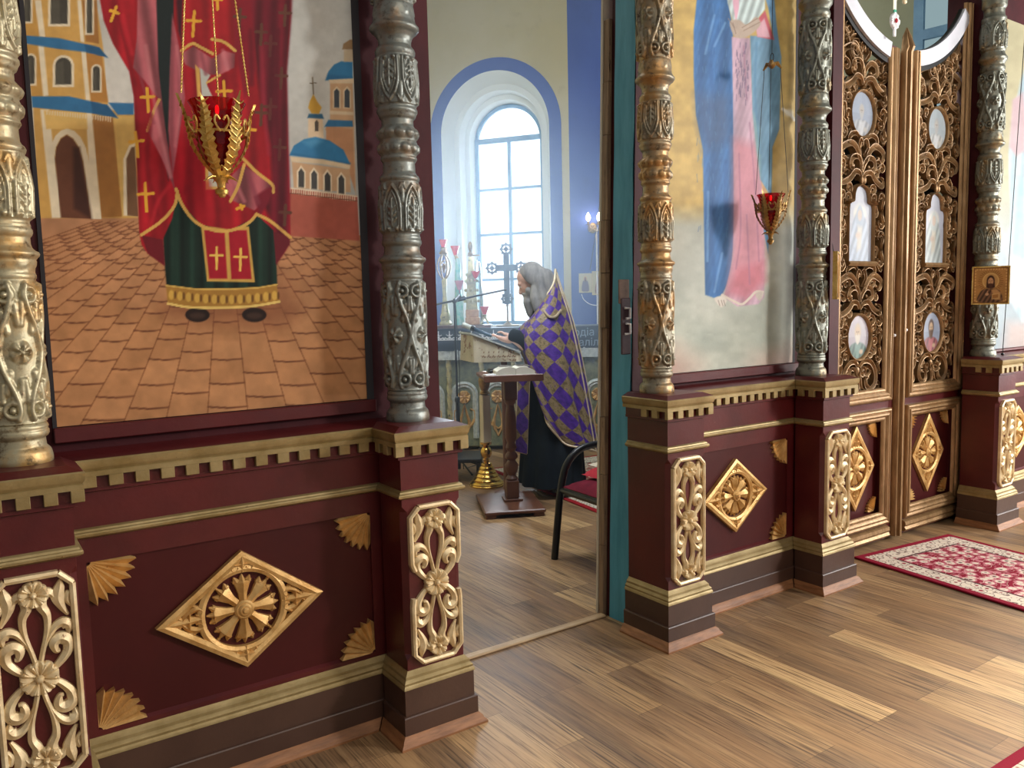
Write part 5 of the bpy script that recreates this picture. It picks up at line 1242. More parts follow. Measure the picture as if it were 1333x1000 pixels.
# ------------------------------------------------------------------ carpets
def rug_mat(name, red, cream, pink, dark, hw, hl, border):
    """flowered field inside a pale flowered border and a red edge; object space"""
    N = Nodes(name); c = N.n('ShaderNodeTexCoord'); sp = N.n('ShaderNodeSeparateXYZ'); N.l(c.outputs['Object'], sp.inputs[0])
    ax = N.math('ABSOLUTE', sp.outputs[0]); ay = N.math('ABSOLUTE', sp.outputs[1])
    dx = N.math('SUBTRACT', hw, ax); dy = N.math('SUBTRACT', hl, ay); d = N.math('MINIMUM', dx, dy)
    v = N.coord(); 
    vo = N.n('ShaderNodeTexVoronoi'); vo.inputs['Scale'].default_value = 17; vo.inputs['Randomness'].default_value = .75; N.l(v, vo.inputs['Vector'])
    vo2 = N.n('ShaderNodeTexVoronoi'); vo2.inputs['Scale'].default_value = 42; N.l(v, vo2.inputs['Vector'])
    wv = N.n('ShaderNodeTexWave'); wv.wave_type = 'RINGS'; wv.inputs['Scale'].default_value = 4.5; wv.inputs['Distortion'].default_value = 14; wv.inputs['Detail'].default_value = 3; N.l(v, wv.inputs['Vector'])
    f1 = N.ramp(vo.outputs['Distance'], [(.0, lin(dark)), (.16, lin(dark)), (.22, lin(cream)), (.38, lin(cream)), (.44, lin(pink)), (.54, lin(pink)), (.58, lin(red)), (1, lin(red))])
    vine = N.ramp(wv.outputs['Fac'], [(.42, (0,0,0)), (.5, (1,1,1)), (.58, (0,0,0))])
    fld = N.mix(vine, f1, lin(cream)); fld = N.mix(N.ramp(vo2.outputs['Distance'], [(.18, (1,1,1)), (.26, (0,0,0))]), fld, lin(pink))
    b1 = N.ramp(vo.outputs['Distance'], [(.0, lin(red)), (.18, lin(red)), (.24, lin(cream)), (.44, lin(cream)), (.5, lin(dark)), (.56, lin(cream)), (1, lin(cream))])
    b1 = N.mix(N.ramp(vo2.outputs['Distance'], [(.16, (1,1,1)), (.22, (0,0,0))]), b1, lin(dark))
    col = N.mix(N.math('LESS_THAN', d, border), fld, b1)
    col = N.mix(N.math('LESS_THAN', d, .045), col, lin(red))
    col = N.mix(N.math('MULTIPLY', N.math('LESS_THAN', d, border+.008), N.math('GREATER_THAN', d, border-.008)), col, lin(dark))
    N.set(Base_Color=col, Roughness=.95, Specular_IOR_Level=.1); N.bump(N.noise(v, 260, 3), .5, .004); return N.m
def rug(label, cx, cy, hw, hl, ang, mat, h=.012):
    m = MB(); m.bevbox(-hw, hw, -hl, hl, 0, h, .005); o = m.build('carpet', mat, None, 30); o.location = (cx, cy, .0005); o.rotation_euler = (0, 0, ang)
    return tag(o, label, 'carpet')
# runner before the double doors: corner P0, long edge toward the nave
P0 = at(1111, 727, 'z', 0); P1 = at(1333, 797, 'z', 0); e = (P1-P0).normalized()
ang = math.atan2(e.y, e.x)+PI/2; nrm = Vector((-e.y, e.x, 0))
hl, hw = 1.25, .46
cc = P0+e*hl+nrm*hw
rug('flowered red and cream runner carpet before the latticed double doors', cc.x, cc.y, hw, hl, ang, rug_mat('runner_carpet', (136,26,48), (214,200,182), (190,112,122), (92,60,60), hw, hl, .17))
# corner of another carpet at the lower right edge of the view
q0, q1 = at(1293, 1000, 'z', 0), at(1333, 974, 'z', 0)
e2 = Vector((q1-q0)).normalized(); n2 = Vector((e2.y, -e2.x, 0)); c2_ = q0+n2*.55+e2*.3
rug('dark red carpet whose edge just shows at the lower right corner', c2_.x, c2_.y, .55, .75, math.atan2(e2.y, e2.x)-PI/2, rug_mat('corner_carpet', (128,26,44), (206,190,170), (196,110,120), (80,40,48), .55, .75, .2))
# altar carpet
r0, r1 = at(688, 633, 'z', 0), at(786, 672, 'z', 0); e3 = (r1-r0).normalized(); n3 = Vector((-e3.y, e3.x, 0))
if n3.x < 0: n3 = -n3
L3 = 1.3; c3 = r0+e3*.45+n3*.72
rug('patterned carpet with a red edge under the robed person in the altar', c3.x, c3.y, .72, L3, math.atan2(e3.y, e3.x)-PI/2, rug_mat('altar_carpet', (150,34,40), (206,196,176), (150,120,100), (60,56,44), .72, L3, .3))
# ------------------------------------------------------------------ things in the altar, beyond the doorway
RV = Vector((CAM_R[0][0], CAM_R[0][1], 0)).normalized(); FV = Vector((-RV.y, RV.x, 0))    # room directions: to the right of and away from the doorway view
if FV.dot(Vector(CAM_R[2])) < 0: FV = -FV
def flat(p, z): return Vector((p.x, p.y, z))
def locmat(o, u, z=(0,0,1)):
    u = Vector(u).normalized(); w = Vector(z); v = w.cross(u)
    return Matrix(((u.x, v.x, w.x, o[0]), (u.y, v.y, w.y, o[1]), (u.z, v.z, w.z, o[2]), (0,0,0,1)))
M['darkwood'] = paint('brown_varnished_wood', (92,58,44), (120,78,58), 5, .35, 0, .12, 30, stretch=(1,1,.3))
M['cassock'] = paint('black_cassock_cloth', (24,30,36), (32,40,46), 4, .85, 0, .15, 60, spec=.15)
M['blackcloth'] = paint('black_table_cloth', (18,24,32), (26,34,42), 4, .8, 0, .15, 60, spec=.2)
M['silvercloth'] = paint('silver_brocade', (176,184,180), (214,220,214), 30, .5, .3, .3, 70)
M['giltgrey'] = paint('gilt_grey_carving', (168,162,128), (214,204,150), 16, .4, .5, .3, 50, chips=((80,86,76), .6, 22))
M['page'] = paint('paper_pages', (222,220,204), (232,230,216), 4, .8, 0, .1, 60)
M['brocade'] = paint('cream_floral_brocade', (186,176,150), (204,194,168), 8, .8, 0, .2, 60, chips=((140,106,84), .57, 9))
M['turq'] = paint('turquoise_foil', (120,226,222), (210,244,240), 22, .25, .3, .3, 40)
M['orangegold'] = paint('orange_gilt', (206,150,96), (232,190,140), 26, .4, .4, .3, 50)

# --- side table along the far wall
tc = deep(676, 427, 8.8); TZ = tc.z; TW_ = (deep(790, 424, 8.8)-deep(540, 427, 8.8)).length; TM = locmat((tc.x, tc.y, 0), RV)
tx = lambda px, d=8.8: (deep(px, 427, d)-tc).dot(RV)
x0, x1 = tx(535), tx(800); FVs = 1
t = thing('side_table', 'gilt carved side table with a black lettered cloth under the window', 'table', (tc.x, tc.y, 0)); t.rotation_euler = (0, 0, math.atan2(RV.y, RV.x))
m = MB(); m.bevbox(x0+.03, x1-.03, .06, .62, .04, TZ-.03, .01); m.build('carcass', paint('dark_gilt_ground', (104,112,92), (146,148,112), 14, .5, .3, .4, 40), t, 30)
m = MB(); m.bevbox(x0, x1, -.0, .68, TZ-.03, TZ, .008); m.build('top_board', M['darkwood'], t, 30)
n_ar = 6; wv = (x1-x0)/n_ar
for k in range(n_ar):
    xc = x0+wv*(k+.5); F = frame((xc, .06, 0), (1,0,0), (0,0,1), (0,-1,0)); zb, zs = .14, .62; r = wv*.36
    m = MB()
    for rr, w_, h in ((r, .022, .035), (r*.78, .014, .022)):
        P = [(-rr, zb), (-rr, zs)]+[(-rr*math.cos(a), zs+rr*math.sin(a)) for a in np.linspace(.1, PI-.1, 14)]+[(rr, zs), (rr, zb)]
        m.ribbon(P, w_, h, F)
    m.build('arch_moulding', M['silvercloth'], t, 40)
    m = MB(); flower(m, F, 0, zs-.02, r*.55, .03, 8)
    for s_ in (1, -1):
        m.ribbon(cr([(0, zb+.02), (s_*.05, zb+.15), (s_*.03, zb+.26), (0, zs-.1)], 5), taper(16, .008, .02, .014, .006), .025, F); m.ribbon(cr([(0, zb+.1), (s_*.1, zb+.18), (s_*.11, zb+.3), (s_*.06, zb+.33)], 5), taper(16, .008, .022, .016, .004), .025, F)
    m.build('carved_spray', M['gold'], t, 40)
for k in range(n_ar+1):
    xc = x0+.04+(x1-x0-.08)*k/n_ar; m = MB(); nz = 60
    rings = []
    for j in range(nz+1):
        z = .16+(TZ-.42)*j/nz; rings.append([(xc+(.026+.007*math.cos(3*(a+z*16)))*math.cos(a), .036+(.024+.006*math.cos(3*(a+z*16)))*math.sin(a), z) for a in np.linspace(0, 2*PI, 18, endpoint=False)])
    m.loft(rings, True, True); m.bevbox(xc-.04, xc+.04, .0, .07, .04, .16, .006); m.build('twisted_colonette', M['giltgrey'], t, 50)
# cloth with lace tips, silver fringe band and lettering
tcl = thing('table_cloth', 'black cloth with white lace and lettering hanging over the side table', 'cloth', (tc.x, tc.y, 0)); tcl.rotation_euler = t.rotation_euler
zc = tc.z-(deep(590, 457, 8.8).z-deep(590, 427, 8.8).z)*-1
zc = deep(590, 457, 8.8).z
m = MB(); m.grid(lambda a, b: (lerp(x0-.01, x1+.01, a), [-.022+.006*math.sin(a*60), -.018+.003*math.sin(a*60), -.014, .66][min(3, int(b*3+.5))], [zc, (zc+TZ)/2, TZ+.006, TZ+.006][min(3, int(b*3+.5))]), 160, 3)
m.build('black_cloth', M['blackcloth'], tcl, 30)
m = MB(); zl = deep(590, 441, 8.8).z; k = 0; xx = x0
F = frame((0, -.030, 0), (1,0,0), (0,0,1), (0,-1,0))
xe = tx(640)
while xx < xe:
    for s_ in (1, -1):
        m.ribbon([(xx+.06, zl+.055), (xx+.06+s_*.012, zl+.03), (xx+.06+s_*.035, zl+.045)], .004, .004, F); m.ribbon([(xx+.06, zl+.02), (xx+.06+s_*.02, zl), (xx+.06+s_*.05, zl+.012), (xx+.06+s_*.06, zl-.01)], .006, .004, F)
    m.ribbon([(xx+.06, zl-.012), (xx+.06, zl+.085)], .005, .004, F); m.ribbon([(xx, zl-.012), (xx+.12, zl-.012)], .005, .003, F); xx += .12
m.build('lace', M['white'], tcl, 0)
m = MB(); m.grid(lambda a, b: (lerp(x0+.0, x1-.0, a), -.016+.005*math.sin(a*110), lerp(zc-.10, zc+.01, b)), 200, 1); m.build('silver_band', M['silvercloth'], tcl, 30)
def text_mesh(name, s, size, M4, mat, parent):
    cu = bpy.data.curves.new(name, 'FONT'); cu.body = s; cu.size = size; cu.extrude = .0015; cu.align_x = 'CENTER'
    ob = bpy.data.objects.new(name+'_curve', cu); COL.objects.link(ob); dg = bpy.context.evaluated_depsgraph_get()
    me = bpy.data.meshes.new_from_object(ob.evaluated_get(dg)); bpy.data.objects.remove(ob); bpy.data.curves.remove(cu)
    me.transform(M4); me.materials.append(mat); o = bpy.data.objects.new(name, me); COL.objects.link(o); o.parent = parent; return o
Rx = Matrix.Rotation(PI/2, 4, 'X')
M['lettering'] = paint('grey_lettering', (120,136,150), (140,156,168), 9, .7, 0, 0)
text_mesh('lettering', 'подіа', .115, Matrix.Translation((tx(756), -.034, deep(756, 437, 8.8).z)) @ Rx, M['lettering'], tcl)
text_mesh('lettering', 'х аліла', .115, Matrix.Translation((tx(764), -.034, deep(764, 450, 8.8).z)) @ Rx, M['lettering'], tcl)
TOPZ = TZ+.0065
def on_table(px, d=9.15): p = deep(px, 420, d); return Vector((p.x, p.y, TOPZ))
def tz(py, px=600, d=9.15): return deep(px, py, d).z-TOPZ
# wooden tray
a, b = on_table(566, 9.0), on_table(640, 9.0); m = MB(); mid = (a+b)/2; L = (b-a).length/2
m.bevbox(-L, L, -.11, .17, .0, .035, .006, 0); o = m.build('tray', M['darkwood'], None, 30); o.location = mid; o.rotation_euler = t.rotation_euler
tag(o, 'long wooden tray holding the candle holders at the left of the side table', 'tray')
TRZ = .036
def stand_on(name, label, cat, px, d=9.05, tray=True, group=None):
    p = on_table(px, d); return thing(name, label, cat, (p.x, p.y, TOPZ+(TRZ if tray else 0)), group, math.atan2(RV.y, RV.x))
def cup(m, z, r, h, c=(0,0)):
    m.lathe([(r*.35, z), (r*.55, z+h*.25), (r*.8, z+h*.6), (r*1.1, z+h), (r*.98, z+h), (r*.65, z+h*.5), (.002, z+h*.2)], (c[0], c[1], 0), 16)
M['redcup'] = paint('ruby_cup_glass', (226,20,34), (244,44,52), 10, .12, 0, 0); 
# openwork lamp holder
s = stand_on('openwork_lamp_holder', 'dark oval openwork lamp holder with a ruby cup, leftmost on the tray', 'lamp holder', 580); zz = lambda py: tz(py, 580, 9.05)-TRZ
m = MB(); m.lathe([(.07, 0), (.072, .02), (.05, .05), (.06, .09), (.045, .14), (.03, zz(396)), (.022, zz(385)), (.03, zz(366)), (.02, zz(362))], n=18); m.build('base', M['giltgrey'], s, 40)
m = MB(); z0, z1 = zz(363), zz(332)
for k in range(6):
    a = 2*PI*k/6; m.tube([(math.cos(a)*.075*math.sin(PI*(.08+.84*q))**.9, math.sin(a)*.075*math.sin(PI*(.08+.84*q))**.9, lerp(z0, z1, q)) for q in np.linspace(0, 1, 12)], .008, 6)
for k in range(3): a = 2*PI*k/3; m.tube([(math.cos(a+q*5)*.05*q, math.sin(a+q*5)*.05*q, lerp(z0+.06, z0+.2, q)) for q in np.linspace(0, 1, 12)], .006, 6)
m.ell((0, 0, (z0+z1)/2), .02, .02, .03); m.build('oval_cage', M['darkbrass'], s, 40)
m = MB(); m.lathe([(.045, z1), (.05, z1+.02), (.03, z1+.04), (.026, zz(324)), (.035, zz(323))], n=14); m.build('neck', M['darkbrass'], s, 40)
m = MB(); cup(m, zz(324), .042, zz(313)-zz(324)); m.build('ruby_cup', M['redcup'], s, 50)
# turquoise tapering ornament
s = stand_on('tapering_ornament', 'turquoise and white foil cone with a ruby cup, second from the left on the tray', 'ornament', 598); zz = lambda py: tz(py, 598, 9.05)-TRZ
m = MB(); nz = 26; H1 = zz(337)
m.loft([[((.05*(1-j/nz*.5))*(1+.12*math.sin(5*a+j*.9))*math.cos(a), (.055*(1-j/nz*.5))*(1+.12*math.sin(5*a+j*.9))*math.sin(a), H1*j/nz) for a in np.linspace(0, 2*PI, 24, endpoint=False)] for j in range(nz+1)], True, True)
m.build('foil_cone', M['turq'], s, 50)
m = MB(); m.tube([(-.0, -.0, H1-.02), (-.02, 0, H1+.03), (-.03, 0, zz(332)+.02)], [.025, .018, .012], 8); m.build('neck', M['darkbrass'], s, 40)
m = MB(); cup(m, zz(333), .046, zz(321)-zz(333), (-.025, 0)); m.build('ruby_cup', M['redcup'], s, 50)
m = MB(); m.lathe([(.02, zz(378)), (.03, zz(374)), (.052, zz(366)), (.045, zz(366)), (.002, zz(374))], (.02, -.13, 0), 14); m.tube([(.02, -.13, zz(377)), (.02, -.07, zz(382)), (.01, -.03, zz(380))], .006, 6); m.build('side_cup', paint('pink_cup_glass', (196,120,150), (220,150,176), 9, .2, 0, 0), s, 50)
# gilt tower-shaped tabernacle
s = stand_on('gilt_tabernacle', 'slender gilt tower shaped tabernacle with a ball finial, behind the ruby goblet', 'tabernacle', 615); zz = lambda py: tz(py, 615, 9.05)-TRZ
m = MB(); m.bevbox(-.075, .085, -.075, .075, 0, zz(413), .008); m.bevbox(-.068, .075, -.065, .065, zz(413), zz(403), .006); m.build('base', M['orangegold'], s, 30)
m = MB(); 
m.loft([[(w*math.cos(PI/4+k*PI/2)*1.3, w*math.sin(PI/4+k*PI/2)*1.1, z) for k in range(4)] for w, z in ((.07, zz(403)), (.062, zz(385)), (.05, zz(372)), (.06, zz(368)), (.035, zz(352)), (.028, zz(336)), (.012, zz(334)))], True, True)
for z, r in ((zz(392), .075), (zz(378), .065), (zz(366), .062), (zz(358), .045)):
    for k in range(8): a = 2*PI*k/8; m.ell((r*math.cos(a), r*math.sin(a)*.9, z), .018, .018, .024, 6, 4)
m.build('spire', M['giltgrey'], s, 40)
m = MB(); m.lathe([(.012, zz(335)), (.03, zz(331)), (.014, zz(328)), (.026, zz(322)), (.018, zz(317)), (.003, zz(315))], n=12); m.bevbox(-.03, .10, -.01, .01, zz(334), zz(333)+.006, .002); m.build('finial', M['darkbrass'], s, 40)
m = MB(); cup(m, zz(363), .048, zz(354)-zz(363), (.055, -.085)); m.tube([(.055, -.085, zz(363)), (.03, -.03, zz(368)), (.0, 0, zz(368))], .006, 6); m.build('ruby_cup', M['redcup'], s, 50)
m = MB(); m.lathe([(.05, .0), (.052, zz(392)), (.04, zz(372)), (.036, zz(352)), (.02, zz(340))], (.075, .06, 0), 14); m.build('glass_cover', glass_mat('clear_blue_glass', (196,224,240)), s, 50)
# ruby goblet
s = stand_on('goblet', 'ruby glass goblet on a gilt foot standing at the right end of the tray', 'goblet', 631, 8.98); zz = lambda py: tz(py, 631, 8.98)-TRZ
m = MB(); 
for k in range(4): a = PI/4+k*PI/2; m.tube([(0, 0, zz(411)), (math.cos(a)*.03, math.sin(a)*.03, .05), (math.cos(a)*.065, math.sin(a)*.065, .004)], [.012, .009, .007], 6)
m.lathe([(.012, .06), (.018, zz(413)), (.03, zz(410)), (.01, zz(409))], n=12); m.build('foot', M['giltgrey'], s, 40)
m = MB(); cup(m, zz(410), .048, zz(399)-zz(410)); m.build('ruby_cup', M['redcup'], s, 50)
# processional cross on a stand
s = stand_on('altar_cross', 'dark metal altar cross with round lobed ends, standing before the window', 'cross', 661, 9.25, False); s.rotation_euler = t.rotation_euler
zz = lambda py: tz(py, 661, 9.25); F = frame((0, 0, 0), (1,0,0), (0,0,1), (0,-1,0)); S_ = 9.25/CAM_F
m = MB(); m.bevbox(-.13, .13, -.06, .06, 0, .02, .006); m.lathe([(.06, .02), (.02, .05), (.011, .07), (.010, zz(399)), (.02, zz(397))], n=12); m.build('stand', M['oldgold'], s, 40)
m = MB(); cz = zz(349)
m.prism([(-.034, zz(396)), (.034, zz(396)), (.034, zz(329)), (-.034, zz(329))], F, -.012, .012, 0, .004); m.prism([(-.13, cz-.036), (.13, cz-.036), (.13, cz+.036), (-.13, cz+.036)], F, -.014, .014, 0, .004)
M['crossmetal'] = paint('blue_grey_enamel', (58,76,92), (84,104,120), 12, .35, .5, .2, 40); m.build('beam', M['crossmetal'], s, 30)
for u, v in ((0, zz(325)), (-.165, cz), (.165, cz), (0, zz(389))):
    m = MB(); R = .060
    P = []
    for i in range(48): a = 2*PI*i/48; P.append(((R+.010*abs(math.cos(4*a)))*math.cos(a)+u, (R+.010*abs(math.cos(4*a)))*math.sin(a)+v))
    I = [(u+R*.68*math.cos(2*PI*i/48), v+R*.68*math.sin(2*PI*i/48)) for i in range(48)]
    m.loft([[F(*p, -.008) for p in P], [F(*p, .010) for p in P], [F(*p, .012) for p in I], [F(*p, -.008) for p in I], [F(*p, -.008) for p in P]], True, False)
    for i in range(8): a = 2*PI*i/8; m.ell(F(u+R*1.18*math.cos(a), v+R*1.18*math.sin(a), .003), .009, .009, .009, 6, 4)
    m.prism([(u+R*.42*math.cos(2*PI*i/16), v+R*.42*math.sin(2*PI*i/16)) for i in range(16)], F, -.01, .014, 0, .003)
    for i in range(4): a = 2*PI*i/4; m.ribbon([(u+R*.4*math.cos(a), v+R*.4*math.sin(a)), (u+R*.72*math.cos(a), v+R*.72*math.sin(a))], .008, .02, F, -.01)
    m.build('roundel', M['crossmetal'], s, 40)
# --- low black bench and the tall floor candlestick
bp = deep(620, 600, 7.5); s = thing('low_bench', 'low black bench on the floor left of the brass floor candlestick', 'bench', flat(bp, 0)); s.rotation_euler = t.rotation_euler
m = MB(); m.bevbox(-.32, .06, -.22, .22, .19, .225, .006); m.build('bench_top', M['black'], s, 30)
for x in (-.29, .03):
    for y in (-.19, .19): m = MB(); m.bevbox(x-.02, x+.02, y-.02, y+.02, 0, .19, .003); m.build('leg', M['black'], s, 30)
cp = at(634, 632, 'z', 0); s = thing('floor_candlestick', 'brass floor candlestick with a ribbed conical foot behind the wooden lectern', 'candlestick', flat(cp, 0)); dd = (Vector(cp)-Vector(CAM_C)).dot(Vector(CAM_R[2]))
zz = lambda py, px=638: max(.0, deep(px, py, dd).z)
m = MB(); zt = zz(601)
pr = [(.155, 0), (.158, .012)]
for k in range(6): z = .02+(zt-.02)*k/6; r = lerp(.15, .035, (k/6)**.8); pr += [(r, z), (r*1.03, z+zt/24), (r*.93, z+zt/9)]
m.lathe(pr+[(.02, zt), (.018, zt+.02)], n=28); m.build('conical_foot', M['brass'], s, 40)
m = MB(); m.ell((0, 0, zz(588)), .052, .052, .06, 16, 10); m.lathe([(.02, zz(601)), (.03, zz(597)), (.018, zz(595))], n=12); m.lathe([(.024, zz(580)), (.05, zz(577)), (.05, zz(575)), (.024, zz(574))], n=16); m.build('ball_knop', M['brass'], s, 40)
m = MB(); m.bevbox(-.042, .042, -.03, .03, zz(575), zz(513), .006); m.build('pale_shaft', paint('pale_candle_wood', (226,210,180), (238,226,200), 5, .6, 0, .1, 30), s, 30)
m = MB(); m.lathe([(.02, zz(513)), (.05, zz(511)), (.03, zz(507)), (.05, zz(500)), (.055, zz(493)), (.03, zz(487)), (.04, zz(484)), (.014, zz(482))], n=16); m.build('upper_knop', M['darkbrass'], s, 40)

# --- wooden lectern with an open book
pa, pb, pc = [at(*p, 'z', .055) for p in ((631, 668), (711, 663), (615, 638.5))]
ux = (pb-pa).normalized(); uy = Vector((-ux.y, ux.x, 0)); wdt = (pb-pa).length; dep = abs((pc-pa).dot(uy))*.80
lo = pa+ux*wdt/2+uy*dep/2; lo.z = 0
s = thing('lectern', 'brown wooden lectern on a turned post with a flat square foot, holding an open book', 'lectern', lo); s.rotation_euler = (0, 0, math.atan2(ux.y, ux.x))
m = MB(); m.bevbox(-wdt/2, wdt/2, -dep/2, dep/2, .03, .06, .008); m.build('foot_board', M['darkwood'], s, 30)
for x in (-1, 1):
    for y in (-1, 1): m = MB(); m.bevbox(x*(wdt/2-.05)-.04, x*(wdt/2-.05)+.04, y*(dep/2-.04)-.03, y*(dep/2-.04)+.03, 0, .03, .004); m.build('foot_pad', M['darkwood'], s, 30)
LTZ = 1.075
m = MB(); pm = Vector((.03, .04, 0))
m.bevbox(pm.x-.075, pm.x+.075, pm.y-.075, pm.y+.075, .06, .078, .004); m.bevbox(pm.x-.05, pm.x+.05, pm.y-.05, pm.y+.05, .078, .22, .006); m.bevbox(pm.x-.05, pm.x+.05, pm.y-.05, pm.y+.05, .86, LTZ-.03, .006)
m.lathe([(.04, .22), (.05, .235), (.03, .26), (.05, .30), (.055, .34), (.03, .38), (.05, .40), (.05, .42), (.03, .45), (.045, .48), (.032, .52), (.046, .56), (.044, .72), (.03, .82), (.046, .84), (.046, .86)], (pm.x, pm.y, 0), 20)
m.build('turned_post', M['darkwood'], s, 40)
m = MB(); m.bevbox(-wdt/2+.02, wdt/2-.0, -dep/2, dep/2-.1, LTZ-.03, LTZ, .006); m.bevbox(-wdt/2+.02, wdt/2, -dep/2-.012, -dep/2+.006, LTZ-.04, LTZ+.012, .004); m.build('top_board', M['darkwood'], s, 30)
LM = Matrix.Translation(lo) @ Matrix.Rotation(s.rotation_euler.z, 4, 'Z')
b_ = thing('open_book', 'open book with pale pages lying on the wooden lectern', 'book', LM @ Vector((.035, -dep/2+.16, LTZ+.001)), None, s.rotation_euler.z)
m = MB(); m.bevbox(-.155, .155, -.115, .115, 0, .008, .002); m.build('cover', paint('pale_cover', (150,150,140), (170,168,156), 5, .5, 0, .1), b_, 30)
for sx in (1, -1):
    m = MB(); n = 10
    m.loft([[(sx*lerp(.002, .145, a), -.105, .008), (sx*lerp(.002, .145, a), .105, .008), (sx*lerp(.002, .145, a), .105, .02+.05*math.sin(PI*min(1, a*.8+.15))**.6*(1-.3*a)), (sx*lerp(.002, .145, a), -.105, .02+.05*math.sin(PI*min(1, a*.8+.15))**.6*(1-.3*a))] for a in np.linspace(0, 1, n)], True, True); pg = m.build('page_block', M['page'], b_, 40)
    m = MB(); rs = random.Random(4)
    for k in range(12): y = .09-.016*k; m.box(min(sx*.02, sx*.12), max(sx*.02, sx*.12), y-.002, y+.002, .0655, .0665)
    m.build('print', paint('printed_lines', (120,114,106), (130,124,116), 4, .8, 0, 0), pg, 0)
pp = thing('paper_slip', 'white paper slips at the left corner of the wooden lectern', 'paper', LM @ Vector((-wdt/2+.085, -dep/2+.10, LTZ+.001)), None, s.rotation_euler.z+.3)
m = MB(); m.bevbox(-.05, .05, -.035, .035, 0, .012, .002); m.build('sheet', M['white'], pp, 30); m = MB(); m.bevbox(-.02, .03, -.03, .01, .0125, .0135, .0002); m.build('note', M['silvercloth'], pp, 0)
ph = thing('black_box', 'small dark box lying on the wooden lectern behind the open book', 'box', LM @ Vector((-wdt/2+.15, -dep/2+.36, LTZ+.001)), None, s.rotation_euler.z+.2)
m = MB(); m.bevbox(-.05, .05, -.035, .035, 0, .035, .006); m.build('case', M['black'], ph, 30); m = MB(); m.bevbox(-.05, .05, -.0355, -.034, .02, .023, .0005); m.build('seam', M['silvercloth'], ph, 0)

# --- cloth covered reading desk behind the lectern
dsk = 6.75; A = deep(617, 472, dsk-.12); s = thing('reading_desk', 'sloping reading desk covered in cream flowered brocade beside the robed person', 'reading desk', flat(A, 0)); s.rotation_euler = t.rotation_euler
zb = A.z; zl_ = deep(617, 437, dsk-.12).z; zr_ = deep(678, 461, dsk-.12).z; wr = (deep(678, 472, dsk-.12)-A).dot(RV); wl = (deep(601, 472, dsk+.28)-A).dot(RV); yb_ = .40
m = MB()
B0 = [(0, 0, zb), (wr, 0, zb), (wr+wl, yb_, zb), (wl, yb_, zb)]; B1 = [(0, 0, zl_), (wr, 0, zr_), (wr+wl, yb_, zr_), (wl, yb_, zl_)]
def fold_(P, Q, n=26):
    r0, r1 = [], []
    for k in range(4):
        for j in range(n):
            a, b = Vector(P[k]).lerp(Vector(P[(k+1) % 4]), j/n), Vector(Q[k]).lerp(Vector(Q[(k+1) % 4]), j/n); o = .008*math.sin(j*1.1); nn = Vector((B0[(k+1) % 4][1]-B0[k][1], -(B0[(k+1) % 4][0]-B0[k][0]), 0)).normalized()
            r0.append(a+nn*(o+.01)); r1.append(b)
    return r0, r1
m.loft(list(fold_(B0, B1)), True, True); m.build('brocade_cover', M['brocade'], s, 40)
m = MB(); m.loft([[(-.02, -.02, zl_+.012), (wr, -.02, zr_+.012), (wr+wl, yb_+.02, zr_+.012), (wl-.02, yb_+.02, zl_+.012)], [(-.02, -.02, zl_+.026), (wr, -.02, zr_+.026), (wr+wl, yb_+.02, zr_+.026), (wl-.02, yb_+.02, zl_+.026)]], True, True); m.build('desk_top', M['silvercloth'], s, 0)
m = MB(); F = frame((0, -.026, 0), (1,0,0), (0,0,1), (0,-1,0)); rs = random.Random(2)
for k in range(7): x = .07+k*(wr-.1)/7; m.ribbon(cr([(x, zb+.04), (x+.012, zb+.055), (x+.02, zb+.04), (x+.032, zb+.05)], 3), .004, .003, F); m.ribbon([(x+.012, zb+.075), (x+.016, zb+.09)], .004, .003, F)
m.build('embroidery', paint('brown_embroidery', (130,104,84), (150,124,100), 9, .8, 0, 0), s, 0)
pq = (deep(656, 472, dsk)-A).dot(RV); m = MB(); m.lathe([(.11, 0), (.11, .02), (.04, .04), (.028, .08), (.028, zb+.02)], (pq, .16, 0), 16); m.build('post', M['darkwood'], s, 40)
# microphone lying on the desk's upper edge, and the boom stand
mp0, mp1 = deep(603, 432, dsk+.04), deep(640, 447.5, dsk-.04); up = Vector((0, 0, .062))
s = thing('microphone', 'silver microphone resting on the upper edge of the reading desk', 'microphone', mp0+up); d = (mp1-mp0)
m = MB(); m.tube([(0,0,0), d*.30], .021, 12); m.build('head', M['silvercloth'], s, 40); m = MB(); m.tube([d*.30, d*.42], .024, 12); m.build('collar_ring', M['black'], s, 40); m = MB(); m.tube([d*.42, d*1.0], [.017, .012], 12); m.build('handle', M['crossmetal'], s, 40)
fp = at(598, 613, 'z', 0); s = thing('microphone_stand', 'black boom microphone stand rising behind the pedestal left of the doorway', 'microphone stand', flat(fp, 0)); dm = (Vector(fp)-Vector(CAM_C)).dot(Vector(CAM_R[2])); O = Vector((fp.x, fp.y, 0))
top = deep(597.5, 389, dm); 
m = MB(); m.tube([(0, 0, .02), (0, 0, .72)], .017, 10); m.tube([(0, 0, .72), (0, 0, top.z)], .0105, 10); m.build('pole', M['black'], s, 40)
for k in range(3): a = 2*PI*k/3+.4; m = MB(); m.tube([(0, 0, .13), (.30*math.cos(a), .30*math.sin(a), .012)], .009, 8); m.build('leg', M['black'], s, 40)
m = MB(); m.ell((0, 0, .70), .026, .026, .04, 10, 6); m.build('clutch', M['black'], s, 40)
b0, b1 = deep(568, 396.5, dm)-O, deep(659, 377, dm)-O
m = MB(); m.tube([b0, b1], .010, 8); m.build('boom', M['black'], s, 40); m = MB(); q = deep(592, 391, dm)-O; m.tube([q, deep(606, 388, dm)-O], .022, 10); m.tube([Vector((0, 0, top.z-.03)), deep(597.5, 386, dm)-O], .02, 10); m.build('boom_clamp', M['black'], s, 40)
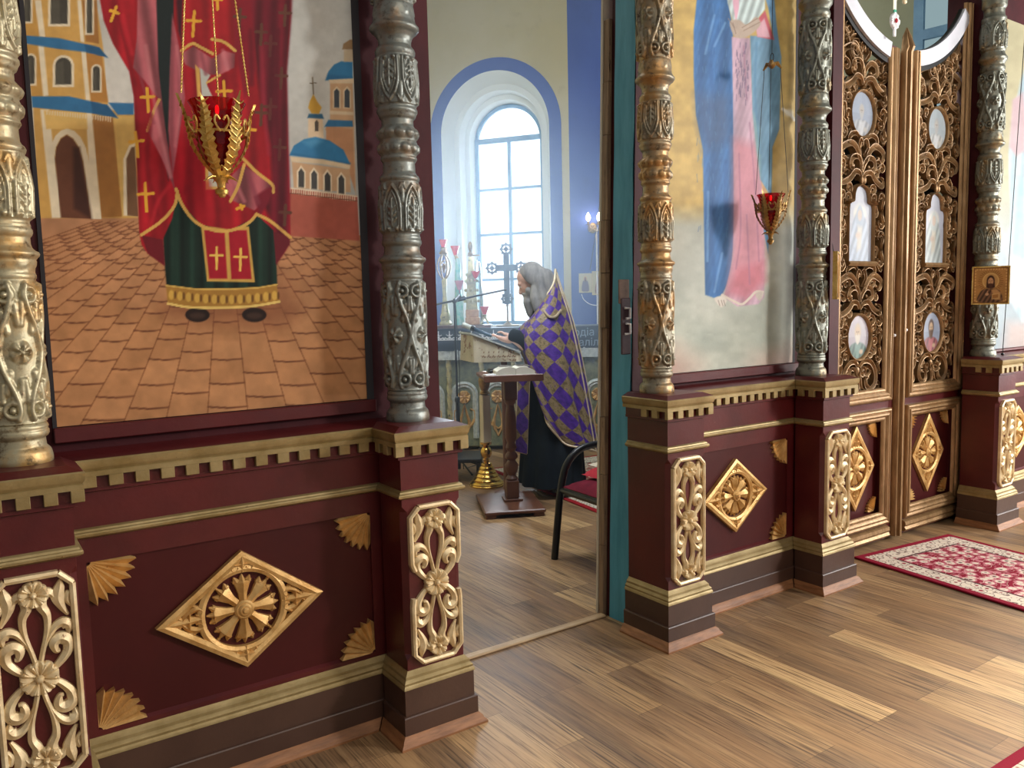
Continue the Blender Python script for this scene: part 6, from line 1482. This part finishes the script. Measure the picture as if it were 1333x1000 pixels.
m = MB(); m.tube([(.012, 0, top.z-.02), (.035, .0, 1.0), (.022, 0, .5), (.05, 0, .012), (.25, .1, .008)], .004, 6); m.build('cable', M['black'], s, 40)

# --- armchair with a red cushion
FX = -1
fp = at(722, 728, 'z', 0); s = thing('armchair', 'black metal armchair with a red seat, partly hidden by the right jamb', 'chair', flat(fp, 0)); s.rotation_euler = (0, 0, rad(-4))
# local: x to the right (chair back), y toward the nave is negative
za = deep(790, 588, 4.75).z
def side(y):
    m = MB(); P = cr([(0, y, 0), (.03, y, .25), (.055, y, .43), (.10, y, .585), (.19, y, .67), (.30, y, .695), (.44, y, .69), (.56, y, .66)], 6)
    m.tube(P, .023, 12); m.build('arm_leg', M['black'], s, 50)
    m = MB(); m.tube(cr([(.56, y, .66), (.60, y, .45), (.64, y, .22), (.68, y, 0)], 5), .020, 10); m.build('rear_leg', M['black'], s, 50)
side(0); side(-.58)
m = MB(); m.bevbox(.05, .60, -.555, -.025, .41, .465, .012); m.build('seat_frame', M['black'], s, 30)
M['redcloth'] = paint('red_seat_cloth', (96,18,38), (122,28,48), 8, .8, 0, .3, 80, spec=.2)
m = MB(); m.grid(lambda a, b: (lerp(.05, .58, a), lerp(-.55, -.03, b), .462+.06*(math.sin(PI*min(1, max(0, a)))*math.sin(PI*b))**.35), 14, 14); m.bevbox(.055, .58, -.55, -.03, .45, .468, .006); m.build('cushion', M['redcloth'], s, 50)
m = MB(); m.tube([(.585, -.58, .66), (.585, 0, .66)], .016, 8); m.loft([[(.60+z*.16, y, .55+z*.36) for y in (-.54, -.04)]+[(.63+z*.16, y, .55+z*.36) for y in (-.04, -.54)] for z in (0, .33, .66, 1)], True, True); m.build('backrest', M['redcloth'], s, 30)
m = MB(); 
m.tube([(.056, -.57, .435), (.056, -.005, .435)], .018, 8); m.build('crossbar', M['black'], s, 40)
cu = thing('lace_cushion', 'small red cushion with a pale lace edge lying on the armchair seat', 'cushion', Matrix.Translation(s.location) @ Matrix.Rotation(rad(-4), 4, 'Z') @ Vector((.34, -.20, .527)), None, rad(-4))
m = MB(); m.grid(lambda a, b: (lerp(-.16, .17, a), lerp(-.15, .15, b), .002+.075*(math.sin(PI*a)*math.sin(PI*b))**.5), 12, 12); m.build('pad', paint('bright_red_cloth', (176,28,48), (196,44,60), 8, .8, 0, .2, 80), cu, 50)
m = MB(); m.grid(lambda a, b: (lerp(-.10, .14, a), lerp(-.08, .16, b), .055+.03*(math.sin(PI*a)*math.sin(PI*b))**.5+.004*math.sin(a*40)*math.sin(b*40)), 16, 16); m.build('lace_cover', paint('pale_lace', (206,192,170), (222,210,190), 40, .8, 0, .5, 90), cu, 50)

# --- blue return wall: sconce, two small icons, conduit and cable
nB = Vector((BU.y, -BU.x, 0)); nB = nB if nB.dot(Vector(CAM_R[2])) < 0 else -nB      # toward the room
def wall_pt(px, py, off=0.): return plane_hit(px, py, E0+nB*off, nB)
F0 = lambda p: frame(p, BU, (0,0,1), nB)
def wall_icon(label, xa, ya, xb, yb, dark):
    a, b = wall_pt(xa, yb, .012), wall_pt(xb, ya, .012); w = (b-a).dot(BU); h = b.z-a.z; c = Vector((a.x, a.y, a.z))+BU*w/2; c.z = a.z+h/2
    t_ = thing('wall_icon', label, 'icon', c, 'small icons on the blue wall'); F = frame((0,0,0), BU, (0,0,1), nB)
    def fn(p):
        p.c[:] = (206,196,160); p.poly([(-30, 46), (-26, 0), (-12, -16), (12, -16), (26, 0), (30, 46)], dark, 2, 1, True); p.ell(0, -24, 15, 17, (214,180,120), 1.5); p.ell(0, -22, 9, 12, (150,112,88), 1.5); p.poly([(-9, -18), (9, -18), (6, -8), (-6, -8)], (96,76,66), 1.5)
    picture('panel', F, -w/2, w/2, -h/2, h/2, 30, 40, fn, t_, M['varnished'], thick=.01, px=lambda X, u, v: np.stack([u/w*100, -v/h*100], -1))
    m = MB(); e_ = .012
    for u0, u1, v0, v1 in ((-w/2-e_, w/2+e_, -h/2-e_, -h/2), (-w/2-e_, w/2+e_, h/2, h/2+e_), (-w/2-e_, -w/2, -h/2, h/2), (w/2, w/2+e_, -h/2, h/2)): m.loft([[F(u0, v0, d), F(u1, v0, d), F(u1, v1, d), F(u0, v1, d)] for d in (-.011, .012)], True, True)
    m.build('frame', paint('pale_gilt_frame', (206,190,140), (222,206,160), 9, .5, .2, .1), t_, 0)
wall_icon('left of two small icons on the blue wall beyond the doorway', 755, 357, 769, 380, (126,116,132))
wall_icon('right of two small icons on the blue wall, beside the white conduit', 772, 354, 788, 383, (150,112,104))
m = MB(); p0, p1 = wall_pt(776.5, 424, .014), wall_pt(776.5, 296, .014); m.tube([flat(p1, p0.z-.1), flat(p1, p1.z)], .012, 8); tag(m.build('conduit', M['white'], None, 40), 'thin white conduit running down the blue wall under the wall lamp', 'conduit')
m = MB(); m.tube(cr([wall_pt(757, 383, .035), wall_pt(760, 390, .035), wall_pt(768, 396, .035), wall_pt(778, 397.5, .035), wall_pt(787, 395, .035)], 5), .006, 6); tag(m.build('cable', M['white'], None, 40), 'pale cable sagging below the two small icons', 'cable')
sp_ = wall_pt(771.5, 297, .0); s = thing('wall_lamp', 'gilt wall lamp with lit candle bulbs on the blue wall', 'wall lamp', sp_); F = frame((0,0,0), BU, (0,0,1), nB)
m = MB(); m.prism([(.05*math.cos(a), .07*math.sin(a)) for a in np.linspace(0, 2*PI, 16, endpoint=False)], F, 0, .025, 0, .008); flower(m, F, 0, 0, .04, .03, 6, .02); m.build('back_plate', M['oldgold'], s, 40)
M['bulb'] = glow_mat('warm_bulb', (1., .70, .42), 30)
for u in (-.07, .07):
    m = MB(); m.tube(cr([F(0, 0, .02), F(u*.6, -.05, .07), F(u, -.03, .12), F(u, .03, .13)], 5), .007, 8); m.lathe([(.03, -.0), (.034, .008), (.012, .012), (.014, .05)], F(u, .03, .13), 12); m.build('arm', M['oldgold'], s, 40)
    m = MB(); m.lathe([(.012, 0), (.030, .03), (.028, .06), (.003, .11)], F(u, .08, .13), 12); m.build('bulb', M['bulb'], s, 50)
m = MB(); a, b = wall_pt(786, 228, .05), wall_pt(768, 352, .03); m.tube([a, (a+b)/2+Vector((0, 0, -.03)), b], .005, 6); tag(m.build('hanging_wire', M['black'], None, 40), 'dark wire slanting past the wall lamp down to the small icons', 'wire')
# pale window high in the right wall, glimpsed through the arch of the doors
pS = Vector(E2); nS = (E2-E1).normalized(); nS = Vector((nS.y, -nS.x, 0)); nS = nS if nS.dot(Vector((-1, 0, 0))) > 0 else -nS; uS = (E1-E2).normalized()
hit = plane_hit(1272, 30, E2+nS*.02, nS); F = frame(hit, uS, (0,0,1), nS); m = MB()
def fb(u0, u1, v0, v1, h0, h1): m.loft([[F(u0, v0, h), F(u1, v0, h), F(u1, v1, h), F(u0, v1, h)] for h in (h0, h1)], True, True)
for a in ((-.6, -.5, -1.1, 1.1), (.5, .6, -1.1, 1.1), (-.6, .6, 1.0, 1.1), (-.6, .6, -1.1, -1.0), (-.04, .04, -1, 1), (-.5, .5, -.05, .05)): fb(*a, -.01, .05)
w2 = m.build('window_2', M['sash'], None, 0, 'structure')
m = MB(); fb(-.5, .5, -1, 1, -.008, .0); m.build('pane', glow_mat('dim_daylight_pane', (.45, .62, .66), .35), w2, 0)
# ------------------------------------------------------------------ the robed person at the reading desk
PD = 6.85
base = deep(716, 628, PD); PO = Vector((base.x, base.y, 0))
def L(px, py, dy=0.): return deep(px, py, PD+dy)-PO          # measured on the figure's mid plane, dy = away
per = thing('person', 'bearded grey haired person in a purple and gold cape over black, reading at the desk', 'person', PO)
def blob(name, parts, mat, vox, smooth_it=6):
    mb = MB()
    for q in parts:
        if q[0] == 'e': mb.ell(q[1], *q[2], 14, 9, 0, q[3] if len(q) > 3 else None)
        else:
            pts, rr = q[1], q[2]; mb.tube(pts, rr, 12); 
            for p, r in ((pts[0], rr[0]), (pts[-1], rr[-1])): mb.ell(p, r, r, r, 10, 7)
    o = mb.build(name, mat, per, 0); r = o.modifiers.new('unite', 'REMESH'); r.mode = 'VOXEL'; r.voxel_size = vox; r.use_smooth_shade = True
    sm = o.modifiers.new('soften', 'SMOOTH'); sm.factor = .5; sm.iterations = smooth_it; return o
M['skin'] = paint('skin', (206,160,140), (216,172,150), 8, .55, 0, .05, 40)
M['greyhair'] = paint('grey_hair', (120,120,122), (156,154,150), 16, .7, 0, .5, 60, stretch=(1,1,.3), spec=.2)
# facing direction: left in the doorway view, head bowed
fw = -RV; tilt = rad(33)
hc = L(690, 367); HD = (fw*math.cos(tilt)+Vector((0,0,-1))*math.sin(tilt)).normalized(); HU = (Vector((0,0,1))*math.cos(tilt)+fw*math.sin(tilt)).normalized(); HS = FV
def Hh(a, b, c): return hc+HD*a+HS*b+HU*c         # forward, sideways, up on the head
HM = Matrix((( HD.x, HS.x, HU.x), (HD.y, HS.y, HU.y), (HD.z, HS.z, HU.z))).to_4x4()
sh = L(712, 412)          # between the shoulders
lsh, rsh = L(706, 418, -.17), L(712, 414, .17)
hand = L(656, 442, -.06); lel = L(700, 462, -.22); hand2 = L(665, 438, .18); rel = L(704, 455, .26)
hips = L(722, 500); knee1, knee2 = L(718, 565, -.09), L(722, 562, .09); f1, f2 = L(724, 622, -.10), L(728, 620, .10)
parts = [('e', Hh(-.02, 0, .045), (.108, .085, .098), HM), ('e', Hh(.035, 0, -.03), (.072, .066, .088), HM), ('e', Hh(.075, 0, -.075), (.035, .034, .032), HM), ('t', [Hh(.088, 0, .015), Hh(.122, 0, -.032)], [.012, .018]), ('e', Hh(.085, 0, .035), (.022, .055, .016), HM),
 ('e', Hh(.082, .03, .010), (.014, .014, .010), HM), ('e', Hh(.082, -.03, .010), (.014, .014, .010), HM), ('e', Hh(.092, 0, -.058), (.016, .026, .010), HM), ('e', Hh(-.01, .088, .0), (.024, .012, .036), HM), ('e', Hh(-.01, -.088, .0), (.024, .012, .036), HM),
 ('t', [Hh(-.03, 0, -.06), sh+Vector((0,0,.02))], [.062, .075]), ('e', sh+Vector((0,0,-.03)), (.15, .20, .10), Matrix((( RV.x, FV.x, 0), (RV.y, FV.y, 0), (0, 0, 1))).to_4x4()),
 ('t', [sh+Vector((0,0,-.08)), (sh+hips)/2, hips], [.165, .16, .175]),
 ('t', [lsh, lel], [.07, .052]), ('t', [lel, hand+RV*.06+Vector((0,0,.02))], [.05, .033]), ('t', [rsh, rel], [.07, .052]), ('t', [rel, hand2+RV*.06+Vector((0,0,.02))], [.05, .033]),
 ('t', [hips+FV*-.08, knee1, f1+Vector((0,0,.08))], [.11, .075, .05]), ('t', [hips+FV*.08, knee2, f2+Vector((0,0,.08))], [.11, .075, .05]), ('t', [f1+Vector((0,0,.05)), f1+fw*.17+Vector((0,0,.03))], [.045, .035]), ('t', [f2+Vector((0,0,.05)), f2+fw*.17+Vector((0,0,.03))], [.045, .035])]
sl = (Vector((wr, 0, zr_))-Vector((0, 0, zl_))); sl = (-RV*wr+Vector((0,0,zl_-zr_))).normalized()       # up the slope of the desk
for hnd, sg in ((hand, -1), (hand2, 1)):
    parts.append(('e', hnd+sl*.02, (.052, .040, .022), Matrix((( sl.x, FV.x, 0), (sl.y, FV.y, 0), (sl.z, 0, 1))).to_4x4())); parts.append(('t', [hnd-sl*.05+Vector((0,0,.01)), hnd+sl*.01], [.030, .026]))
    for k, ln in enumerate((.062, .074, .070, .054)):
        o_ = FV*(sg*(-.030+.020*k)); a = hnd+sl*.055+o_; parts.append(('t', [a, a+sl*ln*.55+Vector((0,0,.008)), a+sl*ln+Vector((0,0,-.012))], [.0105, .010, .008]))
    parts.append(('t', [hnd+sl*.0+FV*(-sg*.036), hnd+sl*.035+FV*(-sg*.062), hnd+sl*.065+FV*(-sg*.058)+Vector((0,0,-.006))], [.013, .0115, .009]))
body = blob('body', parts, M['skin'], .0105, 3)
for sg in (1, -1):
    m = MB(); m.ell(Hh(.089, sg*.030, .008), .009, .011, .008, 10, 6); m.build('eye', M['white'], body, 50)
hair = [('e', Hh(-.045, 0, .055), (.112, .100, .102), HM), ('e', Hh(-.10, 0, -.01), (.075, .092, .10), HM), ('t', [Hh(-.12, 0, -.04), L(716, 385), L(722, 402)], [.085, .078, .05]), ('t', [Hh(-.075, -.075, -.02), L(706, 388, -.09), L(711, 400, -.10)], [.04, .05, .03]), ('t', [Hh(.0, -.072, -.06), L(697, 389, -.08), L(700, 402, -.10)], [.034, .05, .04]), ('t', [Hh(-.075, .075, -.02), L(706, 388, .09), L(711, 400, .10)], [.04, .05, .03]), ('e', Hh(-.03, .085, .02), (.06, .022, .07), HM), ('e', Hh(-.03, -.085, .02), (.06, .022, .07), HM)]
blob('hair', hair, M['greyhair'], .010, 3)
beard = [('t', [Hh(.05, .055, -.05), Hh(.07, .03, -.10)], [.030, .036]), ('t', [Hh(.05, -.055, -.05), Hh(.07, -.03, -.10)], [.030, .036]), ('t', [Hh(.085, 0, -.105), L(690, 393), L(694, 408), L(699, 418)], [.048, .062, .055, .03]), ('t', [Hh(.104, .03, -.055), Hh(.108, 0, -.047), Hh(.104, -.03, -.055)], [.012, .015, .012])]
blob('beard', beard, M['greyhair'], .010, 3)
# black cassock: skirt and torso, with sleeves
def ring_(c, rx, ry, n=72, f=0., ph=0.): 
    out = []
    for j in range(n):
        a = 2*PI*j/n; k = 1+f*math.sin(a*9+ph)+f*.5*math.sin(a*17+2*ph); out.append(c+RV*(rx*k*math.cos(a))+FV*(ry*k*math.sin(a)))
    return out
m = MB(); rr = []
for py, px, rx, ry, f in ((628, 719, .272, .27, .06), (626, 719, .272, .27, .06), (600, 719, .262, .26, .055), (560, 719, .245, .245, .045), (510, 718, .225, .23, .03), (470, 716, .20, .225, .015), (440, 714, .185, .215, .0), (420, 712, .165, .21, 0), (408, 708, .11, .13, 0), (400, 704, .08, .085, 0)):
    c = L(px, py); c.z = max(c.z, .004 if py == 628 else .012); rr.append(ring_(c, rx, ry, 72, f, py*.01))
m.loft(rr, True, True); m.build('cassock', M['cassock'], per, 60)
for a, b, c in ((lsh, lel, hand+RV*.075), (rsh, rel, hand2+RV*.075)):
    m = MB(); P = cr([a+Vector((0,0,-.03)), (a+b)/2, b+Vector((0,0,.03)), (b+c)/2+Vector((0,0,.055)), c+Vector((0,0,.035))], 5); m.tube(P, taper(len(P), .085, .085, .08, .062, .058), 18); m.build('sleeve', M['cassock'], per, 50)
# cape: brocade of purple and gold lozenges woven on its own length and girth
def cape_mat():
    N = Nodes('purple_gold_brocade'); uv = N.n('ShaderNodeUVMap'); uv.uv_map = 'weave'; sp = N.n('ShaderNodeSeparateXYZ'); N.l(uv.outputs[0], sp.inputs[0])
    a = N.math('ADD', sp.outputs[0], sp.outputs[1]); b = N.math('SUBTRACT', sp.outputs[0], sp.outputs[1])
    pa_ = N.math('LESS_THAN', N.math('FRACT', a), .5); pb_ = N.math('LESS_THAN', N.math('FRACT', b), .5); ck = N.math('ABSOLUTE', N.math('SUBTRACT', pa_, pb_))
    mp = N.n('ShaderNodeMapping'); mp.inputs['Scale'].default_value = (9, 9, 1); N.l(uv.outputs[0], mp.inputs[0]); nz = N.noise(mp.outputs[0], 1, 4, .7)
    g = N.ramp(nz, [(.38, lin((98,84,58))), (.55, lin((156,138,98))), (.66, lin((110,84,110)))]); pu = N.ramp(nz, [(.35, lin((58,34,118))), (.7, lin((98,58,166)))])
    N.set(Base_Color=N.mix(ck, pu, g), Roughness=.5, Specular_IOR_Level=.4); N.bump(nz, .2, .004); return N.m
M['cape'] = cape_mat(); M['goldbraid'] = paint('pale_gold_braid', (196,178,146), (220,204,176), 30, .5, .2, .3, 90)
# profile down the back, the near side, the front and the far side
back = [L(*p) for p in ((723, 351), (731, 378), (741, 408), (750, 444), (758, 486), (766, 532), (772, 572), (774.5, 588))]
front_ = [L(*p) for p in ((701, 404), (694, 412), (684, 420), (677, 430), (676, 440), (679, 448), (684, 453), (688, 458))]
near = [L(*p, -d) for p, d in (((709, 388), .11), ((703, 402), .21), ((697, 420), .29), ((694, 440), .33), ((697, 468), .34), ((708, 510), .32), ((720, 548), .30), ((730, 574), .28))]
far = [L(*p, d) for p, d in (((714, 384), .10), ((712, 400), .20), ((710, 420), .27), ((708, 446), .30), ((712, 478), .31), ((718, 516), .30), ((726, 548), .29), ((732, 568), .28))]
mid1 = [a.lerp(b, .5)+(a-c).normalized()*.0 for a, b, c in zip(near, front_, far)]
nr = []
for i in range(8):
    keys = [back[i], back[i].lerp(near[i], .5)+(RV*.07-FV*.06)*min(1, .4+i*.15), near[i], near[i].lerp(front_[i], .5)+(-RV*.05-FV*.06)*min(1, .3+i*.1), front_[i], far[i].lerp(front_[i], .5)+(-RV*.05+FV*.06)*min(1, .3+i*.1), far[i], back[i].lerp(far[i], .5)+(RV*.07+FV*.06)*min(1, .4+i*.15)]
    nr.append(cr([tuple(k) for k in keys], 12, True))
n = len(nr[0]); cols_ = [cr([tuple(nr[i][j]) for i in range(8)], 6) for j in range(n)]; nz = len(cols_[0])
verts, uvs = [], []
for k in range(nz):
    t_ = k/(nz-1)
    cen = np.mean([cols_[j][k] for j in range(n)], 0)
    for j in range(n):
        p = np.array(cols_[j][k]); a = 2*PI*j/n; o = p-cen; o[2] = 0; o /= max(1e-6, np.linalg.norm(o))
        p = p+o*((.034*t_*math.sin(a*7+.6)+.012*t_*math.sin(a*13+t_*2))*min(1, t_*3)); verts.append(tuple(p)); uvs.append((j/n*9, t_*6.4))
faces, fuv = [], []
for k in range(nz-1):
    for j in range(n):
        q = (j+1) % n; faces.append((k*n+j, k*n+q, (k+1)*n+q, (k+1)*n+j)); u0, u1 = j/n*7, (j+1)/n*7; v0, v1 = k/(nz-1)*4.9, (k+1)/(nz-1)*4.9; fuv += [(u0, v0), (u1, v0), (u1, v1), (u0, v1)]
me = bpy.data.meshes.new('cape'); me.from_pydata(verts, [], faces); lay = me.uv_layers.new(name='weave'); lay.data.foreach_set('uv', np.array(fuv, dtype=np.float32).ravel()); me.materials.append(M['cape']); me.shade_smooth()
cape = bpy.data.objects.new('cape', me); COL.objects.link(cape); cape.parent = per; so = cape.modifiers.new('thickness', 'SOLIDIFY'); so.thickness = .008
hemline = [Vector(verts[(nz-1)*n+j]) for j in range(n)]; m = MB(); m.tube(hemline+[hemline[0]], .009, 6); m.build('hem_braid', M['goldbraid'], cape, 50)
for js in (4, n-4, 0):
    m = MB(); m.tube([Vector(verts[k*n+js])*1.0+ (Vector(verts[k*n+js])-Vector(np.mean([verts[k*n+q] for q in range(n)], 0))).normalized()*.006 for k in range(1, nz)], .007, 6); m.build('braid', M['goldbraid'], cape, 50) if js != n-4 else None
m = MB(); m.tube([Vector(verts[j]) for j in range(n)]+[Vector(verts[0])], .010, 6); m.build('collar_braid', M['goldbraid'], cape, 50)
# gold chain across the shoulder and the hanging stole ends
m = MB(); P = [L(*p, d) for p, d in (((706, 396), -.12), ((708, 404), -.22), ((715, 412), -.26), ((723, 412), -.24), ((730, 404), -.16))]
for i, p in enumerate(cr([tuple(p) for p in P], 6)): m.ell(p, .012, .012, .012, 6, 4)
m.build('neck_chain', M['goldbraid'], per, 50)
m = MB(); a0, a1, b0, b1 = L(674, 488, -.18), L(690, 488, -.18), L(671, 587, -.18), L(686, 591, -.18); n_ = 24
vs = []; fs = []; fu = []
for k in range(n_+1):
    t_ = k/n_; wv_ = FV*(.012*math.sin(t_*6))
    for q in range(2): vs.append(tuple((a0 if q == 0 else a1).lerp(b0 if q == 0 else b1, t_)+wv_))
for k in range(n_): fs.append((2*k, 2*k+1, 2*k+3, 2*k+2)); fu += [(.12, k/n_*1.6), (.42, k/n_*1.6), (.42, (k+1)/n_*1.6), (.12, (k+1)/n_*1.6)]
me = bpy.data.meshes.new('stole'); me.from_pydata(vs, [], fs); lay = me.uv_layers.new(name='weave'); lay.data.foreach_set('uv', np.array(fu, dtype=np.float32).ravel()); me.materials.append(M['cape'])
st = bpy.data.objects.new('stole', me); COL.objects.link(st); st.parent = per; so = st.modifiers.new('thickness', 'SOLIDIFY'); so.thickness = .006
m = MB(); m.tube([b0, b1], .008, 6); m.tube([a0, b0], .004, 6); m.tube([a1, b1], .004, 6); m.build('stole_braid', M['goldbraid'], st, 40)
# ------------------------------------------------------------------ bluish haze volume in the altar, densest near the person
N = Nodes('altar_haze'); N.t.nodes.remove(N.b); vs_ = N.n('ShaderNodeVolumePrincipled'); vs_.inputs['Color'].default_value = (.72, .86, 1., 1)
vs_.inputs['Anisotropy'].default_value = .45; N.l(vs_.outputs[0], N.out.inputs['Volume'])
co_ = N.n('ShaderNodeTexCoord'); vd_ = N.n('ShaderNodeVectorMath'); vd_.operation = 'DISTANCE'; N.l(co_.outputs['Object'], vd_.inputs[0]); vd_.inputs[1].default_value = (3.5, 3.7, 1.9)
den_ = N.n('ShaderNodeMapRange'); den_.inputs['From Min'].default_value = .3; den_.inputs['From Max'].default_value = 2.1; den_.inputs['To Min'].default_value = .14; den_.inputs['To Max'].default_value = .012; den_.interpolation_type = 'SMOOTHSTEP'
N.l(vd_.outputs['Value'], den_.inputs['Value']); N.l(den_.outputs[0], vs_.inputs['Density'])
P_ = [Vector((-1.9, .585, 0)), flat(LW, 0), flat(E0, 0), flat(E1, 0), Vector((7.7, .585, 0))]; cen_ = sum(P_, Vector())/5
P_ = [p.lerp(cen_, .08) if 0 < i < 4 else p for i, p in enumerate(P_)]
m = MB(); m.loft([[p+Vector((0, 0, z)) for p in P_] for z in (-.05, 6.2)], True, True)
hz = tag(m.build('altar_haze', N.m, None, 0), 'thin bluish haze filling the altar beyond the doorway', 'haze', None, 'stuff')
# ------------------------------------------------------------------ light and view
W = bpy.data.worlds.new('world'); S.world = W; W.use_nodes = True
bg = W.node_tree.nodes['Background']; bg.inputs[0].default_value = (.88, .88, .90, 1); bg.inputs[1].default_value = .15
def area(name, loc, target, sx, sy, power, col, spread=180):
    l = bpy.data.lights.new(name, 'AREA'); l.shape = 'RECTANGLE'; l.size = sx; l.size_y = sy; l.energy = power; l.color = col; l.spread = rad(spread)
    o = bpy.data.objects.new(name, l); COL.objects.link(o); o.location = loc
    o.rotation_euler = (Vector(target)-Vector(loc)).to_track_quat('-Z', 'Y').to_euler(); return o
area('nave_window_light', (8.2, -6.6, 4.0), (2.2, .3, .9), .8, 1.2, 250, (1., .97, .93))
area('nave_window_broad_light', (7.0, -4.4, 3.0), (2.2, .3, 1.3), 2.0, 2.6, 95, (1., .98, .96))
area('nave_window_far_light', (8.0, -1.6, 2.0), (5.0, -.1, .7), 1.2, 2.0, 95, (1., .98, .95))
area('nave_window_beam', (8.6, -3.0, 4.2), (2.6, -2.75, 0), 4.0, 3.9, 62, (1., .95, .88), 14)
area('nave_fill_light', (1.0, -4.8, 4.6), (1.0, .2, .6), 2.5, 2.5, 48, (1., .88, .72))  # added warm overhead fill
area('altar_window_light', WF(AC, (ASILL+ATOP)/2, -.3), WF(AC, (ASILL+ATOP)/2-.6, 3), 2*GH, 2.4, 90, (.80, .90, 1.), 110)
area('altar_side_light', (-.8, 4.2, 4.4), (3.2, 4.2, .8), 1.8, 2.6, 300, (.90, .95, 1.))
area('altar_fill_light', (2.4, 1.6, 4.4), (3.2, 5.0, 1.2), 1.8, 1.8, 95, (.92, .96, 1.))  # added unseen fill from above, brightens the person and side table
area('altar_south_fill', (5.2, 3.6, 5.6), (7.8, 2.4, 4.2), 1.2, 1.2, 16, (1., .98, .92))  # added unseen fill for the green wall behind the door arch
S.view_settings.view_transform = 'Standard'; S.view_settings.look = 'None'; S.view_settings.exposure = .8; S.view_settings.gamma = 1
